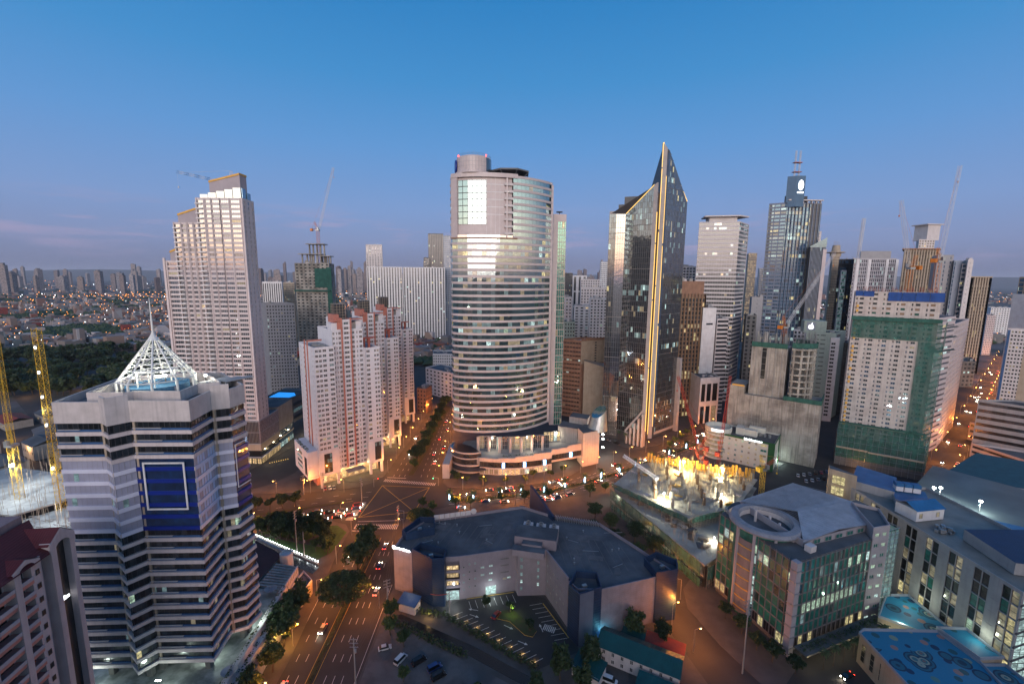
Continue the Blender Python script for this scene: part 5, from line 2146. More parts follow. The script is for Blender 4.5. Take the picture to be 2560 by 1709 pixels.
office('blank_tower', 'plain pale tower top between the blue tower and the finned tower', 'office tower', (2030, 580, 640), (2054, 580, 640), 30, MT['offwhite'], GRID(2, .3, .3, .6), None, 4, GD, None, 0, seed=10, bits=2)
t, FP, zt = office('brown_tower', 'slim brown tower with a flat disc on its roof and masts', 'apartment tower', (2082, 640, 560), (2100, 640, 560), 24, MT['tan'], GRID(4, .5, .3, .7), GRID(3, .5, .3, .7), 3.3, GD, [(MT['l_cool'], 2), (MT['l_dim'], 2)], .12, seed=11, bits=0)
b = MB()
c = (V2(FP[0]) + V2(FP[2])) / 2
b.lathe((c.x, c.y, zt), [(6, 0), (6, 4), (10, 4.5), (10, 5.6), (5, 6), (4, 14), (.1, 14)], 16)
for k in range(4):
 b.tube((c.x - 3 + 2 * k, c.y, zt + 14), (c.x - 3 + 2 * k, c.y, zt + 19), .15, 4)
b.build('roof_disc', MT['tan'], t)
office('dark_glass_block', 'dark glass block with one teal lit strip left of the antenna building', 'office building', (2098, 650, 520), (2138, 646, 516), 30, MT['dark'], GRID(10, .9, .06, .94), None, 4.0, [(MT['g_blue'], 2), (MT['g_black'], 3)], [(MT['l_yel'], 2), (MT['l_cool'], 3)], .08, 0, seed=12)
office('teal_block', 'low teal glass block lit in front of the dark glass block', 'office building', (2104, 678, 500), (2117, 678, 500), 12, MT['bgrey'], BANDS(3, .05, .95, .2, .9), None, 4.0, [(MT['g_annex'], 1)], [(MT['l_dimc'], 1)], .5, 0, seed=13, bits=0)
t, FP, zt = office('antenna_building', 'grey office building with a tall lattice antenna behind the netted tower', 'office building', (2136, 648, 482), (2242, 646, 478), 36, paint('grey_frame', (.42, .40, .42), (.36, .34, .36), streak=.15), GRID(22, .55, .15, .9), GRID(8), 4.0, [(MT['g_smoke'], 2), (MT['g_dark'], 1)], [(MT['l_cool'], 3), (MT['l_dimc'], 3)], .16, 0, seed=14, bits=0)
b = MB()
q = [V2(p) for p in inset(FP, 5)]
b.prism(q, zt, zt + 9)
b.build('roof_screen', MT['grey'], t)
b = MB()
p = V2(FP[0]).lerp(V2(FP[1]), .22) + Vector((0, 8, 0))
lattice(b, (p.x, p.y, zt), (p.x + 1.5, p.y, zt + 44), 2.2, 2.4, 0, .16)
b.build('antenna', MT['wcrane'], t)
for k in (.05, .33, .75, .98):
 b = MB()
 p = V2(FP[0]).lerp(V2(FP[1]), k)
 b.slab(p, p + Vector((3, 0, 0)), 0, zt, 0, .7)
 b.build('white_pier', MT['white'], t)
# bronze tower behind the cranes, far slim tower
t, FP, zt = office('ribbed_tower', 'brown ribbed tower with flat canopy rim behind the orange cranes', 'office tower', (2262, 628, 540), (2346, 626, 536), 44, MT['tan'], GRID(12, .55, .08, .95), GRID(8, .55, .08, .95), 4.0, GD, [(MT['l_warm'], 2), (MT['l_dim'], 4)], .12, 0, seed=15, bits=0)
b = MB()
b.prism([V2(p) for p in inset(FP, -2.5)], zt + 2, zt + 3.4, 0, 0, True)
b.build('roof_rim', MT['brown'], t)
b = MB()
for k in range(13):
 p = V2(FP[0]).lerp(V2(FP[1]), k / 12)
 b.lathe((p.x, p.y - .4, 0), [(1.0, 0), (1.0, zt + 2)], 8)
b.build('ribs', MT['tan'], t, kind='stuff')
t, FP, zt = office('slim_tower', 'slim cream tower with a flat roof rim rising behind the ribbed tower', 'apartment tower', (2298, 600, 660), (2338, 600, 660), 30, MT['offwhite'], GRID(6, .6), GRID(4), 3.6, GD, [(MT['l_warm'], 2), (MT['l_dim'], 2)], .12, 0, seed=16, bits=0)
c = V2(FP[0]).lerp(V2(FP[2]), .5)
b = MB()
b.box((c.x, c.y, zt), 20, 20, 22, .1)
b.box((c.x, c.y, zt + 22), 27, 24, 1.4, .1, 0, None, True)
b.build('crown', MT['offwhite'], t)
# pale slabs right of the cranes, then the big brown tower over the street
for k, (L_, R_, nm, wl, fr_) in enumerate((((2344, 640, 424), (2385, 640, 424), 'grey slab with a dark slit window column behind the cranes', MT['grey'], GRID(3, .2)), ((2386, 654, 420), (2406, 655, 420), 'narrow pale slab with a green lit slit in the row right of the cranes', MT['bgrey'], dict(cols=[(.02, .2)], hf=(.1, .9))),
                                             ((2406, 662, 418), (2420, 660, 418), 'slab of blue glass strips in the row right of the cranes', MT['offwhite'], BANDS(2, 0, 1, .5, 1)), ((2420, 652, 412), (2434, 652, 412), 'pale end slab with small vents, rightmost of the row of slabs', MT['offwhite'], GRID(1, .2, .4, .5)))):
 office('slab_block', nm, 'office building', L_, R_, 40, wl, fr_, GRID(10, .5), 4.0, [(MT['g_blue'], 1)], [(MT['l_green'], 2), (MT['l_yel'], 1)], .18 if k == 1 else .05, 0, seed=17 + k, bits=2)
t, FP, zt = office('grid_tower', 'brown grid tower with a flat overhanging roof above the right street', 'office tower', (2427, 716, 600), (2474, 716, 600), 44, MT['tan'], GRID(7, .62, .12, .9), GRID(6, .6, .12, .9), 4.6, GD, [(MT['l_yel'], 3), (MT['l_warm'], 1)], .10, 0, seed=22, bits=0, left=GRID(7, .6, .12, .9))
c = inset(FP, 3)
b = MB()
b.prism(c, zt, zt + 12)
b.build('crown', MT['bronze'], t)
b = MB()
b.prism([V2(p) for p in inset(FP, -1.5)], zt + 12, zt + 13.6, 0, 0, True)
b.build('roof_rim', MT['tan'], t)
b = MB()
for i in (0, 1, 3):
 for k in range(8):
  p = V2(FP[i]).lerp(V2(FP[(i + 1) % 4]), k / 7)
  b.box((p.x, p.y, 0), 1.6, 1.6, zt + 12)
b.build('ribs', MT['tan'], t, kind='stuff')
# striped office along the street behind the netted tower
t, FP, zt = office('street_office', 'pinkish striped office block along the right street behind the netted tower', 'office building', (2338, 800, 300), (2390, 793, 322), 26, MT['pink'], BANDS(5, .05, 1, .5, .9), None, 3.9, GD, [(MT['l_cool'], 2), (MT['l_yel'], 2)], .16, 80, seed=23, skew=.0)
t2 = None
FP2 = [FP[1], tuple((V2(FP[1]) + Vector((62, 50, 0))).xy), tuple((V2(FP[1]) + Vector((30, 90, 0))).xy), tuple((V2(FP[1]) + Vector((-24, 30, 0))).xy)]
u = thing('street_office_wing', 'long brown wing of close small windows facing the orange street', 'office building', (*V2(FP2[0]).xy, 0))
ps = block(u, FP2, 0, 24, 3.9, {0: GRID(16, .55, .2, .8)}, MT['pink'], MT['roof'])
put_panes(u, ps, GD, [(MT['l_warm'], 3), (MT['l_dim'], 4)], .2, None, cap=120)
# right edge
t, FP, zt = office('edge_tower', 'dark glass tower with lit floors at the right edge', 'office tower', (2545, 716, 430), (2640, 700, 400), 34, MT['tan'], GRID(6, .8, .1, .9), None, 4.0, GB, [(MT['l_yel'], 3), (MT['l_cool'], 1)], .14, 0, seed=24, dz=8, left=GRID(8, .8, .1, .9))
office('blank_white_block', 'plain white block in front of the right edge tower', 'building', (2532, 738, 392), (2640, 736, 360), 26, MT['white'], GRID(1, .1, .4, .5), None, 4, GD, None, 0, seed=25, left=GRID(1, .1, .4, .5))
t, FP, zt = office('street_apartments', 'apartment block with blue and ochre painted edges over the right street', 'apartment building', (2520, 824, 340), (2600, 818, 330), 30, MT['offwhite'], GRID(9, .6, .3, .75), None, 3.0, GD, [(MT['l_warm'], 2), (MT['l_dim'], 4)], .12, 120, seed=26, left=GRID(7, .6, .25, .8))
for k, m_ in ((.0, 'gblue'), (.62, 'tan')):
 b = MB()
 p, q = V2(FP[0]).lerp(V2(FP[1]), k), V2(FP[0]).lerp(V2(FP[1]), k + .09 + (.28 if k else 0))
 b.slab(p, q, 0, zt, 0, .22 if not k else .08)
 b.build('painted_edge', MT[m_], t)
# light green block with the white emblem, blocks behind it
t, FP, zt = office('mint_block', 'pale green blank office block with a white lit emblem on its roof box', 'office building', (2016, 832, 392), (2090, 838, 384), 30, MT['mint'], dict(cols=[(.28, .45), (.5, .67)], hf=(.55, .72)), dict(cols=[(.1, .5)], hf=(.2, .75)), 3.9, GD, None, 0, 60, seed=27)
b = MB()
A, B = V2(FP[0]), V2(FP[1])
b.slab(A.lerp(B, .84), B + (B - A).normalized() * 3, 0, zt - 3, -2, .6)
b.build('white_edge', MT['white'], t)
ps = []
p = A.lerp(B, .94)
d = (B - A).normalized()
n = Vector((d.y, -d.x, 0)) * .68
for k in range(20):
 ps.append((p.x + n.x, p.y + n.y, 6 + k * 3.4, 3.2, 1.9, math.atan2(d.y, d.x), 0))
put_panes(t, ps, MT['g_black'], (), 0, MT['white'], 2, 1, .1)
b = MB()
c = A.lerp(B, .45) + Vector((0, 9, 0))
b.box((c.x, c.y, zt), 17, 12, 11, math.atan2(d.y, d.x))
b.build('roof_box', MT['mint'], t)
e = A.lerp(B, .40) - Vector((-d.y, d.x, 0)) * -2.6 + Vector((0, -.3, 0))
b = MB()
b.box((c.x - d.y * -6.1 - d.x * 3.2, c.y - d.x * 6.1 - d.y * 3.2, zt + 2.4), 6.6, .2, 7.2, math.atan2(d.y, d.x))
b.build('sign_board', MT['bgrey'], t)
b = MB()                                     # a round white lit emblem with a notch and a leaf
cx_, cy_ = c.x + d.y * 6.3 - d.x * 3.2, c.y - d.x * 6.3 - d.y * 3.2
pts = []
for k in range(22):
 a = 2 * math.pi * k / 22
 r_ = 2.1 * (1 - .22 * math.exp(-((a - .35) ** 2) * 9)) * (1 - .12 * math.exp(-((a - 1.57) ** 2) * 14))
 pts.append((cx_ + d.x * r_ * math.cos(a), cy_ + d.y * r_ * math.cos(a), zt + 5.5 + r_ * math.sin(a)))
b.poly(pts)
b.poly([(cx_ + d.x * s, cy_ + d.y * s, zt + 7.8 + h) for s, h in ((.1, 0), (.8, .3), (1.0, 1.2), (.3, .8))])
b.build('emblem', MT['s_white'], t)
office('dark_grid_block', 'dark gridded block beside the pale green block', 'office building', (2088, 858, 405), (2126, 852, 400), 26, MT['dark'], GRID(10, .8, .1, .9), None, 3.9, [(MT['g_black'], 1)], [(MT['l_warm'], 1)], .02, 0, seed=28)
office('white_side_block', 'white block with square windows left of the pale green block', 'office building', (1985, 826, 430), (2014, 824, 428), 20, MT['white'], GRID(3, .6), None, 3.9, GD, None, 0, seed=29)
office('grey_blank_tower', 'plain grey slab between the banded tower and the blue tower', 'building', (1880, 745, 470), (1908, 742, 470), 24, MT['grey'], GRID(1, .1, .4, .5), None, 4, GD, None, 0, seed=30)
office('grey_blank_tower', 'dark grey block low behind the banded tower edge', 'building', (1866, 790, 440), (1892, 790, 440), 24, MT['concd'], GRID(2, .5), None, 4, GD, LT, .05, seed=31)
office('orange_lit_tower', 'distant tower glowing orange between the banded and the blue tower', 'apartment tower', (1872, 634, 900), (1893, 634, 900), 40, MT['tan'], GRID(7, .6), None, 3.6, GD, [(MT['l_warm'], 1)], .35, 0, seed=32)
office('cream_tower', 'cream residential tower just left of the blue tower', 'apartment tower', (1899, 672, 760), (1916, 670, 760), 30, MT['offwhite'], GRID(5, .5), None, 3.4, GD, LT, .1, seed=33)

# ------------------------------------------------------------------ raw concrete shell under construction
def concrete_shell():
 t = thing('concrete_shell', 'raw stained concrete shell of a tower under construction behind the hotel', 'construction site', (180, 310, 0))
 fr = Frame((161.0, 317.6), -38.6)
 L_ = 56.0
 lo = MB()
 fr.box(lo, 0, 10, 0, 24, 0, 49)
 fr.box(lo, 10.02, L_, 0, 24, 0, 43.5)
 lo.build('wall', MT['conc2'], t)
 joints = MB()
 for k in range(1, 12):
  fr.box(joints, 0 if k < 12 else 10, L_, -.06, 0, 3.9 * k - .07, 3.9 * k + .07)
 for u in (3.5, 8, 16, 22, 29, 37, 42, 48, 53):
  fr.box(joints, u, u + .25, -.08, 0, 1, 43)
 joints.build('formwork_joints', MT['conc'], t, kind='stuff')
 ps = []
 for i in range(10):
  for j in range(6):
   p = fr(L_ + .04, 2 + 3.7 * j)
   ps.append((p.x, p.y, 4 + 3.9 * i, 2.0, 2.2, fr.a + math.pi / 2, 0))
 put_panes(t, ps, MT['g_black'], (), 0, MT['conc'], 1, 1, .2, name='opening')
 up = MB()
 fr.box(up, 12, 34, 3, 24, 43.6, 78.5)
 up.build('core_wall', MT['conc2'], t)
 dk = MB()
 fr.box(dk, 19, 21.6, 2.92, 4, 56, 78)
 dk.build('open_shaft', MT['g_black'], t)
 rb = MB()
 for u in (12.3, 15, 18.3, 22.4, 27, 31, 33.6):
  fr.box(rb, u, u + .5, 2.7, 3, 43.6, 78.4)
 for k in range(1, 8):
  fr.box(rb, 12, 34, 2.86, 3, 43.6 + 4.6 * k - .1, 43.6 + 4.6 * k + .1)
 rb.build('formwork_ribs', MT['conc'], t, kind='stuff')
 c = fr(38, 14)
 for k in range(8):                       # open floors, rounded on the right
  b = MB()
  z = 47.5 + 4.4 * k
  b.lathe((c.x, c.y, z), [(.1, 0), (12, 0), (12, 1.1), (.1, 1.1)], 18, 0, math.radians(-135), math.radians(60))
  b.build('floor_slab', MT['conc2'], t)
 for k in range(9):
  a = math.radians(-128 + 22 * k)
  b = MB()
  b.box((c.x + 11 * math.cos(a), c.y + 11 * math.sin(a), 43.6), 1.6, 1.2, 36, a)
  b.build('column', MT['conc2'], t)
 b = MB()
 b.lathe((c.x, c.y, 43.6), [(7.5, 0), (7.5, 35)], 14, 0, math.radians(-140), math.radians(70))
 b.build('inner_wall', MT['concd'], t)
 # green netting rims and starter bars
 b = MB()
 b.slab(fr(12, 3), fr(34, 3), 78.6, 82.0, -.1, .5, back=True)
 b.lathe((c.x, c.y, 80), [(12.4, 0), (12.5, 3.4)], 16, 0, math.radians(-135), math.radians(60))
 b.slab(fr(34.5, 0), fr(L_, 0), 43.5, 46.5, -.1, .5, back=True)
 b.slab(fr(L_, 0), fr(L_, 24), 43.5, 46.8, -.1, .5, back=True)
 b.build('safety_net', MT['net'], t)
 b = MB()
 b.slab(fr(2, 0), fr(10, 0), 49, 50.1, 0, .2)
 b.build('guard_rail', MT['gold'], t)
 b = MB()
 rg = random.Random(4)
 for k in range(150):
  if k < 90:
   p = fr(rg.uniform(12, 34), rg.choice((3.3, 6, 12, 20)))
  else:
   a = math.radians(rg.uniform(-135, 60))
   p = Vector((c.x + 11 * math.cos(a), c.y + 11 * math.sin(a), 0))
  b.tube((p.x, p.y, 79), (p.x + rg.uniform(-.4, .4), p.y, rg.uniform(84, 91)), .12, 3, caps=False)
 b.build('starter_bars', MT['metal'], t, kind='stuff')
 for k in range(14):
  p = fr(rg.uniform(13, 33), 3.5 + rg.random() * 3)
  b = MB()
  b.box((p.x, p.y, 78.6), 1.0, .8, rg.uniform(6, 11), fr.a)
  b.build('column_form', MT['metal'], t)
 p = fr(30, 12)
 tower_crane('luffing_crane', 'white jib crane with orange tower standing in the raw concrete shell', (p.x, p.y, 79), 13, (48, 26, 54), MT['ocrane'], True, 2.2, jmat=MT['wcrane'], ballast=9)

concrete_shell()

# ------------------------------------------------------------------ low white hotel with green edges
def green_hotel():
 t = thing('low_hotel', 'low white building with green edges and a lit roof sign beside the construction pit', 'hotel', (160, 300, 0))
 fr = Frame((139.9, 302.3), -38.7)
 Lh, D, hz = 42.0, 24.0, 19.0
 wl = paint('hotel_render', (.62, .60, .52), (.55, .53, .46), streak=.2)
 FP = [tuple(fr(9, 0).xy), tuple(fr(Lh, 0).xy), tuple(fr(Lh, D).xy), tuple(fr(9, D).xy)]
 ps = block(t, FP, .1, 5, 3.6, {0: dict(cols=[((k + .28) / 8, (k + .62) / 8) if k != 6 else ((k + .1) / 8, (k + .98) / 8) for k in range(8)], hf=(.32, .78)), 1: dict(cols=[((k + .35) / 8, (k + .62) / 8) for k in range(8)], hf=(.3, .75))}, wl, MT['roof'], par=1.1)
 put_panes(t, ps, [(MT['g_green'], 1), (MT['l_dim'], 2), (MT['l_dimc'], 1)], [(MT['l_yel'], 2), (MT['l_green'], 1)], .45, MT['offwhite'], 2, 1, .12)
 g = MB()
 g.slab(fr(9, 0), fr(Lh, 0), 18.1, 19.4, 0, .3)
 g.slab(fr(Lh, 0), fr(Lh, D), 18.1, 19.4, 0, .3)
 g.build('green_fascia', MT['green'], t)
 for a, b_ in ((fr(38.6, 0), fr(42, 0)), (fr(Lh, 0), fr(Lh, 1.6)), (fr(Lh, D - 5), fr(Lh, D))):
  b = MB()
  b.slab(a, b_, 0, 18.1, 0, .28)
  b.build('green_edge', MT['green'], t)
 c = fr(6, 6)
 b = MB()
 for k in range(6):
  b.lathe((c.x, c.y, 3.4 * k), [(8.1, 0), (8.5, 0), (8.5, 1.3), (8.1, 1.3)], 26)
 b.build('round_bands', wl, t)
 b = MB()
 b.lathe((c.x, c.y, 0), [(8.0, 0), (8.0, 19)], 26)
 b.build('round_glass', MT['l_dim'], t)
 b = MB()
 b.lathe((c.x, c.y, 19), [(8.5, 0), (8.8, .4), (8.8, 3.4), (8.2, 3.4), (8.2, .6), (.1, .6)], 26)
 b.build('round_parapet', wl, t)
 # lit lettering, too small to read: a row of strokes on a bar
 def letters(A, B, z, h, n, seed):
  rg = random.Random(seed)
  A, B = V2(A), V2(B)
  b = MB()
  for k in range(n):
   p, q = A.lerp(B, (k + .08) / n), A.lerp(B, (k + .86) / n)
   hh = h if rg.random() < .4 else h * .72
   r_ = rg.random()
   b.slab(p, p.lerp(q, .25), z, z + hh, .3, .5)
   b.slab(p, q, z + hh * .42, z + hh * .6, .3, .5)
   if r_ < .6:
    b.slab(p.lerp(q, .75), q, z, z + h * .72, .3, .5)
   if r_ > .3:
    b.slab(p, q, z, z + hh * .16, .3, .5)
  return b
 letters(fr(24, -.1), fr(35, -.1), 18.2, 1.5, 11, 3).build('roof_sign', MT['s_white'], t)
 b = MB()
 b.lathe((c.x, c.y, 20.4), [(8.95, 0), (8.95, 1.5)], 10, 0, math.radians(215), math.radians(265))
 b.build('round_sign', MT['s_white'], t)
 b = MB()
 for u0, u1, v0, v1, z1, m in ((17, 22, 8, 12, 23, 0), (22, 30, 9, 13, 22.5, 0), (24, 34, 15, 18, 23.5, 0), (16, 24, 14, 19, 22, 0)):
  q = MB()
  fr.box(q, u0, u1, v0, v1, 18.2, z1)
  q.build('roof_house', wl, t)
 q = MB()
 p0 = fr(22, 17, 20)
 q.tube((p0.x - 2, p0.y - 1, 21), (p0.x + 4, p0.y - 1, 21), 1.6, 10)
 q.build('roof_tank', MT['tan'], t)
 for k in range(3):
  p = fr(31 + 3 * k, 14)
  q = MB()
  q.lathe((p.x, p.y, 18.2), [(1.0, 0), (1.0, 2.0), (.1, 2.3)], 10)
  q.build('roof_vent', MT['metal'], t)
 p = fr(Lh + 1.2, 19, 2.5)
 lamp('POINT', p, 1800, (.75, 1, .95), .4, t)

green_hotel()

# ------------------------------------------------------------------ green netted tower under construction
def netted_tower():
 t = thing('netted_tower', 'pale apartment tower under construction wrapped in green netting', 'construction site', (250, 295, 0))
 fr = Frame((225.6, 291.0), -35.0)
 Wd, D = 41.5, 18.0
 wl = paint('raw_render', (.56, .50, .46), (.44, .38, .35), streak=.4, scale=.2)
 fh = 2.98
 FP = [tuple(fr(0, 0).xy), tuple(fr(Wd, 0).xy), tuple(fr(Wd, D).xy), tuple(fr(0, D).xy)]
 cols = []
 for k in range(6):
  a = k / 6 + .012
  cols += [(a, a + .022), (a + .045, a + .10)]
 ps = block(t, FP, 20, 33, fh, {0: dict(cols=cols, hf=(.28, .78)), 1: dict(cols=(4, .3, .6), hf=(.3, .75)), 3: dict(cols=(4, .3, .6), hf=(.3, .75))}, wl, MT['conc'], par=.3)
 lowp = [p for p in ps if p[2] < 92]
 put_panes(t, lowp, [(MT['g_blue'], 2), (MT['g_teal'], 2), (MT['g_black'], 3)], [(MT['l_dim'], 2), (MT['l_yel'], .5)], .03, MT['offwhite'], 2, 1, .1, 260, stuffname='windows')
 put_panes(t, [p for p in ps if p[2] >= 92], [(MT['g_black'], 3), (MT['bronze'], 2), (MT['net'], 1)], (), 0, MT['conc'], 1, 1, .16, 40, name='opening', stuffname='openings')
 b = MB()
 for k in range(30):
  if rnd.random() < .8:
   fr.box(b, 1.2, 2.4, -.5, 0, 22 + 2.98 * k, 23.6 + 2.98 * k)
 b.build('hoist_gates', MT['gold'], t, kind='stuff')
 b = MB()
 fr.box(b, -.8, Wd + 3, -1.2, 20, .1, 19.8)
 b.build('podium_core', MT['concd'], t)
 m, tt, bb = newmat('scaffold_netting')
 r_ = ramp(tt, [(.4, (.022, .095, .075)), (.65, (.04, .15, .12))])
 tt.links.new(pos_noise(tt, .3, (1, 1, .5), 4), r_.inputs[0])
 tt.links.new(r_.outputs[0], bb.inputs['Base Color'])
 bb.inputs['Roughness'].default_value = .9
 r2 = ramp(tt, [(.3, (.55, .55, .55)), (.7, (.88, .88, .88))])
 tt.links.new(pos_noise(tt, .25, (1, 1, .4), 3), r2.inputs[0])
 tt.links.new(r2.outputs[0], bb.inputs['Alpha'])
 MT['scrim'] = m

 def net(name, A, B, z0, z1, off, sag=.5, seed=0):
  rg = random.Random(seed)
  A, B = V2(A), V2(B)
  d = B - A
  n = Vector((d.y, -d.x, 0)).normalized()
  cx, cz = max(2, int(d.length / 3)), max(2, int((z1 - z0) / 3))
  b = MB()
  P = [[A + d * (i / cx) + n * (off + rg.uniform(-sag, sag) * .4) + Vector((0, 0, z0 + (z1 - z0) * j / cz)) for i in range(cx + 1)] for j in range(cz + 1)]
  for j in range(cz):
   for i in range(cx):
    b.poly((P[j][i], P[j][i + 1], P[j + 1][i + 1], P[j + 1][i]))
  return b.build(name, m, t)

 net('netting', fr(0, 0), fr(Wd + 2, 0), 88.5, 100, .9, 1, 1)
 net('netting', fr(33.5, 0), fr(Wd + 3.2, 0), 19, 88.4, 1.0, 1, 2)
 net('netting', fr(Wd + 3.2, -1), fr(Wd + 6.5, 16), 8, 100, .2, 1, 3)
 net('netting', fr(-1.2, -1.4), fr(Wd + 3.4, -1.4), 6, 29.5, .4, .8, 4)
 sc = MB()
 for k in range(15):
  p = fr(-1 + 3.2 * k, -1.9)
  sc.tube((p.x, p.y, 0), (p.x, p.y, 28.5), .1, 4, caps=False)
 for z in (4, 8.5, 13, 17.5, 22, 26.5):
  A, B = fr(-1, -1.9, z), fr(44.5, -1.9, z)
  sc.tube(A, B, .09, 4, caps=False)
 for k in range(6):
  p = fr(Wd + 3.6 + .5 * k, -1 + 3 * k)
  sc.tube((p.x, p.y, 0), (p.x, p.y, 99), .09, 4, caps=False)
 sc.build('scaffold', MT['metal'], t, kind='stuff')
 b = MB()
 for u0, u1, z in ((-1, 16, 12.5), (16.4, 44, 12.0)):
  fr.box(b, u0, u1, -2.6, -1.9, z, z + 1.0)
 b.build('debris_shelf', MT['tan'], t)
 for z in (100.2, 29.8):
  b = MB()
  b.slab(fr(-.8, 0), fr(Wd + 1.5, 0), z, z + (2.4 if z > 50 else .8), .3, 2.0)
  b.build('catch_fan', MT['net'], t)
 for k in range(3):
  b = MB()
  A, B = fr(Wd + 1, 2), fr(Wd + 9, -1.5)
  z = (96, 82, 90)[k]
  b.poly((A + Vector((0, 0, z)), B + Vector((0, 0, z + 3)), B + fr.w * 6 + Vector((0, 0, z + 3)), A + fr.w * 6 + Vector((0, 0, z))))
  b.build('side_fan', MT['net'], t)
 # blue edge screens on the top floors
 bs = paint('blue_safety_screen', (.015, .07, .28), (.01, .05, .2), streak=.3)
 for u0, u1, z0, z1 in ((0, 3.9, 115.8, 119), (4.1, 9.5, 115.6, 119), (16.5, 23, 113, 118.5), (23.2, 29.5, 113, 118.5), (29.7, 36, 113, 118.6), (36.2, 42.4, 113, 118.6)):
  b = MB()
  b.slab(fr(u0, 0), fr(u1, 0), z0, z1, .35, .6, back=True)
  b.build('blue_screen', bs, t)
 b = MB()
 b.slab(fr(Wd + .8, .2), fr(Wd + .8, 16), 113, 118.4, .2, .5, back=True)
 b.build('blue_screen', bs, t)
 rg = random.Random(9)
 b = MB()
 for k in range(120):
  p = fr(rg.uniform(1, 41), rg.uniform(1, 16))
  b.tube((p.x, p.y, 118.4), (p.x, p.y, 118.4 + rg.uniform(1, 4)), .08, 3, caps=False)
 b.build('starter_bars', MT['red'], t, kind='stuff')
 for k in range(10):
  p = fr(rg.uniform(3, 38), rg.uniform(2, 15))
  b = MB()
  b.box((p.x, p.y, 118.3), rg.uniform(1, 4), rg.uniform(.8, 2), rg.uniform(.8, 2.6), rg.random())
  b.build('site_box', rg.choice([MT['tan'], MT['metal'], MT['grey']]), t)
 p = fr(26.5, 9)
 tower_crane('luffing_crane', 'luffing crane with orange mast on the netted tower, left of the two', (p.x, p.y, 118), 15, (-12.5, -1, 42), MT['ocrane'], True, 2.2, jmat=MT['wcrane'], ballast=9)
 p = fr(39, 9)
 tower_crane('luffing_crane', 'luffing crane with orange mast on the netted tower, right of the two', (p.x, p.y, 118), 19, (8, 3.5, 58), MT['ocrane'], True, 2.2, jmat=MT['wcrane'], ballast=9)
 lamp('POINT', fr(12, -8, 5), 1500, (1, .45, .12), .4, t)

netted_tower()

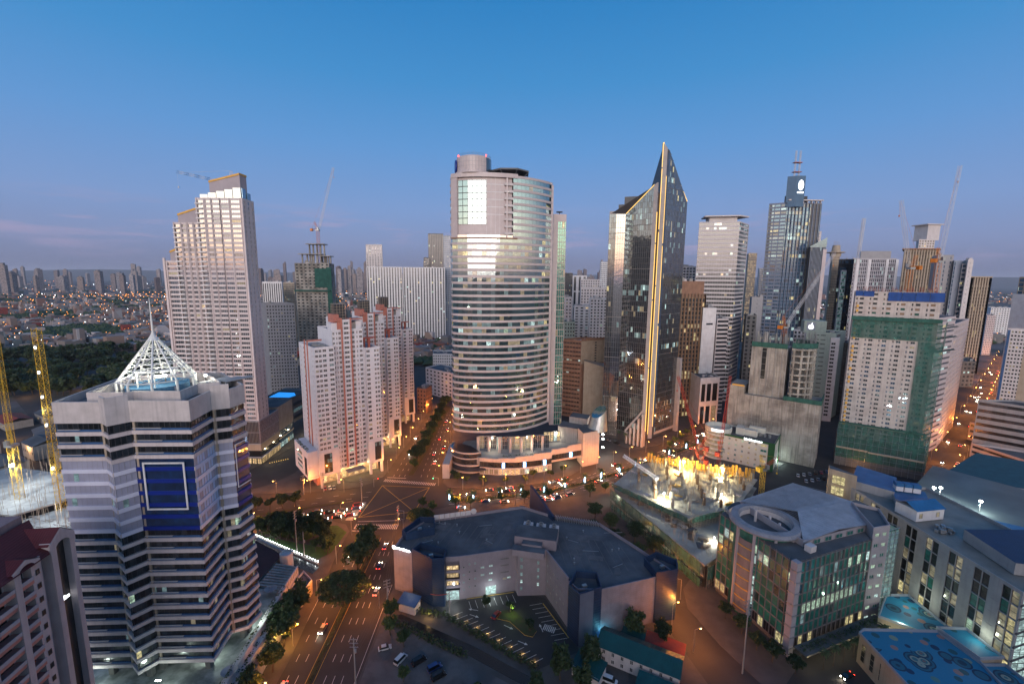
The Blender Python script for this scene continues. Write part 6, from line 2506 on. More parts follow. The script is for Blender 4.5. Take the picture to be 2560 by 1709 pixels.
# ------------------------------------------------------------------ long low storage building in the middle foreground
def storage_building():
 t = thing('storage_building', 'long low mauve and navy building with a grey roof in the middle foreground', 'storage building', (5, 168, 0))
 wl = slatted('mauve_cladding', (.25, .22, .25), (0, 0, 1), .8, .25, .55)
 wp = paint('mauve_panel', (.25, .215, .245), (.215, .185, .21), streak=.12)
 nv = slatted('navy_cladding', (.014, .035, .085), (0, 0, 1), 1.0, .3, .5)
 FP = [(-46.6, 162.2), (-38.6, 158.9), (-25, 156.2), (-19.6, 156.8), (2.2, 162.1), (3.2, 159.0), (14.2, 159.6), (20.7, 143.6), (23.6, 139.4), (31.8, 139.2), (53.2, 146.0), (60.5, 149.5), (52, 163), (39.5, 181.5), (20, 187), (5.5, 195.5), (-37.5, 182.5), (-45, 171.5)]
 rz = 17.2
 rf = paint('dark_roof_membrane', (.10, .108, .12), (.055, .06, .07), rough=.75, streak=0, scale=.09, lo=.4, hi=.62)
 b = MB()
 b.poly([(p[0], p[1], rz) for p in inset(FP, .3)])
 b.build('roof', rf, t)
 n = len(FP)
 for i in range(n):
  b = MB()
  A, B = FP[i], FP[(i + 1) % n]
  m = wl if i in (0, 9) else (nv if i in (1,) else wp)
  if i == 2:
   for z in (0, 5.0, 8.8, 12.6):
    b.slab(A, B, z + (5.0 if z == 0 else 2.3), z + (5.05 if z == 0 else 3.85) if z else 5.1, -.4, 0)
   b.slab(A, B, 5.0, 6.3, -.4, 0)
   b.slab(A, B, 15, 18.4, -.4, 0, back=True)
  else:
   b.slab(A, B, 0, 18.4 if i not in (5, 6) else 19.6, -.4, 0, back=True)
  b.build('wall', m, t)
 # open storeys with the lights on beside the navy towers
 for (A, B) in ((FP[2], FP[3]), (FP[7], FP[8])):
  ps = []
  a = math.atan2(B[1] - A[1], B[0] - A[0])
  c = (V2(A) + V2(B)) / 2
  l = (V2(B) - V2(A)).length
  nn = Vector((math.sin(a), -math.cos(a), 0))
  for z in (7.4, 10.7, 13.9):
   q = c + nn * .05
   ps.append((q.x, q.y, z, l * .86, 1.9, a, 0))
  put_panes(t, ps, MT['l_warm'], (), 0, MT['bronze'], 4, 1, .12, name='open_storey')
 def wins(A, B, pts, m, w=1.0, h=.8):
  A, B = V2(A), V2(B)
  a = math.atan2((B - A).y, (B - A).x)
  nn = Vector((math.sin(a), -math.cos(a), 0)) * .06
  return [((A.lerp(B, u) + nn).x, (A.lerp(B, u) + nn).y, z, w, h, a, 0) for u, z in pts]
 put_panes(t, wins(FP[3], FP[4], [(.07, 4 + 3.2 * k) for k in range(4)] + [(.27, 5 + 3.2 * k) for k in range(4)] + [(.17, 5 + 3.2 * k) for k in range(4)], 0, .8, .7), [(MT['l_dimc'], 2), (MT['g_black'], 3)], (), 0, MT['grey'], 1, 1, .1)
 put_panes(t, wins(FP[3], FP[4], [(.4, 9.2), (.55, 9.4), (.54, 6.6), (.8, 6.2), (.88, 6.4), (.4, 12.4), (.55, 12.6)], 0, 1.5, .8), [(MT['l_cool'], 2), (MT['l_dim'], 1)], (), 0, MT['grey'], 2, 1, .1)
 put_panes(t, wins(FP[3], FP[4], [(.80, 9.0), (.80, 12.0), (.80, 14.8)], 0, 3.4, .45), MT['concd'], (), 0, None, 1, 1, .1, name='louvre')
 put_panes(t, wins(FP[5], FP[6], [(.12, 3.4 + 3.1 * k) for k in range(5)] + [(.72, 5 + 3.1 * k) for k in range(4)], 0, 1.0, 1.5), [(MT['l_dimc'], 3), (MT['l_cool'], 1)], (), 0, MT['grey'], 1, 2, .1)
 put_panes(t, wins(FP[6], FP[7], [(.1 + .15 * (k % 6), 4 + 3.3 * (k // 6)) for k in range(24)], 0, .7, .6), [(MT['g_black'], 3), (MT['l_dim'], 2), (MT['l_dimc'], 1)], (), 0, MT['grey'], 1, 1, .1)
 put_panes(t, wins(FP[3], FP[4], [(.55, 2.1)], 0, 4.4, 3.8), MT['l_cool'], (), 0, MT['grey'], 2, 1, .15, name='entrance')
 put_panes(t, wins(FP[2], FP[3], [(.5, 2.2)], 0, 5.2, 4.2), MT['l_cool'], (), 0, MT['grey'], 1, 1, .2, name='vehicle_entrance')
 # navy stair towers with open tops
 for pts, zt, m in (([(-38.4, 158.6), (-29.5, 152.7), (-24.9, 152.9), (-24.9, 159), (-36, 163)], 20.2, nv), ([(20.4, 139.6), (23.4, 134.9), (31.8, 138.4), (31.6, 146), (24, 147)], 20.0, nv), ([(53.0, 145.6), (61.5, 147.6), (63.2, 153), (57, 158), (51, 154)], 20.4, nv),
                       ([(-45.4, 171), (-43, 168.5), (-32, 173), (-33.5, 181), (-40, 181.5)], 20.6, nv)):
  b = MB()
  b.prism(pts, 0, zt - 2.6, 0, 1)
  parapet(b, pts, zt - 2.6, 2.6, .35)
  b.build('stair_tower', [m, rf], t)
  c = sum((V2(p) for p in pts), Vector()) / len(pts)
  b = MB()
  b.box((c.x, c.y, zt - 2.55), 1.6, 1.1, 1.2, .4)
  b.build('roof_unit', MT['metal'], t)
 b = MB()
 A, B = V2((23.6, 134.6)), V2((31.8, 138.1))
 b.slab(A, A.lerp(B, .62), 0, 20, .05, .12)
 b.build('grey_panel', paint('slate_panel', (.10, .12, .17), (.085, .10, .145), streak=.15), t)
 b = MB()                                 # roof seams, patches, pipes
 for k in range(15):
  p = V2((-40 + 3.4 * k, 164 + .9 * (k % 2)))
  q = p + Vector((5.5, 19 - .4 * k, 0))
  b.slab(p, q, rz, rz + .06, -.09, .09)
 for k in range(9):
  p = V2((22 + 3.2 * k, 146 + .6 * k))
  b.slab(p, p + Vector((-3, 30 - 1.6 * k, 0)), rz, rz + .06, -.09, .09)
 b.build('roof_seams', MT['concd'], t, kind='stuff')
 rg = random.Random(66)
 pm = paint('roof_patch', (.13, .125, .13), (.075, .078, .085), streak=0, scale=.3)
 for k in range(16):
  x, y = (rg.uniform(-36, 0), rg.uniform(167, 181)) if k % 2 else (rg.uniform(24, 44), rg.uniform(150, 176))
  b = MB()
  b.box((x, y, rz), rg.uniform(2, 7), rg.uniform(1.5, 5), .02 + .006 * k, rg.choice((-.2, 1.2)))
  b.build('roof_patch', pm, t)
 for k in range(22):
  x, y = (rg.uniform(-38, 2), rg.uniform(164, 183)) if k % 2 else (rg.uniform(22, 48), rg.uniform(146, 178))
  b = MB()
  if k % 3:
   b.lathe((x, y, rz), [(.22, 0), (.22, .8), (.4, .85), (.02, 1.1)], 8)
  else:
   b.tube((x, y, rz + .25), (x + rg.uniform(3, 9), y + rg.uniform(-3, 3), rz + .25), .12, 5)
  b.build('roof_vent' if k % 3 else 'roof_pipe', MT['metal'], t)
 # plant house, stepped roof houses, cooling fans
 fr = Frame((-1, 167.5), -12)
 for u0, u1, v0, v1, z1 in ((3, 20, -1, 8, 21.5), (6.5, 14.5, -4, -1.1, 20.5), (3.4, 16, -7.6, -4.1, 19.8)):
  b = MB()
  fr.box(b, u0, u1, v0, v1, 17.25, z1, 0, 1)
  b.build('roof_house', [wp, rf], t)
 for k in range(3):
  p = fr(6.4 + 5.6 * k, 11.5)
  cu = thing('cooling_unit', ('left', 'middle', 'right')[k] + ' one of three white twin fan cooling units on the storage roof', 'cooling unit', (p.x, p.y, rz))
  b = MB()
  b.box((p.x, p.y, rz + .3), 4.0, 3.8, 2.4, fr.a)
  b.build('case', MT['offwhite'], cu)
  for s in (-.95, .95):
   q = p + fr.w * s
   b = MB()
   b.lathe((q.x, q.y, rz + 2.7), [(1.0, 0), (1.0, .7), (.8, .7), (.8, .2), (.05, .2)], 14)
   b.build('fan_ring', MT['metal'], cu)
   b = MB()
   for a in range(4):
    b.box((q.x + .35 * math.cos(a * 1.57), q.y + .35 * math.sin(a * 1.57), rz + 3.05), .75, .22, .06, a * 1.57)
   b.build('fan_blades', MT['dark'], cu)
 b = MB()                                 # tall navy sign blade on the street side
 p, q = Vector((10, 204, 0)), Vector((19.5, 184.5, 0))
 d = (q - p).normalized()
 o = Vector((-d.y, d.x, 0)) * .5
 z = [24.8, 19.4]
 for s in (1, -1):
  b.poly([(p + o * s) + Vector((0, 0, 5)), (q + o * s) + Vector((0, 0, 5)), (q + o * s) + Vector((0, 0, z[1])), (p + o * s) + Vector((0, 0, z[0]))])
 b.poly([p - o + Vector((0, 0, z[0])), q - o + Vector((0, 0, z[1])), q + o + Vector((0, 0, z[1])), p + o + Vector((0, 0, z[0]))])
 b.poly([p - o + Vector((0, 0, 5)), p + o + Vector((0, 0, 5)), p + o + Vector((0, 0, z[0])), p - o + Vector((0, 0, z[0]))])
 b.build('sign_blade', nv, t)
 b = MB()
 A, B = V2((20.5, 187.5)), V2((38, 183))
 for k in range(18):
  p = A.lerp(B, k / 17)
  b.slab(p, p + Vector((.2, .05, 0)), 17.2, 18.6, 0, 3.0)
 b.build('louvre_screen', MT['metal'], t)
 # lit roof sign at the left corner: round mark and lettering too small to read
 b = MB()
 A, B = V2((-46.6, 162.2)), V2((-38.8, 159.0))
 d = (B - A).normalized()
 c = A.lerp(B, .05) + Vector((-.1, -.45, 0))
 b.poly([(c.x + d.x * .85 * math.cos(a), c.y + d.y * .85 * math.cos(a), 18.9 + .85 * math.sin(a)) for a in [2 * math.pi * k / 16 for k in range(16)]])
 b.build('round_mark', MT['s_white'], t)
 rg = random.Random(5)
 b = MB()
 for k in range(11):
  p, q = A.lerp(B, .18 + .074 * k), A.lerp(B, .18 + .074 * k + .058)
  h = 1.2 if rg.random() < .3 else .85
  b.slab(p, p.lerp(q, .3), 18.45, 18.45 + h, .3, .45)
  b.slab(p, q, 18.45 + .3 * (k % 3), 18.7 + .3 * (k % 3), .3, .45)
  if k % 2:
   b.slab(p.lerp(q, .7), q, 18.45, 19.3, .3, .45)
 b.build('sign_lettering', MT['s_white'], t)
 lamp('POINT', (-43, 159.5, 19.2), 220, (.95, .98, 1), .4, t)
 # billboard seen from behind over the north edge
 u = thing('billboard', 'row of pale billboard backs with a round disc on the storage roof edge', 'billboard', (-28, 184, 17))
 for k in range(7):
  p, q = V2((-34 + 2.3 * k, 182.5 + .65 * k)), V2((-31.9 + 2.3 * k, 183.1 + .65 * k))
  b = MB()
  b.slab(p, q, 18.6, 20.6, -.15, .1, back=True)
  b.build('panel', MT['offwhite'], u)
  b = MB()
  b.tube((p.x, p.y + .3, 17), (p.x, p.y + .3, 20.5), .09, 4)
  b.build('post', MT['metal'], u)
 b = MB()
 b.tube((-16.8, 187.3, 20), (-16.8, 187.6, 20), 1.3, 14)
 b.build('disc', MT['offwhite'], u)
 for x, y, z, e, c in ((-21.5, 152, 3.4, 800, (.85, .95, 1)), (-7, 157, 3, 700, (.85, 1, .98)), (-30, 147, 2.5, 500, (1, .6, .2)), (33, 137.2, 3.0, 500, (.2, .75, 1))):
  lamp('POINT', (x, y, z), e, c, .3, t)
 # parking yard: bays, kerbs, arrows
 g = MB()
 g.poly([(x, y, .135) for x, y in ((-27, 150), (-10, 137.5), (9, 125.5), (24, 133), (14, 158), (2, 161), (-20, 156))])
 structure('parking_yard', g, MT['asphalt'])
 m = MB()

 def st(a, b_, w=.14, k=0):
  a, b_ = V2(a), V2(b_)
  u_ = (b_ - a).normalized()
  v_ = Vector((-u_.y, u_.x, 0)) * w / 2
  m.poly([(*(a - v_).xy, .14), (*(b_ - v_).xy, .14), (*(b_ + v_).xy, .14), (*(a + v_).xy, .14)], k)

 A, B = V2((-22, 147.8)), V2((7, 127.6))
 for k in range(15):
  p = A.lerp(B, k / 14)
  st(p, p + Vector((4.2, 2.4, 0)))
 A, B = V2((12.5, 155)), V2((20.5, 138.5))
 for k in range(9):
  p = A.lerp(B, k / 8)
  st(p, p + Vector((-4.8, -1.2, 0)))
 st(A + Vector((.4, 0, 0)), B + Vector((.4, 0, 0)), .35, 1)
 for k in range(8):
  p = V2((-16, 155.8)).lerp(V2((1, 159.6)), k / 7)
  st(p, p + Vector((1.4, -4.2, 0)))
 st((-17, 157), (1.5, 161), .35, 1)
 for p, d in (((-15, 149), (1, -.4)), ((-12, 151), (-1, .2)), ((3, 137), (1, -.5)), ((12, 141), (-.3, 1)), ((-2, 144), (.9, -.5))):
  p, d = V2(p), V2(d).normalized()
  st(p, p + d * 2.6, .22)
  q = p + d * 2.6
  v = Vector((-d.y, d.x, 0))
  m.poly([(*(q - v * .55).xy, .14), (*(q + d * 1.2).xy, .14), (*(q + v * .55).xy, .14)], 0)
 zz = V2((12, 142))
 for k in range(7):
  st(zz + Vector((.6 * k, -.25 * k, 0)), zz + Vector((.6 * k + 1.1, -.25 * k + 2.6, 0)), .35)
 isl = [(-7.2, 147.6), (-5.5, 149.8), (.8, 151.8), (2.6, 150), (9.8, 141.4), (8.2, 138.6), (5.4, 139.4), (0, 145.6)]
 m.build('bay_markings', [MT['line'], MT['yline']], kind='structure')
 b = MB()
 b.prism(isl, .13, .32, 1, 0)
 structure('planted_island', b, [m_soil, MT['yline']])

storage_building()

# ------------------------------------------------------------------ floodlit construction pit
def building_site():
 t = thing('building_site', 'floodlit concrete frame under construction with green netting beside the avenue', 'construction site', (90, 215, 0))
 cc = paint('fresh_concrete', (.42, .40, .35), (.30, .28, .24), streak=0, scale=.15, lo=.4, hi=.6)
 top = [(56, 226), (83.5, 191.5), (112, 203), (138, 233), (108, 262), (76, 252)]
 low = [(56.5, 228.5), (79.4, 165), (90, 172), (113, 203), (138, 233), (108, 262), (76, 252)]
 for z, pts, nm in ((5.0, low, 'lower_slab'), (10.0, low, 'middle_slab'), (15.0, top, 'top_slab')):
  b = MB()
  b.prism(pts, z - .7, z, 0, 0, True)
  b.build(nm, cc, t)
 rg = random.Random(12)
 ins = inset(top, 1.6)
 k = 0
 for i in range(12):
  for j in range(10):
   x, y = 60 + 7.4 * i + 2.0 * j, 190 + 7.4 * j - 2.0 * i
   p = Vector((x, y, 0))
   if not all((V2(ins[(q + 1) % 6]) - V2(ins[q])).cross(p - V2(ins[q])).z > 0 for q in range(6)):
    continue
   b = MB()
   b.box((x, y, 0), 1.1, 1.1, 14.3)
   h = rg.uniform(2.5, 5)
   b.box((x, y, 15), 1.2, 1.2, h)
   for s in range(10):
    a, c = x + rg.uniform(-.5, .5), y + rg.uniform(-.5, .5)
    b.tube((a, c, 15), (a + rg.uniform(-.1, .1), c, 15 + h + rg.uniform(1, 3)), .06, 3, caps=False)
   b.build('column', cc if rg.random() < .5 else MT['bronze'], t)
 for p, q in ((low[0], low[1]), (low[1], low[2]), (low[2], low[3])):
  n = int((V2(q) - V2(p)).length / 8)
  for s in range(n + 1):
   c = V2(p).lerp(V2(q), s / max(1, n))
   b = MB()
   b.box((c.x + .8, c.y + .8, 0), 1.0, 1.0, 9.3)
   b.build('column', cc, t)
 sc = MB()                                # scaffolding round the edges
 for p, q, z1 in ((low[0], low[1], 11.5), (low[1], low[2], 9.5), (top[0], top[1], 17), (top[1], top[2], 17), (low[2], low[3], 14)):
  P, Q = V2(p), V2(q)
  l = (Q - P).length
  u = (Q - P) / l
  n = Vector((u.y, -u.x, 0))
  for s in range(int(l / 1.8)):
   for o in (.3, 1.5):
    c = P + u * (1.8 * s) + n * o
    sc.tube((c.x, c.y, 0), (c.x, c.y, z1), .06, 3, caps=False)
  for z in range(2, int(z1), 2):
   for o in (.3, 1.5):
    A, B = P + n * o, Q + n * o
    sc.tube((A.x, A.y, z), (B.x, B.y, z), .05, 3, caps=False)
 sc.build('scaffold', MT['tan'], t, kind='stuff')
 for p, q, z0, z1 in ((low[0], low[1], 5.4, 11.2), (low[1], low[2], 4, 9.8), (low[0], low[1], 0.4, 4.4), (top[0], top[1], 13.5, 16.2), (top[1], top[2], 13.5, 16.2)):
  P, Q = V2(p), V2(q)
  u = (Q - P).normalized()
  n = Vector((u.y, -u.x, 0))
  c = max(4, int((Q - P).length / 2.5))
  b = MB()
  pr = None
  for s in range(c + 1):
   a = P.lerp(Q, s / c) + n * (1.7 + rg.uniform(-.15, .3))
   cur = ((a.x, a.y, z0 + rg.uniform(-.2, .2)), (a.x, a.y, z1 + rg.uniform(-.3, .3)))
   if pr:
    b.poly((pr[0], cur[0], cur[1], pr[1]))
   pr = cur
  b.build('netting', MT['scrim'], t)
 for k in range(70):                      # stacks of timber, forms, boxes on the deck
  x, y = rg.uniform(64, 128), rg.uniform(198, 254)
  p = Vector((x, y, 0))
  if not all((V2(ins[(q + 1) % 6]) - V2(ins[q])).cross(p - V2(ins[q])).z > 0 for q in range(6)):
   continue
  b = MB()
  a = rg.random() * 3
  for s in range(rg.randint(1, 4)):
   b.box((x, y, 15 + .25 * s), rg.uniform(2, 5), rg.uniform(.5, 2), .22, a + rg.uniform(-.1, .1))
  b.build('material_stack', rg.choice([MT['tan'], MT['metal'], MT['gold'], MT['offwhite'], cc]), t)
 for k in range(46):
  q = V2((60, 224)).lerp(V2((82, 172)), rg.random()) + Vector((rg.uniform(1, 9), rg.uniform(2, 9), 0))
  b = MB()
  a = rg.random() * 3
  for s in range(rg.randint(2, 6)):
   b.box((q.x, q.y, 10 + .3 * s), rg.uniform(2, 5), rg.uniform(.4, 2.4), .26, a + rg.uniform(-.15, .15))
  b.build('material_stack', rg.choice([MT['tan'], MT['bronze'], MT['concd'], cc]), t)
 rb = MB()
 for k in range(1800):
  x, y = rg.uniform(58, 136), rg.uniform(170, 258)
  p = Vector((x, y, 0))
  z = 15 if all((V2(ins[(q + 1) % 6]) - V2(ins[q])).cross(p - V2(ins[q])).z > 0 for q in range(6)) else 10
  if z == 10 and not (y < 222 and 58 + (224 - y) * .42 < x < 66 + (224 - y) * .42):
   continue
  rb.tube((x, y, z), (x + rg.uniform(-.2, .2), y, z + rg.uniform(1.5, 5)), .07, 3, caps=False)
 rb.build('starter_bars', MT['tan'], t, kind='stuff')
 fo = MB()                                # tall forms along the back
 for s in range(34):
  p = V2((84, 256)).lerp(V2((136, 234)), s / 33)
  fo.box((p.x, p.y, 15), 1.2, .5, rg.uniform(3, 6.5), -.4)
  p2 = p + Vector((-3, -4, 0))
  fo.tube((p2.x, p2.y, 15), (p2.x, p2.y, 20 + rg.random() * 3), .1, 4)
  if s:
   fo.tube((p2.x, p2.y, 18), (p2.x - 1.5, p2.y + .7, 18), .08, 4)
 fo.build('wall_forms', MT['gold'], t, kind='stuff')
 for i, (x, y, z, e, c, big, lb) in enumerate(((99, 240, 21.5, 42000, (1, .72, .30), 1.0, 'brightest warm floodlight at the back of the building site'), (76.5, 206.5, 19.5, 13000, (1, .97, .72), .6, 'white floodlight near the front edge of the building site'), (119, 236, 20, 16000, (1, .76, .36), .6, 'warm floodlight right of the brightest one on the building site'),
                                                       (90, 180, 12.4, 4500, (1, .95, .75), .45, 'floodlight on the lower deck of the building site by the glass building'), (60, 232, 7, 3000, (.9, 1, .8), .4, 'floodlight under the left corner of the building site'), (107, 210, 17.5, 9000, (1, .9, .65), .4, 'low floodlight at the right front of the building site'))):
  f = thing('floodlight', lb, 'floodlight', (x, y, z - 6))
  b = MB()
  b.tube((x, y, z - (6.4 if z > 15 else 2.4)), (x, y, z), .12, 5)
  b.box((x, y, z - .2), 1.6, .3, .3)
  b.build('mast', MT['metal'], f)
  b = MB()
  b.lathe((x, y, z), [(.02, 0), (big * .6, .2), (big * .6, .2 + big * .6), (.02, .4 + big * .7)], 10)
  b.build('lamp', MT['w_white'] if c[2] > .6 else MT['w_flood'], f)
  lamp('POINT', (x, y, z - .6), e, c, .5, f)
 for x, y in ((70, 205), (84, 200), (72, 190), (80, 176), (100, 205), (64, 222)):
  for z in (3.4, 8.4):
   lamp('POINT', (x + 3, y + 4, z), 700, (1, .85, .5) if z > 4 else (.9, 1, .75), .3, t)
 # boom and cranes
 u = thing('concrete_boom', 'white folded concrete placing boom standing on the building site', 'placing boom', (76, 218, 15))
 b = MB()
 b.tube((76, 218, 15), (76, 218, 22), .55, 8)
 b.build('mast', MT['white'], u)
 b = MB()
 lattice(b, (76, 218, 22.5), (60, 224, 32), 1.2, 1.4, 0, .14)
 b.tube((76.5, 217.6, 23.2), (60.3, 223.8, 32.6), .3, 6)
 b.build('boom', MT['white'], u)
 b = MB()
 b.box((76, 218, 21.6), 2.4, 2.0, 1.6, .3)
 b.build('turntable', MT['wcrane'], u)
 tower_crane('crane', 'red lattice crane leaning over the avenue in front of the spire tower', (118, 262, 0), 21, (-13, 10, 44), MT['rcrane'], True, 1.8, ballast=6)
 tower_crane('crane', 'red lattice crane in front of the low hotel round corner', (125, 252, 15), 7, (7, 8, 46), MT['rcrane'], True, 1.6, ballast=6)
 tower_crane('crane', 'small red crane on the building site below the hotel windows', (112, 246, 15), 4, (-4, 3, 9), MT['rcrane'], True, 1.3, ballast=4)
 tower_crane('crane', 'yellow mast crane with a red jib at the right of the building site', (136, 225, 0), 24, (10, 4, 6), MT['ycrane'], True, 1.8, ballast=5, jmat=MT['rcrane'])
 b = MB()
 p = [(67, 196, 4), (71, 199, 4)]
 lattice(b, (64, 205, 5.5), (70, 201, 6.5), .9, 1, 0, .1)
 b.build('yellow_boom', MT['ycrane'], t)
 lamp('POINT', (69, 200, 7.5), 900, (1, .85, .5), .3, t)

MT['w_flood'] = glow('warm_flood_lamp', (1.0, .80, .42), 40)
building_site()

# ------------------------------------------------------------------ green glass office with the round roof ring
def glass_office():
 t = thing('glass_office', 'green glass office with a round roof ring and a pale metal roof', 'office building', (108, 155, 0))
 gr = paint('grey_frame_panel', (.36, .33, .35), (.31, .28, .30), streak=.2)
 mu = paint('bronze_mullion', (.22, .19, .19), (.18, .155, .155), streak=0, rough=.45)
 fh, nf = 4.05, 8
 A0, A1, A2, A3 = (83.4, 163.6), (88.5, 149.0), (93.7, 132.4), (129.9, 146.4)
 back = [(140, 172), (126, 186), (92, 172)]
 fx = MB()
 panes = []
 for (P, Q, c, f0) in ((A0, A1, 6, 1), (A1, A2, 7, 1), (A2, A3, 16, 1)):
  cols = [((k + .03) / c, (k + .97) / c) for k in range(c)]
  facade(fx, panes, P, Q, 1.5, nf, fh - .1, cols, (.05, .97), .25, 0)
 fx.build('curtain_wall_frame', mu, t)
 rg = random.Random(31)
 rest = []
 for p in panes:
  fl = int((p[2] - 1.5) / fh)
  onA = p[1] < 147 and p[0] > 94
  if fl == 3 and onA and 98 < p[0] < 122:
   rest.append(('lit', p))
  elif fl == 0:
   rest.append(('low', p))
  else:
   rest.append(('g', p))
 put_panes(t, [p for k, p in rest if k == 'g'], [(MT['g_green'], 6), (MT['g_teal'], 1)], [(MT['l_green'], 3), (MT['l_cool'], 2), (MT['l_dimc'], 4), (MT['l_yel'], .4)], .10, mu, 1, 1, .07, 240, rg)
 put_panes(t, [p for k, p in rest if k == 'lit'], MT['l_green'], (), 0, mu, 3, 1, .09)
 put_panes(t, [p for k, p in rest if k == 'low'], [(MT['l_yel'], 2), (MT['g_black'], 3)], (), 0, mu, 2, 1, .09)
 b = MB()                                 # uprights standing proud of the glass
 for P, Q, c in ((A0, A1, 6), (A1, A2, 7), (A2, A3, 16)):
  for k in range(c + 1):
   p = V2(P).lerp(V2(Q), k / c)
   d = (V2(Q) - V2(P)).normalized()
   b.slab(p - d * .05, p + d * .05, 1, 34, 0, .16)
 b.build('fins', mu, t, kind='stuff')
 b = MB()
 b.prism(inset([A0, A1, A2, A3] + back, .4), 0, 33.4, 0, 1)
 b.build('core', [MT['concd'], MT['roof']], t)
 b = MB()
 p = V2(A2)
 b.box((p.x + .3, p.y + .2, 0), 2.2, 2.2, 34.2, .35)
 b.build('corner_pier', gr, t)
 for k in range(8):
  b = MB()
  b.box((p.x + .3, p.y + .2, 3 + 4 * k), 2.6, 2.6, .3, .35)
  b.build('pier_ring', MT['metal'], t)
 # right end: grey wing with small windows, glass stair
 W0, W1 = (129.9, 146.4), (137.4, 148.2)
 wb = [W0, W1, (143, 160), (136, 165)]
 ps = block(t, wb, 0, 9, 4.1, {0: dict(cols=[(.15, .42), (.6, .87)], hf=(.3, .66))}, gr, MT['roof'], part='grey_wing')
 put_panes(t, ps, [(MT['l_green'], 2), (MT['g_green'], 1), (MT['l_cool'], 1)], (), 0, MT['offwhite'], 2, 1, .1)
 st = Frame((137.8, 149.5), 18)
 b = MB()
 st.box(b, .2, 6.8, .2, 6.8, 0, 34, 0)
 b.build('stair_glass', [MT['l_dimc']], t)
 grid_screen('stair_frame', st, 0, 7, 0, 7, 0, 35, t, 1.9, [MT['metal'], MT['g_green']], .12)
 # round turret and ring
 C = (96.2, 155.0, 0)
 b = MB()
 b.lathe(C, [(10.6, 0), (10.6, 31)], 40, 0, math.radians(150), math.radians(300))
 b.build('turret_glass', MT['g_green'], t)
 b = MB()
 b.lathe(C, [(10.9, 1), (10.9, 30.5)], 10, 0, math.radians(192), math.radians(222))
 b.build('turret_panel', paint('taupe_panel', (.22, .19, .19), (.18, .155, .155), streak=.2), t)
 for k in range(7):
  b = MB()
  b.lathe((C[0], C[1], 3 + 4.1 * k), [(10.95, 0), (11.15, .05), (11.15, .35), (10.95, .4)], 12, 0, math.radians(190), math.radians(224))
  b.build('gold_band', MT['gold'], t)
 ps = []
 for k in range(7):
  for a in (230, 240, 250):
   q = (C[0] + 10.75 * math.cos(R(a)), C[1] + 10.75 * math.sin(R(a)))
   ps.append((*q, 3 + 4.05 * k + 1.6, 1.75, 3.2, R(a) + math.pi / 2, 0))
 put_panes(t, ps, [(MT['l_cool'], 3), (MT['l_green'], 1), (MT['g_green'], 1)], (), 0, MT['offwhite'], 2, 2, .1)
 for a in (190, 224, 258, 292):
  b = MB()
  q = (C[0] + 11.1 * math.cos(R(a)), C[1] + 11.1 * math.sin(R(a)))
  b.box((*q, 0), .9, .9, 35, R(a))
  b.build('turret_column', gr, t)
 rc = slatted('ring_cladding', (.30, .29, .31), (1, .3, 0), 1.2, .4, .5)
 b = MB()
 b.lathe((C[0], C[1], 35), [(8.6, .3), (9.2, 1.4), (11.6, 1.2), (12.5, .3), (12.3, -.3), (11, -.8), (8.6, .3)], 48)
 b.build('roof_ring', rc, t, smooth=False)
 b = MB()
 b.lathe((C[0], C[1], 31), [(8.7, 4.2), (8.7, 0), (.01, 0)], 30)
 b.build('ring_well', MT['offwhite'], t)
 b = MB()
 b.lathe((C[0], C[1], 31.1), [(8.5, 0), (.01, .05)], 30)
 b.build('well_floor', MT['concd'], t)
 b = MB()
 b.lathe((C[0], C[1], 31), [(10.7, 0), (10.7, 4)], 40)
 b.build('clerestory', MT['g_green'], t)
 for x, y, h in ((3, 2, 5), (-2, 3, 7), (5, -1, 4)):
  b = MB()
  b.box((C[0] + x, C[1] + y, 31), .7, .6, h, .4)
  b.build('roof_mast', MT['offwhite'], t)
 # pale metal roof: two shallow bent sheets of standing-seam panels
 rfm = slatted('standing_seam_roof', (.46, .44, .46), (.8, .6, 0), 1.4, .35, .4, metallic=.2)
 q = [(101, 140.5), (134, 152), (138, 167), (125.5, 185), (93, 168.5), (107, 158)]
 for pl, nm in (([(110.5, 158.5, 37.4), (118, 147, 37.0), (101.5, 141, 35.6)], 0), ([(110.5, 158.5, 37.4), (138, 167, 37.2), (134, 152, 36.2), (118, 147, 37)], 0), ([(110.5, 158.5, 37.4), (93, 168.5, 36.0), (125.5, 185, 36.2), (138, 167, 37.2)], 0)):
  b = MB()
  if (Vector(pl[1]) - Vector(pl[0])).cross(Vector(pl[2]) - Vector(pl[0])).z < 0:
   pl = pl[::-1]
  b.poly(pl)
  b.poly([Vector(p) - Vector((0, 0, .3)) for p in reversed(pl)])
  b.build('metal_roof', rfm, t)
 b = MB()                                 # standing seams
 for k in range(30):
  p = V2((94.2, 168)).lerp(V2((125, 184.4)), k / 29)
  q = p + Vector((13.5, -17.5, 0)) * .52
  zf = lambda v: 36.1 + 1.3 * max(0, min(1, v))
  b.tube((p.x, p.y, 36.2), (q.x, q.y, 37.42), .07, 3, caps=False)
  q2 = q + Vector((8, -11.5, 0)) * .85
  b.tube((q.x, q.y, 37.42), (q2.x, q2.y, 36.6), .07, 3, caps=False)
 b.build('roof_seams', MT['grey'], t, kind='stuff')
 b = MB()
 E = [(101.5, 141), (134, 152), (138, 167), (125.5, 185), (93, 168.5)]
 for i in range(5):
  a, c = V2(E[i]), V2(E[(i + 1) % 5])
  cen = Vector((116, 162, 0))
  a, c = a.lerp(cen, .03), c.lerp(cen, .03)
  b.slab(a, c, 33.3, 35.9, -.4, 0)
 b.build('clerestory_wall', gr, t)
 ps = []
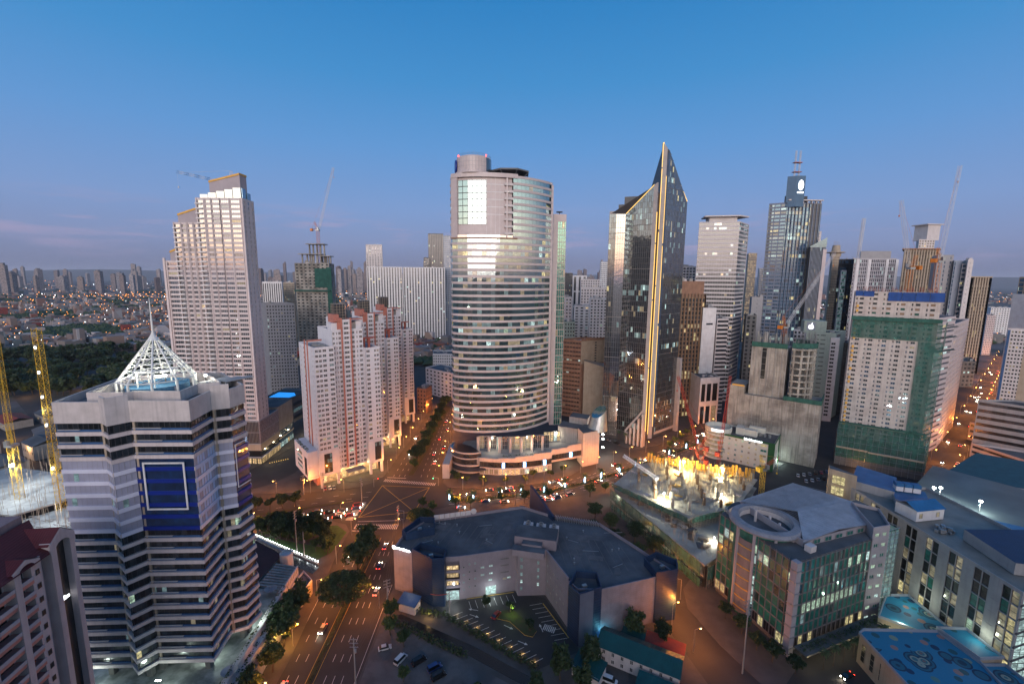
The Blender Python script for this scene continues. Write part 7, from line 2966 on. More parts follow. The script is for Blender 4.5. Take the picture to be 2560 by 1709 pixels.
 for k in range(5):
  p = V2((101.5, 141)).lerp(V2((134, 152)), .2 + .16 * k) + Vector((.0, .25, 0))
  ps.append((p.x, p.y, 34.5, 3.2, 1.6, R(18.7), 0))
 put_panes(t, ps, MT['g_green'], (), 0, gr, 2, 1, .1)
 b = MB()
 b.box((103, 139.5, 33.4), 3, 2.2, 2.2, .4)
 b.build('roof_unit', MT['offwhite'], t)
 for k in range(6):
  b = MB()
  b.lathe((86.5 + 1.5 * (k % 3), 163.5 + 1.5 * (k // 3) - .5 * (k % 3), 33.5), [(.65, 0), (.65, 1.1), (.05, 1.3)], 10)
  b.build('roof_fan', MT['metal'], t)
 b = MB()
 b.box((138, 164, 34), 12, 9, 2.2, .3)
 b.build('dark_plant_roof', MT['concd'], t)
 # canopy strip with planting along the front
 b = MB()
 b.slab((95.5, 130.2), (134, 144.6), 3.9, 4.5, -1, 3.4, back=True)
 b.build('front_canopy', MT['concd'], t)
 hedge((96, 129.0), (133, 142.8), 4.5, .9, 2.2, t)
 for k in range(7):
  p = V2((97, 128.5)).lerp(V2((135, 143)), k / 6)
  lamp('POINT', (p.x + .6, p.y - 1.6, 3.3), 160, (1, .82, .42), .3, t)

glass_office()

# ------------------------------------------------------------------ right foreground: complex with blue roofs, painted roof deck
def blue_roof_complex():
 t = thing('office_complex', 'long grey building of vertical lit window strips with blue roofs at the lower right', 'office building', (165, 155, 0))
 gr = paint('grey_stone_panel', (.36, .35, .35), (.30, .29, .29), streak=.25)
 bl = slatted('blue_metal_roof', (.03, .15, .33), (.2, 1, 0), 1.2, .4, .45)
 dk = slatted('navy_metal_roof', (.01, .03, .09), (1, .3, 0), 1.0, .4, .5)
 A, B = V2((152, 186)), V2((152.5, 119.0))
 FP = [tuple(A.xy), tuple(B.xy), (188, 119), (186, 186)]
 nf, fh = 7, 4.6
 cols = []
 for k in range(8):
  a = (k + .38) / 8
  cols += [(a, a + .034), (a + .037, a + .07)]
 ps = block(t, FP, 1, nf, fh, {0: dict(cols=cols, hf=(.04, .97), rec=.4), 1: dict(cols=[(.02, .3)], hf=(0, 1), rec=.2, tag=1)}, gr, paint('wet_roof_deck', (.24, .23, .20), (.13, .13, .12), rough=.45, streak=0, scale=.12), par=1.0, rec=.4)
 put_panes(t, [p for p in ps if not p[6]], [(MT['g_black'], 3), (MT['l_dim'], 3), (MT['g_green'], 1)], [(MT['l_yel'], 3), (MT['l_green'], 1)], .22, MT['dark'], 1, 2, .12)
 lp = [p for p in ps if p[6]]
 put_panes(t, lp, MT['l_cool'], (), 0, MT['g_black'], 5, 3, .08)
 for k in range(9):                       # joints on the grey piers
  b = MB()
  for z in range(2, 8):
   b.slab(A.lerp(B, (k + .06) / 8) if k < 8 else B, A.lerp(B, min(1, (k + .30) / 8)), z * 4.4, z * 4.4 + .08, 0, .04)
  b.build('panel_joint', MT['grey'], t, kind='stuff')
 b = MB()
 for k in range(7):
  b.tube((152.3, 118.7, 2 + 4.6 * k), (162, 118.7, 6.6 + 4.6 * k), .3, 4)
  b.tube((162, 118.7, 2 + 4.6 * k), (157, 118.7, 4.3 + 4.6 * k), .3, 4)
 b.build('window_braces', MT['dark'], t)
 z = 33.4
 for pts, h, m, nm in (([(160, 128), (186, 122), (186, 147), (163, 147)], 4.0, dk, 'navy_roof'), ([(153, 187), (163, 176), (176, 190), (168, 203)], 3.4, bl, 'blue_roof'), ([(160, 172), (168, 164), (178, 178), (170, 187)], 2.4, bl, 'blue_roof')):
  b = MB()
  b.prism(pts, 1 if pts[0][1] > 186 else z, z + h, 1, 0)
  b.build(nm, [m, gr], t)
 h = thing('roof_house', 'white gabled roof house with a blue roof on the long grey building', 'roof house', (164, 163, z))
 fr = Frame((156.5, 158.5), 10)
 b = MB()
 fr.box(b, 0, 13, 0, 8, z, z + 4.4)
 b.build('wall', MT['white'], h)
 for s in (0, 1):
  b = MB()
  p = [fr(-.4, -.4 + 8.8 * s, z + 4.3), fr(13.4, -.4 + 8.8 * s, z + 4.3), fr(13.4, 4, z + 6.4), fr(-.4, 4, z + 6.4)]
  b.poly(p if not s else p[::-1])
  b.build('roof', bl, h)
 ps = [(*(fr(u, -.06).xy), z + 2.2, 1.6, 2.0, fr.a, 0) for u in (2, 10)]
 put_panes(h, ps, MT['l_dim'], (), 0, MT['grey'], 1, 1, .1)
 tk = thing('water_tanks', 'row of three blue topped tanks between striped posts on the blue roof', 'water tank', (170, 178, z))
 for k in range(3):
  b = MB()
  b.box((167 + 2.8 * k, 179 - 1.0 * k, z + 3), 2.6, 3, 2.0, -.35, 0)
  b.box((167 + 2.8 * k, 179 - 1.0 * k, z + 5), 2.7, 3.1, 1.4, -.35, 1)
  b.build('tank', [MT['white'], bl], tk)
 jp = MB()
 for k in range(26):
  jp.box((161 + rnd.uniform(-3, 3), 152.5 + rnd.uniform(-2, 2), z), rnd.uniform(.3, 1.4), rnd.uniform(.3, 1.2), rnd.uniform(.3, 1.8), rnd.random() * 3)
 jp.build('roof_clutter', [MT['metal']], t, kind='stuff')
 b = MB()
 b.prism([(146.5, 192), (153, 184), (153, 186.5), (149, 196)], 1, 40, 0, 1)
 b.build('lit_corner', [MT['tan'], MT['roof']], t)
 ps = [(148.2, 188.2, 16 + 5 * k, 5, 4, math.atan2(-8, 6.5), 0) for k in range(5)]
 put_panes(t, ps, MT['l_yel'], (), 0, MT['tan'], 3, 2, .15, name='lobby_window')
 # wide dark deck behind with floodlights, teal roof blocks
 d = thing('market_hall', 'wide dark roof deck with white floodlights along its rim behind the blue roofs', 'market hall', (215, 200, 0))
 b = MB()
 b.prism([(186.5, 120), (250, 150), (262, 205), (240, 238), (206, 212), (186.5, 186)], 0, 22, 0, 1)
 b.build('deck', [MT['tan'], paint('wet_dark_roof', (.10, .12, .12), (.05, .06, .065), rough=.35, streak=0, scale=.06)], d)
 for pts, z1, m in (([(247, 236), (262, 216), (300, 190), (330, 230), (290, 262)], 20, paint('teal_roof', (.02, .10, .13), (.015, .075, .1), streak=.2)), ([(196, 168), (222, 150), (228, 158), (202, 178)], 25, bl), ([(210, 146), (236, 138), (240, 150), (216, 158)], 26, bl)):
  b = MB()
  b.prism(pts, .1, z1, 1, 0)
  b.build('roof_block', [m, MT['pink']], d)
 A, B = V2((247, 236)), V2((262, 216))
 ps = [(*(A.lerp(B, (k + .5) / 6)).xy, 15 - 6 * (k % 2), 2.6, 2.2, math.atan2(-20, 15), 0) for k in range(6)]
 put_panes(d, ps, [(MT['g_black'], 1), (MT['l_dimc'], 1)], (), 0, MT['tan'], 2, 1, .12)
 for i, (px, py, e) in enumerate(((2335, 1220, 3500), (2352, 1220, 9000), (2452, 1254, 5000), (2448, 1293, 5000), (2462, 1312, 3500), (2514, 1343, 2500))):
  p = W(px, py, 27)
  f = thing('floodlight', ('first', 'second', 'third', 'fourth', 'fifth', 'sixth')[i] + ' floodlight on the dark deck rim, counted from the street end', 'floodlight', (p.x, p.y, 22))
  b = MB()
  b.tube((p.x, p.y, 22), (p.x, p.y, 27), .12, 5)
  b.build('mast', MT['metal'], f)
  b = MB()
  b.lathe((p.x, p.y, 26.8), [(.02, 0), (.6, .2), (.6, .8), (.02, 1)], 8)
  b.build('lamp', MT['w_white'], f)
  lamp('POINT', (p.x - .5, p.y - .8, 26), e, (.85, 1, .95), .4, f)
 # painted roof decks
 mt, tt, bb = newmat('painted_roof')
 g = N(tt, 'ShaderNodeNewGeometry').outputs['Position']
 base = (.02, .20, .34)
 col = None
 v = N(tt, 'ShaderNodeTexVoronoi', i_2=.26)
 v.inputs['Randomness'].default_value = .85
 L2 = tt.links.new
 L2(g, v.inputs['Vector'])
 disc = M(tt, 'LESS_THAN', v.outputs['Distance'], .30)
 sp = N(tt, 'ShaderNodeSeparateColor')
 L2(v.outputs['Color'], sp.inputs[0])
 pal = ramp(tt, [(0, (.008, .04, .10)), (.3, (.02, .10, .12)), (.5, (.10, .22, .20)), (.68, (.25, .30, .22)), (.85, (.36, .20, .17))], 'CONSTANT')
 L2(sp.outputs[0], pal.inputs[0])
 c1 = mixc(tt, disc, base, pal.outputs[0])
 v2 = N(tt, 'ShaderNodeTexVoronoi', i_2=.15)
 L2(g, v2.inputs['Vector'])
 rr = ramp(tt, [(0, (.24, .12, .10)), (.08, (.05, .16, .18)), (.14, (.30, .33, .26)), (.20, (.012, .05, .09)), (.28, (.02, .13, .19)), (.36, (.012, .04, .085))], 'CONSTANT')
 L2(v2.outputs['Distance'], rr.inputs[0])
 ring = M(tt, 'LESS_THAN', v2.outputs['Distance'], .42)
 sp2 = N(tt, 'ShaderNodeSeparateXYZ')
 L2(g, sp2.inputs[0])
 far = M(tt, 'LESS_THAN', M(tt, 'ADD', sp2.outputs[1], M(tt, 'MULTIPLY', pos_noise(tt, .06), 12)), 129.5)
 zone = M(tt, 'MAXIMUM', far, M(tt, 'MULTIPLY', M(tt, 'GREATER_THAN', sp2.outputs[0], 130.0), M(tt, 'GREATER_THAN', sp2.outputs[1], 134.0)))
 L2(mixc(tt, M(tt, 'MULTIPLY', ring, zone), c1, rr.outputs[0]), bb.inputs['Base Color'])
 bb.inputs['Roughness'].default_value = .6
 p = thing('painted_roof_mall', 'low building with a turquoise roof painted with discs and curls at the lower right', 'shopping mall', (130, 120, 0))
 for pts, z1 in (([(115.5, 130), (118, 131.4), (142, 131), (143.5, 119), (141, 108), (138, 96), (114, 96)], 10), ([(143.6, 119.2), (151.6, 119.2), (151.6, 96), (138.4, 96), (141.2, 108)], 9), ([(142.4, 131.4), (151.4, 131), (151.4, 120), (144, 119.6)], 11), ([(131, 141), (143, 131.6), (151.4, 131.4), (151.4, 152), (143, 152)], 7)):
  b = MB()
  b.prism(pts, 0, z1, 1, 0)
  b.build('roof_deck', [mt, MT['tan']], p)
  b = MB()
  parapet(b, pts, z1, .9, .3)
  b.build('parapet', MT['bgrey'], p)
 ps = [(115.2 - .05 * k, 127.5 - 3.6 * k, 5.2, 1.6, 6, -math.pi / 2, 0) for k in range(8)]
 put_panes(p, ps, MT['g_black'], (), 0, MT['tan'], 1, 3, .1)
 for q, e in (((147, 146, 12), 900), ((136, 137.5, 8.5), 700), ((133, 134, 3), 700), ((150, 126, 14), 500)):
  lamp('POINT', q, e, (.9, 1, .75), .4, p)
 # blue-roofed shed and car park behind the glass office
 s = thing('blue_roof_shed', 'low shed with a hipped blue roof beside the rear car park', 'shed', (162, 212, 0))
 b = MB()
 q = [(146, 205), (162, 196), (172, 214), (158, 224)]
 b.prism(q, 0, 5)
 b.build('wall', MT['conc'], s)
 b = MB()
 for i in range(4):
  a_, c_ = q[i], q[(i + 1) % 4]
  b.poly(((*a_, 5), (*c_, 5), (160, 210, 8.5)))
 b.build('roof', bl, s)

blue_roof_complex()

# ------------------------------------------------------------------ lower left: pink apartment block with a maroon roof
def maroon_roof_block():
 t = thing('maroon_roof_block', 'pinkish apartment block with balconies and a maroon gabled roof at the lower left', 'apartment building', (-105, 84, 0))
 fr = Frame((-97.4, 70), 97.5)
 wl = paint('pinkish_render', (.46, .40, .41), (.39, .34, .35), streak=.3)
 sal = paint('salmon_balcony', (.44, .20, .165), (.37, .165, .14), streak=.3)
 mr = slatted('maroon_tiles', (.10, .014, .016), (1, .2, 0), .5, .5, .6)
 zt, fh = 65.0, 3.15
 b = MB()
 fr.box(b, 0, 23.4, 1.6, 18, 0, zt)
 b.build('wall', wl, t)
 for u0, u1 in ((0, 4.2), (9.4, 10.7), (13.4, 15.6), (17.6, 18.9), (22.3, 23.5)):
  b = MB()
  fr.box(b, u0, u1, -.5 if u0 not in (13.4,) else 0, 1.6, 0, zt + (1.2 if u0 in (9.4, 13.4) else 2.6 if u0 > 17 else .6))
  b.build('pier', wl, t)
 ps = []
 for k in range(20):
  z = zt - (k + 1) * fh
  for u0, u1 in ((4.2, 9.4), (10.7, 13.4)):
   b = MB()
   fr.box(b, u0, u1, -.3, 1.6, z - .3, z + .95, 0)
   b.build('balcony', sal, t)
   b = MB()
   fr.box(b, u0 + .05, u1 - .05, -.45, -.31, z + .55, z + 1.35)
   b.build('balcony_rail', MT['bgrey'], t)
   c = fr((u0 + u1) / 2, 1.55)
   ps.append((c.x, c.y, z + 1.7, (u1 - u0) * .8, 2.1, fr.a, 0))
  c = fr(14.6, -.06)
  ps.append((c.x, c.y, z + 1.4, .8, 1.2, fr.a, 0))
 put_panes(t, ps, [(MT['g_black'], 1)], [(MT['l_dim'], 2)], .06, MT['dark'], 3, 1, .08)
 b = MB()
 fr.box(b, 18.9, 22.3, .9, 1.7, 0, zt + 1)
 b.build('dark_glass_strip', MT['g_black'], t)
 b = MB()
 b.slab(fr(19.4, .9), fr(21.8, .9), 52.2, 52.7, 0, .2)
 b.slab(fr(20.2, .9), fr(20.8, .9), 52.7, 53.1, 0, .2)
 b.build('lit_sign', MT['s_white'], t)
 for u0, u1, hz in ((9.2, 15.0, 2.6), (17.4, 23.7, 4.6)):     # gables with arches
  b = MB()
  c = (u0 + u1) / 2
  out_ = [fr(u0, -.55, zt), fr(u1, -.55, zt), fr(u1, -.55, zt + hz * .45), fr(c, -.55, zt + hz), fr(u0, -.55, zt + hz * .45)]
  n = 10
  r = (u1 - u0) * .30
  arch = [fr(c + r * math.cos(math.pi * k / n), -.55, zt + hz * .1 + r * .75 * math.sin(math.pi * k / n)) for k in range(n + 1)]
  b.poly([out_[0], fr(c - r, -.55, zt)] + [arch[-1]] + arch[::-1][1:] + [fr(c + r, -.55, zt), out_[1], out_[2], out_[3], out_[4]])
  for i in (2, 3):
   a_, d_ = out_[i], out_[i + 1] if i + 1 < 5 else out_[0]
   b.poly((a_, d_, d_ + fr.w * .8, a_ + fr.w * .8))
  b.build('gable', wl, t)
  b = MB()
  for s in (0, 1):
   e = fr(u0 - .3 if s == 0 else u1 + .3, -.4, zt + hz * .45)
   rp = fr(c, -.4, zt + hz + .15)
   q = [e, rp, rp + fr.w * 9, e + fr.w * 9]
   b.poly(q if s else q[::-1])
  b.build('gable_roof', mr, t)
 b = MB()
 e0, e1, r0, r1 = fr(0, -.8, zt + .6), fr(17, -.8, zt + .6), fr(0, 8, zt + 5.4), fr(23.4, 8, zt + 5.4)
 b.poly((e0, e1, r1, r0))
 b.poly((r0, r1, fr(23.4, 17, zt + .6), fr(0, 17, zt + .6)))
 b.build('roof', mr, t)
 b = MB()
 fr.box(b, -2, 23, 9, 16, zt + 1, zt + 6.6)
 b.build('roof_wall', paint('dusky_pink_wall', (.30, .20, .20), (.25, .16, .16), streak=.3), t)

maroon_roof_block()

# ------------------------------------------------------------------ far left: floodlit site with yellow cranes, road and red roofs beyond
def left_site():
 t = thing('left_site', 'floodlit concrete decks under construction behind the banded tower', 'construction site', (-240, 212, 0))
 cc = paint('pale_site_concrete', (.45, .45, .43), (.26, .26, .25), streak=0, scale=.2)
 for pts, z in (([(-300, 205), (-238, 196), (-226, 214), (-236, 236), (-300, 250)], 11), ([(-238, 192), (-205, 178), (-194, 196), (-222, 216)], 8), ([(-300, 180), (-235, 170), (-228, 186), (-300, 204)], 8.5)):
  b = MB()
  b.prism(pts, z - .8, z, 0, 0, True)
  b.build('deck', cc, t)
  for k in range(7):
   p = V2(pts[0]).lerp(V2(pts[1]), (k + .5) / 7)
   b = MB()
   b.box((p.x, p.y + 1, 0), 1.1, 1.1, z - .8)
   b.build('column', cc, t)
  b = MB()
  b.slab(pts[0], pts[1], z - 2.6, z - 1.2, .1, .3, back=True)
  b.build('blue_tarpaulin', MT['gblue'], t)
 rg = random.Random(8)
 m = MB()
 for k in range(420):
  x, y = rg.uniform(-300, -200), rg.uniform(188, 262)
  m.tube((x, y, 8), (x + rg.uniform(-.3, .3), y, 13 + rg.random() * 8), .09, 3, caps=False)
 m.build('starter_bars', MT['tan'], t, kind='stuff')
 m = MB()
 for k in range(160):
  x, y = rg.uniform(-236, -196), rg.uniform(170, 200)
  m.box((x, y, 8 + rg.random() * .6), rg.uniform(1, 4), rg.uniform(.2, .6), .25, rg.uniform(-.5, .2))
 m.build('timber_heaps', MT['conc'], t, kind='stuff')
 tower_crane('tower_crane', 'yellow tower crane with its jib raised almost upright at the left edge', (-252, 212, 11), 28, (3, -2, 66), MT['ycrane'], True, 2.6, ballast=10)
 b = thing('mast_crane', 'tall yellow lattice mast with white lights just left of the banded tower', 'tower crane', (-226, 207, 8))
 m = MB()
 lattice(m, (-226, 207, 8), (-224.5, 206, 100), 2.4, 2.4, 0, .09)
 m.build('mast', MT['ycrane'], b)
 m = MB()
 for z in (30, 52, 66, 78, 90):
  m.tube((-226, 205.6, z), (-225.8, 205.6, z + 1.2), .5, 6)
 m.build('lights', MT['s_white'], b)
 for p, e in (((-250, 208, 30), 22000), ((-226, 204, 60), 1500), ((-226, 204, 30), 1500), ((-262, 226, 20), 6000), ((-214, 192, 16), 3500)):
  lamp('POINT', p, e, (.9, .97, 1), .5, t)
 m = MB()
 m.lathe((-250.5, 209.4, 29.4), [(.02, 0), (.9, .3), (.9, 1.1), (.02, 1.5)], 8)
 m.build('floodlight', MT['w_white'], t)
 m = MB()
 m.prism([(-530, 452), (-384, 344), (-368, 358), (-520, 472)], 0, .02)
 structure('road', m, MT['asphalt'])
 for k, (x, y, w, d, h, rf) in enumerate(((-418, 362, 30, 16, 6, 1), (-445, 345, 34, 14, 6, 1), (-398, 372, 26, 12, 7, 0), (-350, 330, 30, 16, 8, 0), (-372, 300, 26, 14, 8, 1), (-330, 300, 20, 16, 10, 0), (-318, 268, 24, 14, 9, 0), (-360, 268, 24, 18, 7, 1), (-300, 290, 18, 14, 12, 0))):
  u = thing('low_house', ('red roofed' if rf else 'grey roofed') + ' low house ' + ('nearest the left road', 'at the left edge by the road', 'beside the road lamps', 'behind the yellow crane', 'at the left edge behind the site', 'between the cranes', 'right behind the site bars', 'left behind the site', 'against the second crane')[k], 'house', (x, y, 0))
  fr = Frame((x - w / 2, y - d / 2), rg.uniform(-40, -25))
  m = MB()
  fr.box(m, 0, w, 0, d, 0, h)
  m.build('wall', MT['conc'], u)
  m = MB()
  for s in (0, 1):
   q = [fr(-.6, -.6 + (d + 1.2) * s, h), fr(w + .6, -.6 + (d + 1.2) * s, h), fr(w + .6, d / 2, h + 2.6), fr(-.6, d / 2, h + 2.6)]
   m.poly(q[::-1] if s else q)
  m.build('roof', MT['rroof'] if rf else MT['roof'], u)
  put_panes(u, [(*fr(w * (i + .5) / 5, -.05).xy, h * .5, 1.6, 1.6, fr.a, 0) for i in range(5)], MT['g_black'], [(MT['l_warm'], 1)], .5, None)
 for p in ((-400, 372, 8), (-430, 400, 8), (-380, 320, 8), (-340, 316, 8), (-330, 284, 8)):
  lamp('POINT', p, 5000, (1, .5, .16), .5, t)

MT['rroof'] = paint('red_sheet_roof', (.30, .05, .03), (.22, .04, .025), streak=.3)
left_site()

# ------------------------------------------------------------------ street furniture, planting, vehicles
def make_lamp(hgt=8.5, arm=1.8, e=6800, col=(1, .30, .042)):
 t = thing('street_lamp', 'orange street lamp', 'street lamp', (0, 0, 0))
 b = MB()
 b.tube((0, 0, 0), (0, 0, hgt), .11, 6, 0, .07)
 b.build('pole', MT['metal'], t)
 b = MB()
 b.tube((0, 0, hgt), (arm, 0, hgt + .35), .05, 5)
 b.build('arm', MT['metal'], t)
 b = MB()
 b.box((arm + .3, 0, hgt + .32), .9, .34, .16)
 b.build('lamp_head', MT['metal'], t)
 b = MB()
 b.lathe((arm + .3, 0, hgt + .1), [(.02, -.12), (.3, 0), (.32, .2), (.02, .22)], 8)
 b.build('bulb', MT['w_amber'], t)
 lamp('POINT', (arm + .3, 0, hgt - .15), e, col, .25, t)
 return t['ob']

LAMP0 = make_lamp()
_first = [True]

def put_lamp(x, y, rz, label, group):
 if _first[0]:
  _first[0] = False
  LAMP0.location, LAMP0.rotation_euler.z, LAMP0['label'], LAMP0['group'] = (x, y, .02), rz, label, group
  return
 dup(LAMP0, (x, y, .02), rz, 1, label, group)

for k in range(5):
 put_lamp(-72.6 - 1.3 * k, 112 + 22 * k, 0, 'orange street lamp on the left kerb of the avenue below the crossing', 'lamps left of the avenue')
 if k in (2, 4):
  put_lamp(-47.2 - 1.3 * k, 104 + 24 * k, math.pi, 'orange street lamp on the right kerb of the avenue below the crossing', 'lamps right of the avenue')
for k in range(8):
 put_lamp(-79.6, 270 + 21 * k, 0, 'orange street lamp on the apartment side of the far avenue', 'lamps on the apartment side')
 put_lamp(-43 - 1.2 * k, 262 + 21 * k, math.pi, 'orange street lamp on the curved tower side of the far avenue', 'lamps on the curved tower side')
for k in range(6):
 put_lamp(-98 - 19 * k, 243.5 - 1.5 * k, -math.pi / 2 - .3, 'orange street lamp on the apartment kerb of the left street', 'lamps along the left street')
 put_lamp(-88 - 20 * k, 213 - 5.5 * k, math.pi / 2 - .2, 'orange street lamp on the park kerb of the left street', 'lamps along the park')
for i in range(1, len(PALM)):
 p, q = V2(PALM[i - 1]), V2(PALM[i])
 d = (q - p).normalized()
 n = Vector((-d.y, d.x, 0))
 c = (p + q) / 2
 a = math.atan2(d.y, d.x)
 put_lamp(*(c + n * 12.6).xy, a - math.pi / 2, 'orange street lamp on the curved tower side of the palm avenue', 'lamps north of the palms')
 if i % 2:
  put_lamp(*(c - n * 12.2).xy, a + math.pi / 2, 'orange street lamp on the storage side of the palm avenue', 'lamps south of the palms')
RS = V2((268, 262)), V2((900, 792))
rsd = (RS[1] - RS[0]).normalized()
rsn = Vector((-rsd.y, rsd.x, 0))
for k in range(26):
 c = RS[0] + rsd * (16 + 29 * k)
 put_lamp(*(c - rsn * 8).xy, math.atan2(rsd.y, rsd.x) + math.pi / 2, 'orange street lamp on the near kerb of the right street', 'lamps along the right street')
 if k % 2:
  put_lamp(*(c + rsn * 8).xy, math.atan2(rsd.y, rsd.x) - math.pi / 2, 'orange street lamp on the far kerb of the right street', 'lamps on the far kerb of the right street')
for x, y, a in ((59.5, 145, .3), (62.5, 133, .2), (67.5, 158, 3), (66, 172, -2)):
 put_lamp(x, y, a, 'orange street lamp along the street between the storage and glass buildings', 'lamps by the glass office')
g = MB()
o = RS[0] - rsd * 8
g.poly([(*(o - rsn * 10).xy, .004), (*(RS[1] - rsn * 10).xy, .004), (*(RS[1] + rsn * 10).xy, .004), (*(o + rsn * 10).xy, .004)])
structure('road', g, MT['asphalt'])
w = thing('covered_walkway', 'long grey sheet roof of a covered walkway along the right street', 'covered walkway', (*(RS[0] + rsn * 13).xy, 0))
b = MB()
A, B = RS[0] + rsn * 15.5 - rsd * 4, RS[0] + rsn * 15.5 + rsd * 130
b.slab(A, B, 5.0, 5.3, -3.4, 3.4, back=True)
b.build('roof', slatted('grey_sheet_roof', (.10, .12, .15), tuple(rsd), 1.0, .4, .5), w)
for k in range(14):
 b = MB()
 p = A.lerp(B, (k + .5) / 14) - rsn * 2.8
 b.box((p.x, p.y, 0), .4, .4, 5)
 b.build('post', MT['metal'], w)

# palms on the avenue median, their trunks wrapped in blue white lights
b = MB()
b.lathe((0, 0, .3), [(.24, 0), (.36, .1), (.36, 3.1), (.24, 3.3)], 10)
MT['w_wrap'] = glow('blue_white_wrap', (.42, .72, 1.0), 7)
wr = b.build('light_wrap', MT['w_wrap'])
wr.parent = PALMT
for i, p in enumerate(PALM):
 o = tree('palm', (*p, .18), 'date palm on the avenue median, trunk wrapped in blue white lights', rnd.uniform(.95, 1.2), 'palms with lit trunks along the avenue')
 lamp('POINT', (p[0], p[1] - .9, 1.6), 160, (.45, .72, 1), .3, {'ob': o, 'at': (p[0], p[1], .18)})
for i, (p, q) in enumerate(zip(PALM, PALM[1:])):
 hedge(p, q, .18, .7, 2.0, name='median_hedge', label='clipped hedge on the palm median', category='hedge', group='hedges of the palm median')
for i in range(3):
 hedge((-61.5 - .6 * i, 96 + 34 * i), (-62.1 - .6 * i, 128 + 34 * i), .18, .8, 1.2, name='median_hedge', label='low hedge along the median of the avenue, ' + ('nearest part', 'middle part', 'part next to the crossing')[i], category='hedge')
GP = {'front': 'trees before the curved tower'}
for x, y in ((-33, 257), (-27, 255), (-17, 252.5), (-3, 253.5), (9, 256.5), (14, 262), (25, 263.5), (34, 270), (-36, 262)):
 tree('round', (x, y, .13), 'round street tree on the pavement before the curved tower', rnd.uniform(.9, 1.25), GP['front'])
for x, y in ((-48, 224), (-42, 220), (-30, 226), (-22, 226), (-5, 231), (8, 232), (22, 235.5), (46, 240), (56, 246)):
 tree('round2', (x, y, .13), 'round tree behind the storage building along the palm avenue', rnd.uniform(.8, 1.2), 'trees behind the storage building')
tree('wide', (-63.9, 152.5, .18), 'wide dark umbrella tree standing on the avenue median', 1.25)
tree('wide', (-46, 208, .13), 'broad dark tree behind the billboard at the crossing', .9)
for i, (x, y, s) in enumerate(((-65, 172, 1.1), (-63.5, 180, .95), (-66, 188, 1.0))):
 tree('loose', (x, y, .18), 'loose leafy tree on the median, ' + ('nearest', 'middle', 'farthest')[i] + ' of three before the crossing', s * 1.35)
for i, (x, y, k, s, l) in enumerate(((-78.5, 146, 'tall', 1.0, 'dense green tree beside the planted terraces'), (-77, 134, 'loose', .95, 'tree lit orange from below beside the avenue'), (-75.5, 124, 'round2', 1, 'small tree beside the lower avenue kerb'), (-76, 114, 'tall', .8, 'dark tree at the foot of the terraces near the picture edge'),
                                     (-74.8, 106, 'loose', .8, 'dark tree lowest on the left avenue kerb'), (-79, 139, 'loose', 1.0, 'dark tree between the green tree and the orange lit tree'))):
 tree(k, (x, y, .13), l, s * 1.35)
lamp('POINT', (-76.2, 132.5, 5.5), 2600, (1, .55, .1), .3)
for k in range(17):
 tree('loose' if k % 2 else 'round2', (-63.4 + rnd.uniform(-1, 1), 272 + 9.5 * k, .18), 'leafy tree on the far avenue median under orange light', rnd.uniform(1.1, 1.5), 'trees of the far avenue median')
for k in range(12):
 p = RS[0] + rsd * (25 + 30 * k) - rsn * 11.5
 tree('round2', (p.x, p.y, 0), 'dark tree along the near kerb of the right street', rnd.uniform(.9, 1.3), 'trees of the right street')
for x, y in ((66, 186), (60, 196), (50, 205), (44, 214), (40, 200), (56, 178), (61, 168), (49, 190)):
 tree('loose', (x, y, .13), 'tree in the dark lane between the storage building and the building site', rnd.uniform(.8, 1.2), 'trees of the dark lane')
for x, y in ((80.5, 148), (83, 141), (84.5, 134), (87, 129), (92, 125)):
 tree('loose', (x, y, .13), 'leafy street tree in front of the glass office turret', rnd.uniform(.65, .85), 'trees before the glass office')
for x, y in ((-9, 152.5), (.2, 150.2), (7.4, 141.4)):
 tree('round', (x, y, .3), ('round tree at the yard entrance', 'round tree lit yellow green in the parking yard', 'round tree at the tip of the parking island')[(x > -5) + (x > 5)], .8)
lamp('POINT', (1.2, 148.6, 3), 350, (.75, 1, .2), .2)
for x, y in ((-42, 139), (-36, 134), (-33, 121), (16, 122), (22, 118), (26, 126), (-44, 146), (8, 116), (-10, 112), (44, 138), (53, 136)):
 tree('tall' if x > 0 else 'round2', (x, y, .13), 'dark bushy tree around the unlit yard in the foreground', rnd.uniform(.7, 1.1), 'dark trees of the foreground yard')
for x, y in ((80, 337), (84, 330), (88, 325), (93, 323)):
 tree('palm2', (x, y, .13), 'slim palm at the foot of the spire tower', 1, 'palms below the spire tower')
for k in range(7):
 tree('palm2', (102 + 4.5 * k, 126.5 + 1.6 * k, .05), 'slim dark palm along the street before the glass office', rnd.uniform(.8, 1), 'palms before the glass office')
for k in range(5):
 tree('round2', (118 + 8 * k, 314 + 9 * k, .13), 'round tree on the pavement right of the spire tower', .9, 'trees right of the spire tower')
for k in range(8):
 tree('round', (-118 - 6 * k, 226 - 1.9 * k, .18), 'bushy tree on the island of the left street', rnd.uniform(1.2, 1.7), 'trees on the left street island')

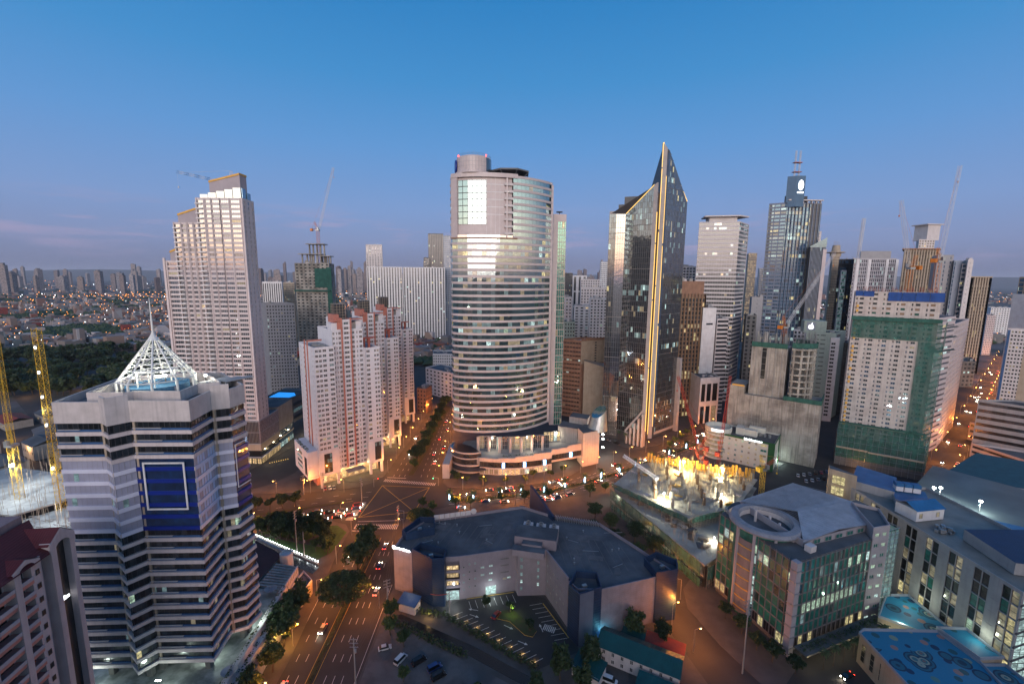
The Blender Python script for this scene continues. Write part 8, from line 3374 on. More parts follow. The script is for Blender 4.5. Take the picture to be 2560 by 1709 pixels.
# the corner park: lawn, paths, trees, a rail of white lights
pk = [(-86, 181), (-82, 186), (-81, 202), (-88, 208), (-110, 206), (-128, 199), (-122.5, 198)]
b = MB()
b.prism(pk, .13, .2)
structure('lawn', b, MT['grass'])
b = MB()
for a, c in (((-120, 199), (-98, 193)), ((-98, 193), (-90, 204)), ((-98, 193), (-86, 190)), ((-110, 204), (-104, 195))):
 a, c = V2(a), V2(c)
 n = (c - a).normalized()
 n = Vector((-n.y, n.x, 0))
 b.poly([(*(a - n).xy, .21), (*(c - n).xy, .21), (*(c + n).xy, .21), (*(a + n).xy, .21)])
structure('path', b, MT['pave'])
for k in range(60):
 s = rnd.random()
 p = V2((-126, 198)).lerp(V2((-84, 181)), s) + Vector((rnd.uniform(0, 3), rnd.uniform(2, 21) * (.35 + .65 * s), 0))
 if p.y < 207 and p.x < -81.5:
  tree(('loose', 'round2', 'round')[k % 3], (p.x, p.y, .2), 'leafy tree in the corner park by the crossing', rnd.uniform(.75, 1.25), 'trees of the corner park')
for k in range(26):
 p = V2((-123, 197.3)).lerp(V2((-84.5, 177.6)), k / 25)
 q = thing('rail_light', 'small white globe light on the park wall', 'light', (p.x, p.y, .13), 'row of white lights along the park wall')
 b = MB()
 b.tube((p.x, p.y, .13), (p.x, p.y, 1.2), .07, 5)
 b.build('post', MT['dark'], q)
 b = MB()
 b.lathe((p.x, p.y, 1.2), [(.02, 0), (.2, .15), (.2, .3), (.02, .45)], 8)
 b.build('globe', MT['w_white'], q)
 if k % 3 == 0:
  lamp('POINT', (p.x, p.y, 1.9), 90, (.95, .98, 1), .15, q)
w = thing('park_wall', 'low stone wall with a row of white lights below the corner park', 'wall', (-104, 187, 0))
b = MB()
b.slab((-124, 197.2), (-84, 176.8), 0, .9, -.3, .1, back=True)
b.build('wall', MT['conc'], w)
b = MB()
b.poly([(x, y, .14) for x, y in ((-128, 193), (-84, 171), (-83, 175.5), (-125, 196.6))])
m_w, tw, bw = newmat('dark_water')
bw.inputs['Base Color'].default_value = (.012, .014, .014, 1)
bw.inputs['Roughness'].default_value = .25
structure('creek', b, m_w)
b = MB()
b.poly([(x, y, .136) for x, y in ((-41, 149), (-12, 134.5), (10, 121), (8.5, 117.5), (-14, 131), (-43, 145.5))])
structure('creek', b, m_w)
for i, (p, q) in enumerate((((-46, 152.5), (-24, 147.6)), ((-24, 147.6), (-8, 136.6)), ((-8, 136.6), (9, 125.2)), ((-43, 144.5), (-14, 130)))):
 hedge(p, q, .13, 1.5, 2.6, name='hedge', label='overgrown hedge of the parking yard, ' + ('left part by the pole', 'middle part', 'right part by the sheds', 'part across the creek')[i], category='hedge', dens=7, leafsize=.55)
for k in range(8):
 p = V2((-20, 147.6)).lerp(V2((8, 127.9)), k / 7)
 lamp('POINT', (p.x + .3, p.y + .9, .7), 60, (1, .62, .2), .15)
b = MB()
b.poly([(x, y, .137) for x, y in ((-46.5, 96), (-46.5, 143), (-42, 144), (-14, 128.6), (8, 116), (20, 96))])
structure('dirt_yard', b, paint('dirt', (.13, .12, .115), (.085, .078, .075), streak=0, scale=.15, rough=.95, lo=.4, hi=.6))

# green-roofed house and sheds
ho = thing('green_roof_house', 'long cream house with a dark green roof below the storage building', 'house', (41, 126, 0))
fr = Frame((29.5, 129.5), -28)
b = MB()
fr.box(b, 0, 25, 0, 8, 0, 6)
b.build('wall', MT['offwhite'], ho)
gm_ = slatted('green_sheet_roof', (.01, .075, .072), tuple(fr.u), .8, .4, .5)
for s in (0, 1):
 b = MB()
 q = [fr(-.6, -.9 + 9.8 * s, 5.8), fr(25.6, -.9 + 9.8 * s, 5.8), fr(25.6, 4, 8.4), fr(-.6, 4, 8.4)]
 b.poly(q[::-1] if s else q)
 b.build('roof', gm_, ho)
put_panes(ho, [(*fr(1.8 + 3.0 * (k % 8), -.06).xy, 1.6 + 2.6 * (k // 8), 1.0, 1.5, fr.a, 0) for k in range(16)], MT['g_black'], [(MT['l_warm'], 1)], .1, MT['white'], 2, 1, .09)
b = MB()
fr.box(b, 15, 20, -2.4, -.2, 2.9, 3.2)
b.build('porch_roof', MT['offwhite'], ho)
lamp('POINT', fr(17.5, -2.2, 2.4), 160, (.9, 1, .9), .2, ho)
for i, (x, y, wd, d, a, h, m, l) in enumerate(((20, 124, 9, 6, -35, 4, gm_, 'small shed with a green roof beside the navy stair tower'), (37, 114, 16, 8, -28, 4, gm_, 'green roofed shed at the bottom edge by the cars'), (46, 133, 12, 5, -28, 3.4, MT['rroof'], 'rusty red sheet roof behind the long cream house'), (-42, 150.5, 7, 4, -20, 4.4, MT['gblue'], 'small blue roofed guard house at the storage corner'), (38.5, 135.5, 7, 4, -28, 3.6, gm_, 'narrow green lean-to roof behind the cream house'))):
 s_ = thing('shed', l, 'shed', (x, y, 0))
 fr2 = Frame((x, y), a)
 b = MB()
 fr2.box(b, 0, wd, 0, d, 0, h - .4)
 b.build('wall', MT['offwhite'], s_)
 b = MB()
 q = [fr2(-.4, -.5, h - .5), fr2(wd + .4, -.5, h - .5), fr2(wd + .4, d + .4, h + .7), fr2(-.4, d + .4, h + .7)]
 b.poly(q)
 b.poly([p - Vector((0, 0, .15)) for p in reversed(q)])
 b.build('roof', m, s_)

# utility poles
for i, (x, y, h, l) in enumerate(((-47.2, 119, 17, 'tall concrete utility pole nearest on the right kerb of the avenue'), (-46.6, 152, 12, 'utility pole with lamps beside the storage corner'), (-22.5, 148.4, 10, 'pole with a red sagging banner at the yard gate'), (-97, 184.5, 21, 'tall grey pole in front of the corner park'), (-92, 181, 13, 'pole with many crossarms in front of the park trees'), (-84, 233, 14, 'pole on the near corner below the apartment block'), (75, 125, 26, 'very tall pole before the glass office street trees'),
                                  (-110, 243.5, 12, 'pole beside the parked cars left of the apartment block'), (-120, 240, 12, 'pole left of the parked cars by the apartment block'), (-57.5, 210, 10, 'signal pole at the near right corner of the crossing'))):
 u = thing('utility_pole', l, 'pole', (x, y, 0))
 b = MB()
 b.tube((x, y, 0), (x, y, h), .24, 8, 0, .15)
 b.build('pole', MT['conc'], u)
 for k in range(3):
  b = MB()
  b.box((x, y, h - .6 - 1.3 * k), 2.6, .14, .16, .5 * i)
  for s in (-1.1, -.5, .5, 1.1):
   b.tube((x + s * math.cos(.5 * i), y + s * math.sin(.5 * i), h - .45 - 1.3 * k), (x + s * math.cos(.5 * i), y + s * math.sin(.5 * i), h - .15 - 1.3 * k), .05, 5)
  b.build('crossarm', MT['metal'], u)
 b = MB()
 b.tube((x + .4, y, h - 5), (x + .4, y, h - 3.8), .3, 8)
 b.build('transformer', MT['grey'], u)
for i, (p, q, z) in enumerate((((-47.2, 119), (-46.6, 152), 12), ((-46.6, 152), (-57.5, 210), 10), ((-97, 184.5), (-92, 181), 13), ((-84, 233), (-110, 243.5), 11.5), ((-110, 243.5), (-120, 240), 11.5), ((-22.5, 148.4), (-46.6, 152), 9.5))):
 b = MB()
 for o in (-.8, 0, .8):
  pr = None
  for k in range(9):
   s = k / 8
   c = Vector((p[0] + (q[0] - p[0]) * s + o, p[1] + (q[1] - p[1]) * s, z - 4 * .4 * math.sin(math.pi * s) - .3))
   if pr:
    b.tube(pr, c, .035, 3, caps=False)
   pr = c
 b.build('overhead_wires', MT['dark'], label='three sagging overhead wires ' + ('along the right kerb of the avenue', 'from the storage corner to the crossing', 'between the two poles of the corner park', 'over the parked cars by the apartment block', 'between the two poles left of the parked cars', 'from the yard gate pole to the storage corner')[i], category='wires')
b = MB()
pr = None
for k in range(9):
 c = Vector((-22.5 - .9 * k, 148.4 + .1 * k, 9.2 - .55 * math.sin(math.pi * k / 8) - .12 * k))
 if pr:
  b.tube(pr, c, .13, 5)
 pr = c
b.build('banner', MT['rcrane'], label='red sagging banner tied to the pole at the yard gate', category='banner')
for i, (x, y, c, l) in enumerate(((-82.5, 250, 'w_red', 'traffic light showing red on the apartment corner'), (-44, 252.5, 'w_green', 'traffic light showing green on the curved tower corner'), (-80.5, 213, 'w_red', 'traffic light at the park corner of the crossing'), (-55.5, 214, 'w_red', 'traffic light at the storage corner of the crossing'), (64, 160, 'w_green', 'traffic light showing green by the storage corner lane'))):
 MT.setdefault('w_green', glow('green_lamp', (.1, 1.0, .5), 14))
 u = thing('traffic_light', l, 'traffic light', (x, y, 0))
 b = MB()
 b.tube((x, y, 0), (x, y, 5), .1, 6)
 b.tube((x, y, 5), (x + (3 if x < -60 else -3), y - .6, 5.6), .07, 5)
 b.build('pole', MT['metal'], u)
 b = MB()
 b.box((x + (3 if x < -60 else -3), y - .6, 4.9), .5, .5, 1.4)
 b.build('case', MT['dark'], u)
 b = MB()
 b.lathe((x + (3 if x < -60 else -3), y - 1.0, 5.9 if c == 'w_red' else 5.1), [(.02, -.2), (.22, 0), (.02, .2)], 8)
 b.build('lamp', MT[c], u)

# vehicles
def make_car(name, kind, col, lights=True):
 t = thing(name, kind, 'car', (0, 0, 0))
 van = 'van' in kind
 L_, W_, zb = (4.9, 1.85, 1.05) if van else (4.4, 1.75, .86)
 ht = 2.05 if van else 1.45
 st = [(-L_ / 2, .45, .75), (-L_ / 2, .8, zb - .05), (-L_ / 2 + .25, .87, zb), (L_ / 2 - .25, .87, zb - .12), (L_ / 2, .8, zb - .3), (L_ / 2, .78, .5)]
 b = MB()
 prof = [(-L_ / 2 + .05, .35), (-L_ / 2, zb - .1), (-L_ / 2 + .2, zb), (L_ / 2 - 1.2, zb), (L_ / 2 - .15, zb - .16), (L_ / 2, zb - .38), (L_ / 2 - .05, .35)]
 w = W_ / 2
 b.poly([(x, w, z) for x, z in prof])
 b.poly([(x, -w, z) for x, z in reversed(prof)])
 for (x0, z0), (x1, z1) in zip(prof, prof[1:]):
  b.poly(((x0, w, z0), (x0, -w, z0), (x1, -w, z1), (x1, w, z1)))
 x = (-L_ / 2 + .1, -L_ / 2 + .3, L_ / 2 - 1.5, L_ / 2 - .75) if van else (-L_ / 2 + .35, -L_ / 2 + 1.05, .45, 1.25)
 b.poly([(x[1], -w + .18, ht), (x[2], -w + .18, ht), (x[2], w - .18, ht), (x[1], w - .18, ht)])
 b.build('body', col, t)
 g = MB()
 for s in (1, -1):
  q = [(x[0], s * (w - .04), zb), (x[3], s * (w - .04), zb - .02), (x[2], s * (w - .18), ht - .01), (x[1], s * (w - .18), ht - .01)]
  g.poly(q if s < 0 else q[::-1])
 g.poly([(x[3], -w + .04, zb - .02), (x[3], w - .04, zb - .02), (x[2], w - .18, ht - .01), (x[2], -w + .18, ht - .01)])
 g.poly([(x[0], w - .04, zb), (x[0], -w + .04, zb), (x[1], -w + .18, ht - .01), (x[1], w - .18, ht - .01)])
 g.build('windows', MT['g_black'], t)
 for sx in (-1, 1):
  for sy in (-1, 1):
   b = MB()
   b.tube((sx * L_ * .31, sy * (w - .2), .32), (sx * L_ * .31, sy * (w + .02), .32), .32, 10)
   b.build('wheel', MT['dark'], t)
 for sy in (-1, 1):
  b = MB()
  b.box((L_ / 2 + .01, sy * .6, .52), .1, .32, .2)
  b.build('headlight', MT['w_head'] if lights else MT['offwhite'], t)
  b = MB()
  b.box((-L_ / 2 - .01, sy * .62, .62), .1, .32, .18)
  b.build('taillight', MT['w_red'] if lights else MT['red'], t)
 if lights:
  lamp('SPOT', (L_ / 2 + .1, 0, .7), 320, (1, .86, .62), .15, t, R(95), (R(82), 0, R(-90)))
 return t['ob']

MT['w_head'] = glow('headlamp', (1.0, .90, .68), 55)
CC = {'white': paint('white_car', (.65, .65, .65), rough=.3, streak=0), 'silver': paint('silver_car', (.38, .39, .40), rough=.3, streak=0, metallic=.6), 'black': paint('black_car', (.02, .02, .022), rough=.25, streak=0), 'red': paint('red_car', (.30, .02, .02), rough=.3, streak=0), 'blue': paint('blue_car', (.03, .07, .20), rough=.3, streak=0)}
CARS = {}

def car(x, y, a, col, kind, label, group, lights=True):
 k = (col, kind, lights)
 if k not in CARS:
  CARS[k] = make_car('parked_car' if not lights else 'van' if kind == 'van' else 'car', label if kind != 'van' else 'van', CC[col], lights)
  o = CARS[k]
  o.location, o.rotation_euler.z = (x, y, .02), a
 else:
  o = dup(CARS[k], (x, y, .02), a)
 o['label'], o['category'] = label, 'van' if kind == 'van' else 'car'
 if group:
  o['group'] = group
 return o

cols = ['white', 'white', 'silver', 'black', 'red', 'blue', 'silver']
for r in range(4):                            # the queue at the lights
 for k in range(6):
  if rnd.random() < .86:
   c = rnd.choice(cols)
   kd = 'van' if rnd.random() < .25 else 'car'
   p = V2((-84.5, 217.5 + 3.3 * r)) + Vector((-.94, -.33, 0)) * (6.6 * k + rnd.uniform(-.6, .6))
   car(p.x, p.y, R(19 + rnd.uniform(-3, 3)), c, kd, c + ' ' + kd + ' waiting in the queue at the crossing with its lights on', 'cars waiting at the crossing')
for k in range(40):                           # traffic on the palm avenue
 i = rnd.randrange(1, len(PALM))
 s = rnd.random()
 p, q = V2(PALM[i - 1]), V2(PALM[i])
 d = (q - p).normalized()
 n = Vector((-d.y, d.x, 0))
 far_ = rnd.random() < .6
 c = p.lerp(q, s) + n * (rnd.choice((3.1, 6, 9.2)) if far_ else -rnd.choice((3.1, 6, 9.2)))
 co = rnd.choice(cols)
 car(c.x, c.y, math.atan2(d.y, d.x) + (math.pi if far_ else 0), co, 'van' if k % 5 == 0 else 'car', co + (' van' if k % 5 == 0 else ' car') + ' driving on the palm avenue with its lights on', 'traffic on the palm avenue')
for k, (x, y, a) in enumerate(((-66.5, 104, -90), (-69.5, 118, -92), (-66.8, 141, -91), (-70.5, 163, -92), (-72, 184, -92), (-57, 176, 91), (-58.5, 190, 92), (-53.5, 160, 90), (-52, 285, 92), (-55, 300, 92), (-50, 312, 92), (-56, 330, 92), (-53, 352, 92), (-57, 372, 92), (-72, 300, -89), (-75, 332, -89), (-70, 360, -89))):
 co = cols[k % 7]
 car(x, y, R(a), co, 'car', co + ' car driving on the avenue with its lights on', 'traffic on the avenue')
for k in range(38):
 c = RS[0] + rsd * rnd.uniform(10, 560) + rsn * rnd.choice((-5, -2, 2, 5))
 near = (c - RS[0]).dot(rsn) < 0
 co = rnd.choice(cols)
 car(c.x, c.y, math.atan2(rsd.y, rsd.x) + (0 if near else math.pi), co, 'car', co + ' car driving on the orange lit right street', 'traffic on the right street')
for k, (x, y, a, co, kd, l) in enumerate(((-35.8, 128.6, 60, 'white', 'van', 'white van parked in the dark dirt yard'), (-29.6, 128, 40, 'black', 'car', 'black car parked right of the white van in the yard'), (-24.1, 125.5, 35, 'blue', 'van', 'blue van parked in the dark yard, right of the black car'), (-22.3, 122.6, 35, 'black', 'car', 'black car parked below the blue van in the yard'), (-42.3, 133.2, 20, 'white', 'car', 'white car parked under the trees at the yard edge'),
          (-110.5, 246.6, -60, 'red', 'car', 'red car parked by the kerb left of the apartment block'), (-108, 247.4, -60, 'white', 'car', 'white car parked by the kerb left of the apartment block'), (-105.6, 247.8, -60, 'silver', 'car', 'silver car parked by the kerb left of the apartment block'), (27, 121.5, 70, 'silver', 'car', 'silver car parked beside the green roofed shed'),
          (31.5, 121.5, -25, 'white', 'van', 'white van parked below the cream house'), (26.4, 117, 70, 'white', 'car', 'white car parked lowest beside the green roofed shed'), (-5, 148.4, 60, 'red', 'car', 'dark red car on the parking island'), (72, 338, -50, 'white', 'car', 'white car at the kerb left of the spire tower'), (76, 330, -50, 'silver', 'car', 'silver car at the kerb left of the spire tower'), (81, 323.5, -48, 'black', 'car', 'black car at the kerb left of the spire tower'))):
 car(x, y, R(a), co, kd, l, None, False)
car(108, 124, R(200), 'black', 'car', 'black car with headlights on between the palms before the glass office', None)
for k in range(14):
 car(186 + 4.6 * (k % 7), 262 + 8 * (k // 7) + 1.2 * (k % 7), R(60), cols[k % 7], 'car', cols[k % 7] + ' car parked in the rear car park by the low hotel', 'cars in the rear car park', False)

# ------------------------------------------------------------------ the city behind
t, FP, zt = office('grey_tower', 'raw grey tower under construction with green netting and an orange crane on top', 'construction site', (736, 658, 452), (822, 652, 446), 30, MT['conc2'], GRID(8, .5, .35, .75), GRID(5, .5, .3, .7), 3.2, [(MT['g_black'], 3), (MT['g_teal'], 1)], None, 0, 160, seed=51, par=.3)
A, B = V2(FP[0]), V2(FP[1])
for a, c, z0, z1 in ((.58, .94, zt - 24, zt - 5), (.93, 1.06, 0, zt - 4)):
 b = MB()
 b.slab(A.lerp(B, a), A.lerp(B, c), z0, z1, .2, .6, back=True)
 b.build('netting', MT['net'], t)
b = MB()
b.slab(A.lerp(B, -.02), A.lerp(B, 1.02), zt - 28, zt - 26.5, 0, 1.8)
b.build('catch_fan', MT['net'], t)
for u0, u1, z1 in ((.12, .7, 9), (.35, .78, 19), (.7, .95, 7)):
 b = MB()
 for k in range(5):
  p = A.lerp(B, u0 + (u1 - u0) * k / 4) + Vector((0, 9, 0))
  b.box((p.x, p.y, zt), 1.2, 1.2, z1)
 p = A.lerp(B, (u0 + u1) / 2) + Vector((0, 9, 0))
 b.box((p.x, p.y, zt + z1), (B - A).length * (u1 - u0) + 2, 10, .8)
 b.build('top_frame', MT['conc2'], t)
p = A.lerp(B, .58) + Vector((0, 12, 0))
tower_crane('tower_crane', 'orange tower crane with a raised white jib on the raw grey tower', (p.x, p.y, zt), 33, (19, 0, 62), MT['ocrane'], True, 2.4, ballast=10, jmat=MT['wcrane'])
WG = lambda n: GRID(n, .5, .3, .75)
GW = [(MT['g_black'], 2), (MT['g_dark'], 2)]
BG = [('residential_block', 'grey residential block of many small balconies left of the raw tower', (664, 762, 392), (735, 756, 398), 26, 'grey', 10, 3.0, 0), ('striped_block', 'building with dark vertical stripes and a pale top far behind the grey block', (655, 706, 640), (704, 703, 640), 30, 'white', 9, 30, 1), ('beige_block', 'beige block lit orange below beside the striped building', (706, 708, 700), (736, 706, 700), 30, 'tan', 8, 3.4, 0),
      ('white_slab', 'tall white slab with dark vertical stripes, left of the twin pair', (916, 668, 900), (1005, 665, 900), 60, 'white', 13, 3.1, 1), ('white_slab', 'tall white slab with dark vertical stripes, right of the twin pair', (1007, 669, 892), (1112, 665, 896), 60, 'white', 15, 3.1, 1), ('scaffold_tower', 'pale tower with dark blotched scaffolding behind the white slabs', (914, 612, 1150), (955, 611, 1150), 30, 'offwhite', 6, 4, 0),
      ('dark_tower', 'dark tower with a golden centre strip left of the curved tower', (1070, 585, 980), (1108, 585, 980), 40, 'concd', 9, 3.3, 1), ('dark_tower_step', 'lower stepped wing of the dark tower with the golden strip', (1059, 645, 975), (1074, 645, 975), 30, 'concd', 4, 3.3, 0), ('pale_glass_tower', 'bluish glass tower half hidden behind the curved tower', (1108, 590, 930), (1130, 588, 930), 40, 'bgrey', 5, 4, 0),
      ('white_apartments', 'white apartment tower with yellow lit balconies just left of the spire tower', (1502, 657, 720), (1524, 656, 720), 30, 'white', 5, 3.2, 0), ('cream_hotel', 'cream hotel with small maroon hipped roofs left of the spire tower', (1452, 700, 640), (1500, 698, 640), 30, 'offwhite', 8, 3.4, 0), ('arched_block', 'white block with tall dark arched window strips behind the cream hotel', (1432, 690, 760), (1468, 688, 760), 30, 'white', 3, 26, 1), ('dark_block', 'dark glass block right of the green annex tower', (1405, 684, 700), (1432, 684, 700), 30, 'dark', 6, 4, 0),
      ('white_block', 'plain white block with small windows below the cream hotel', (1476, 748, 480), (1518, 746, 480), 26, 'white', 5, 3.3, 0), ('white_block', 'white block with a dark blue top storey and an ochre strip', (1436, 766, 500), (1474, 764, 500), 26, 'white', 3, 3.3, 0), ('low_white_block', 'stepped white block beside the green annex tower', (1406, 745, 520), (1430, 745, 520), 24, 'offwhite', 3, 4, 0), ('green_roof_block', 'pale block with a dark green hipped roof beside the annex tower', (1405, 806, 470), (1438, 804, 470), 24, 'mint', 5, 4, 0),
      ('roof_block', 'long low white block behind the white blocks', (1452, 722, 600), (1518, 722, 600), 30, 'offwhite', 9, 4, 0), ('school_block', 'low white block with a dark hip roof left of the curved tower', (1064, 920, 470), (1130, 905, 440), 24, 'white', 7, 4, 0), ('office_block', 'white low office block behind the dark hip roof', (1082, 886, 600), (1132, 884, 600), 30, 'white', 9, 4, 0), ('brown_block', 'small brown block by the far avenue left of the curved tower', (1042, 972, 400), (1064, 962, 396), 14, 'brown', 3, 4, 0),
      ('street_block', 'pinkish office block with dark strips low beside the right street', (2486, 985, 400), (2600, 980, 380), 30, 'pink', 7, 4.2, 2), ('street_block', 'grey block with one big dark window low at the right edge', (2446, 1002, 322), (2600, 1010, 300), 26, 'grey', 4, 5, 2), ('banded_block', 'brown banded low building with a blue edged roof at the right edge', (2428, 1110, 300), (2620, 1130, 260), 34, 'pink', 8, 4.2, 2), ('banded_block', 'upper brown banded building with a cluttered roof at the right edge', (2424, 1058, 340), (2620, 1060, 310), 30, 'pink', 8, 4.2, 2),
      ('far_block', 'low pink block beside the traffic far up the right street', (2468, 790, 760), (2490, 790, 760), 40, 'pink', 5, 4, 0), ('far_block', 'long white low blocks in front of the dark park at the right', (2478, 770, 1000), (2532, 770, 1000), 60, 'white', 8, 5, 0), ('far_block', 'dark red roofed hall left of the far right street', (2400, 905, 520), (2440, 905, 520), 40, 'concd', 4, 5, 0)]
for i, (nm, lb, L_, R_, dp, wl, n, fh, st) in enumerate(BG):
 fr_ = BANDS(n, .02, .98, .45, .9) if st == 2 else GRID(n, .45, .04, .96) if st == 1 else WG(n)
 office(nm, lb, 'building', L_, R_, dp, MT[wl], fr_, WG(6), fh, [(MT['g_black'], 2)] if st == 1 else GW, LT, .06 if st != 1 else .03, 0 if i > 2 else 40, seed=60 + i, left=WG(6) if st == 2 else None, rec=.25)

rg = random.Random(99)
m_far, tf, bf = newmat('distant_walls')      # windows too small to tell apart
oi = N(tf, 'ShaderNodeObjectInfo')
gp = N(tf, 'ShaderNodeNewGeometry').outputs['Position']
mpn = N(tf, 'ShaderNodeMapping')
mpn.inputs['Scale'].default_value = (.3, .3, .3)
tf.links.new(gp, mpn.inputs[0])
vn = N(tf, 'ShaderNodeTexVoronoi', i_2=1.0)
tf.links.new(mpn.outputs[0], vn.inputs['Vector'])
s3 = N(tf, 'ShaderNodeSeparateColor')
tf.links.new(vn.outputs['Color'], s3.inputs[0])
pw = ramp(tf, [(0, (.22, .18, .18)), (.25, (.32, .27, .26)), (.5, (.26, .19, .16)), (.7, (.36, .32, .32)), (.85, (.16, .11, .10)), (1, (.26, .25, .27))])
tf.links.new(oi.outputs['Random'], pw.inputs[0])
tf.links.new(mixc(tf, M(tf, 'MULTIPLY', M(tf, 'LESS_THAN', s3.outputs[0], .34), .75), pw.outputs[0], (.05, .055, .07)), bf.inputs['Base Color'])
bf.inputs['Roughness'].default_value = .8
m_lw, tl, bl_ = newmat('distant_houses')
v5 = N(tl, 'ShaderNodeTexVoronoi', i_2=.035)
tl.links.new(N(tl, 'ShaderNodeNewGeometry').outputs['Position'], v5.inputs['Vector'])
s5 = N(tl, 'ShaderNodeSeparateColor')
tl.links.new(v5.outputs['Color'], s5.inputs[0])
p5 = ramp(tl, [(0, (.38, .32, .31)), (.2, (.18, .15, .145)), (.4, (.20, .075, .055)), (.55, (.28, .21, .17)), (.65, (.52, .46, .45)), (.8, (.10, .14, .15)), (1, (.28, .19, .15))])
tl.links.new(s5.outputs[0], p5.inputs[0])
tl.links.new(p5.outputs[0], bl_.inputs['Base Color'])
bl_.inputs['Roughness'].default_value = .9

def in_forest(x, y):
 a = x / y
 return -1.55 < a < -.62 and 440 < y < 760 + 120 * (a + .6)

hm = []
for k in range(6):                            # six house shapes shared by the individual houses
 b = MB()
 b.box((0, 0, 0), 1, 1, 1)
 if k % 2:
  b.poly(((-.55, -.55, 1), (.55, -.55, 1), (.55, 0, 1.35), (-.55, 0, 1.35)))
  b.poly(((-.55, 0, 1.35), (.55, 0, 1.35), (.55, .55, 1), (-.55, .55, 1)))
  b.poly(((.5, -.5, 1), (.5, .5, 1), (.5, 0, 1.35)))
  b.poly(((-.5, .5, 1), (-.5, -.5, 1), (-.5, 0, 1.35)))
 else:
  b.box((.1 * k - .2, .1, 1), .4, .35, .25)
 hm.append(b.mesh('house', [MT['rroof'] if k == 3 else m_lw]))
mass = MB()
lights = MB()
woods = MB()
cnt = 0
tries = 0
while tries < 17000:
 tries += 1
 y = 520 / (rg.random() ** .9 * .955 + .045)
 if y > 9000:
  continue
 a = rg.uniform(-1.32, 1.35)
 x = a * y
 if in_forest(x, y) or (y < 620 and -.9 < a) or (a > .1 and y < 900) or abs((V2((x, y)) - RS[0]).dot(rsn)) < 22 or (a > 1.0 and 1000 < y < 2600) or (x > -300 and x < 50 and y < 980 and y > 860):
  continue
 if math.sin(x * .011 + 1.3 * math.sin(y * .006)) * math.sin(y * .0083) > .62 or rg.random() < .16:
  for _ in range(3):
   woods.blob((x + rg.uniform(-18, 18), y + rg.uniform(-18, 18), 4), rg.uniform(6, 15), rg.uniform(6, 15), rg.uniform(4, 9), 0, rg)
  continue
 s = rg.uniform(9, 24) * (1 if y < 2500 else 1.7)
 h = rg.choice((5, 6, 7, 8, 9, 11, 14)) * rg.uniform(.8, 1.3) * (2.2 if rg.random() < .05 else 1)
 if cnt < 270 and y < 1500:
  cnt += 1
  k = cnt % 6
  o = hang('house', hm[k], None, (x, y, -.3), rg.choice((-.5, 1.07)) + rg.uniform(-.1, .1))
  o.scale = (s, s * rg.uniform(.6, .9), h)
  o['label'] = ('flat roofed house', 'gabled grey house', 'flat roofed house', 'house with a red gabled roof', 'flat roofed house', 'gabled grey house')[k] + ' in the low district beyond the park'
  o['category'], o['group'] = 'house', 'houses of the low district'
 else:
  mass.box((x, y, -.3), s, s * rg.uniform(.5, 1), h, rg.choice((-.5, 1.07)) + rg.uniform(-.2, .2))
 if rg.random() < .42:
  e = .00062 * y * rg.uniform(.6, 1.5)
  i0 = len(lights.f)
  lights.blob((x - s * .8, y - s * .8, h * .8 + 3), e, e, e, 0 if rg.random() < .8 else 1, rg)
for k in range(34):                           # strings of street lamps running away through the low city
 x0, y0 = rg.uniform(-2600, 900), rg.uniform(1000, 3200)
 d = rg.choice((-.5, 1.07, 1.0, -.45))
 for i in range(14):
  x, y = x0 + math.cos(d) * 32 * i, y0 + abs(math.sin(d)) * 32 * i
  e = .0008 * y
  lights.blob((x, y, 11), e, e, e, 0, rg)
mass.build('distant_houses', m_lw, kind='stuff')
MT['w_far'] = glow('far_amber_lights', (1.0, .34, .06), 5)
MT['w_farw'] = glow('far_white_lights', (.9, .95, 1.0), 8)
lights.build('city_lights', [MT['w_far'], MT['w_farw']], kind='stuff')
woods.build('woods', MT['leafd'], kind='stuff')
n = 0
while n < 290:                                # the dark park behind the banded tower
 y = rg.uniform(445, 800)
 x = rg.uniform(-1.5, -.62) * y
 if in_forest(x, y):
  tree('far', (x, y, -.2), 'dark tree in the wooded park behind the banded tower', rg.uniform(1.3, 2.2), 'trees of the wooded park', rg)
  n += 1
for k in range(5):
 p = V2(((-470, 470), (-430, 430), (-560, 500), (-500, 440), (-620, 560))[k])
 lamp('POINT', (p.x, p.y, 9), 3500, (1, .5, .14), .5)
tm = []
for k in range(5):
 b = MB()
 b.box((0, 0, 0), 1, 1, 1)
 b.box((.1 * (k - 2), 0, 1), .5, .6, .03 + .02 * (k % 3))
 tm.append(b.mesh('distant_tower', [m_far]))
for k in range(120):                          # towers of the far skyline
 px = rg.choice((rg.uniform(-40, 420), rg.uniform(640, 930), rg.uniform(1400, 1560), rg.uniform(860, 1120), rg.uniform(-40, 420), rg.uniform(660, 930)))
 y = rg.uniform(2600, 5600)
 top = rg.uniform(672, 694) if rg.random() < .85 else rg.uniform(652, 672)
 p = AT(px, top, y)
 o = hang('distant_tower', tm[k % 5], None, (p.x, p.y, -.3), rg.uniform(-.4, .4))
 o.scale = (rg.uniform(18, 44), rg.uniform(18, 40), max(30, p.z))
 o['label'] = 'hazy tower of the far skyline ' + ('at the left edge' if px < 430 else 'between the stepped and the curved tower' if px < 1150 else 'between the curved and the spire tower')
 o['category'], o['group'] = 'tower', 'towers of the far skyline ' + ('left' if px < 430 else 'middle' if px < 1150 else 'right')
b = MB()
pr = None
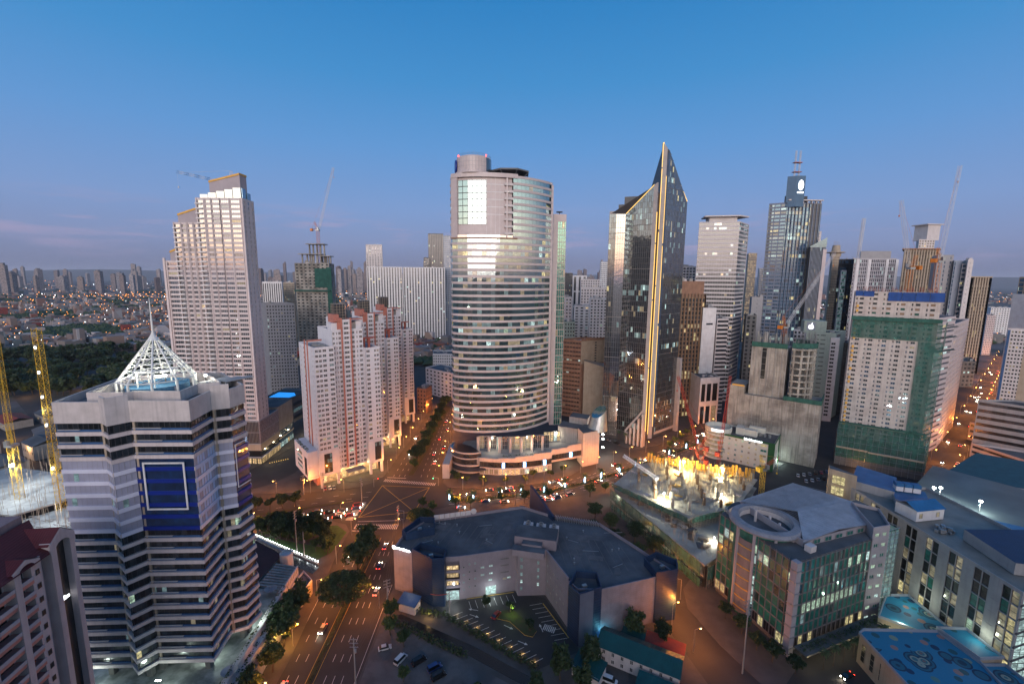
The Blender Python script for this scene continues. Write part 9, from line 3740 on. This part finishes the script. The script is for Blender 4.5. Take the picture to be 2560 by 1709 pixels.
for k in range(81):                           # low hills at the end of the plain
 a = -1.75 + 3.5 * k / 80
 r_ = 17000
 h = 210 + 110 * math.sin(a * 3.1 + .4) + 60 * math.sin(a * 9 + 1) + 30 * math.sin(a * 23) + (130 if -1.2 < a < -.1 else 0)
 h = max(60, h)
 x, y = math.sin(a) * r_, math.cos(a) * r_
 cur = ((x, y, -1), (x * 1.12, y * 1.12, h), (x * 1.3, y * 1.3, -1))
 if pr:
  b.poly((pr[0], cur[0], cur[1], pr[1]))
  b.poly((pr[1], cur[1], cur[2], pr[2]))
 pr = cur
b.build('hills', m_ground, kind='structure')

# ------------------------------------------------------------------ evening haze
hz = MB()
hz.prism([(-31000, -31000), (31000, -31000), (31000, 31000), (-31000, 31000)], -2, 520, 0, 0, True)
m_h = bpy.data.materials.new('haze')
m_h.use_nodes = True
th = m_h.node_tree
th.nodes.clear()
pv = N(th, 'ShaderNodeVolumePrincipled')
pv.inputs['Color'].default_value = (.80, .84, .95, 1)
pv.inputs['Density'].default_value = 3.6e-5
oh = N(th, 'ShaderNodeOutputMaterial')
th.links.new(pv.outputs[0], oh.inputs['Volume'])
hz.build('haze', m_h, kind='stuff')
# unseen towers added behind the photographer to shade the streets and darken glass reflections
for k, (x, y, w, d, h) in enumerate(((-210, -90, 60, 40, 112), (-120, -150, 70, 40, 98), (-40, -120, 44, 36, 118), (40, -170, 60, 50, 104), (120, -110, 60, 40, 120), (210, -160, 80, 50, 110), (300, -90, 70, 40, 116), (-320, -140, 80, 50, 96), (0, -320, 110, 50, 128), (-200, -330, 90, 50, 122), (200, -340, 100, 50, 132), (-720, -60, 90, 150, 225))):
 o = hang('tower', tm[k % 5], None, (x, y, 0))
 o.scale = (w, d, h)
 o['label'], o['category'], o['group'] = 'unseen dark tower added behind the viewpoint to block the afterglow', 'tower', 'added light blocking towers behind the viewpoint'
for nm in ('round', 'round2', 'loose', 'tall', 'wide', 'far'):
 if nm not in _used:
  bpy.data.objects.remove(TREE[nm])
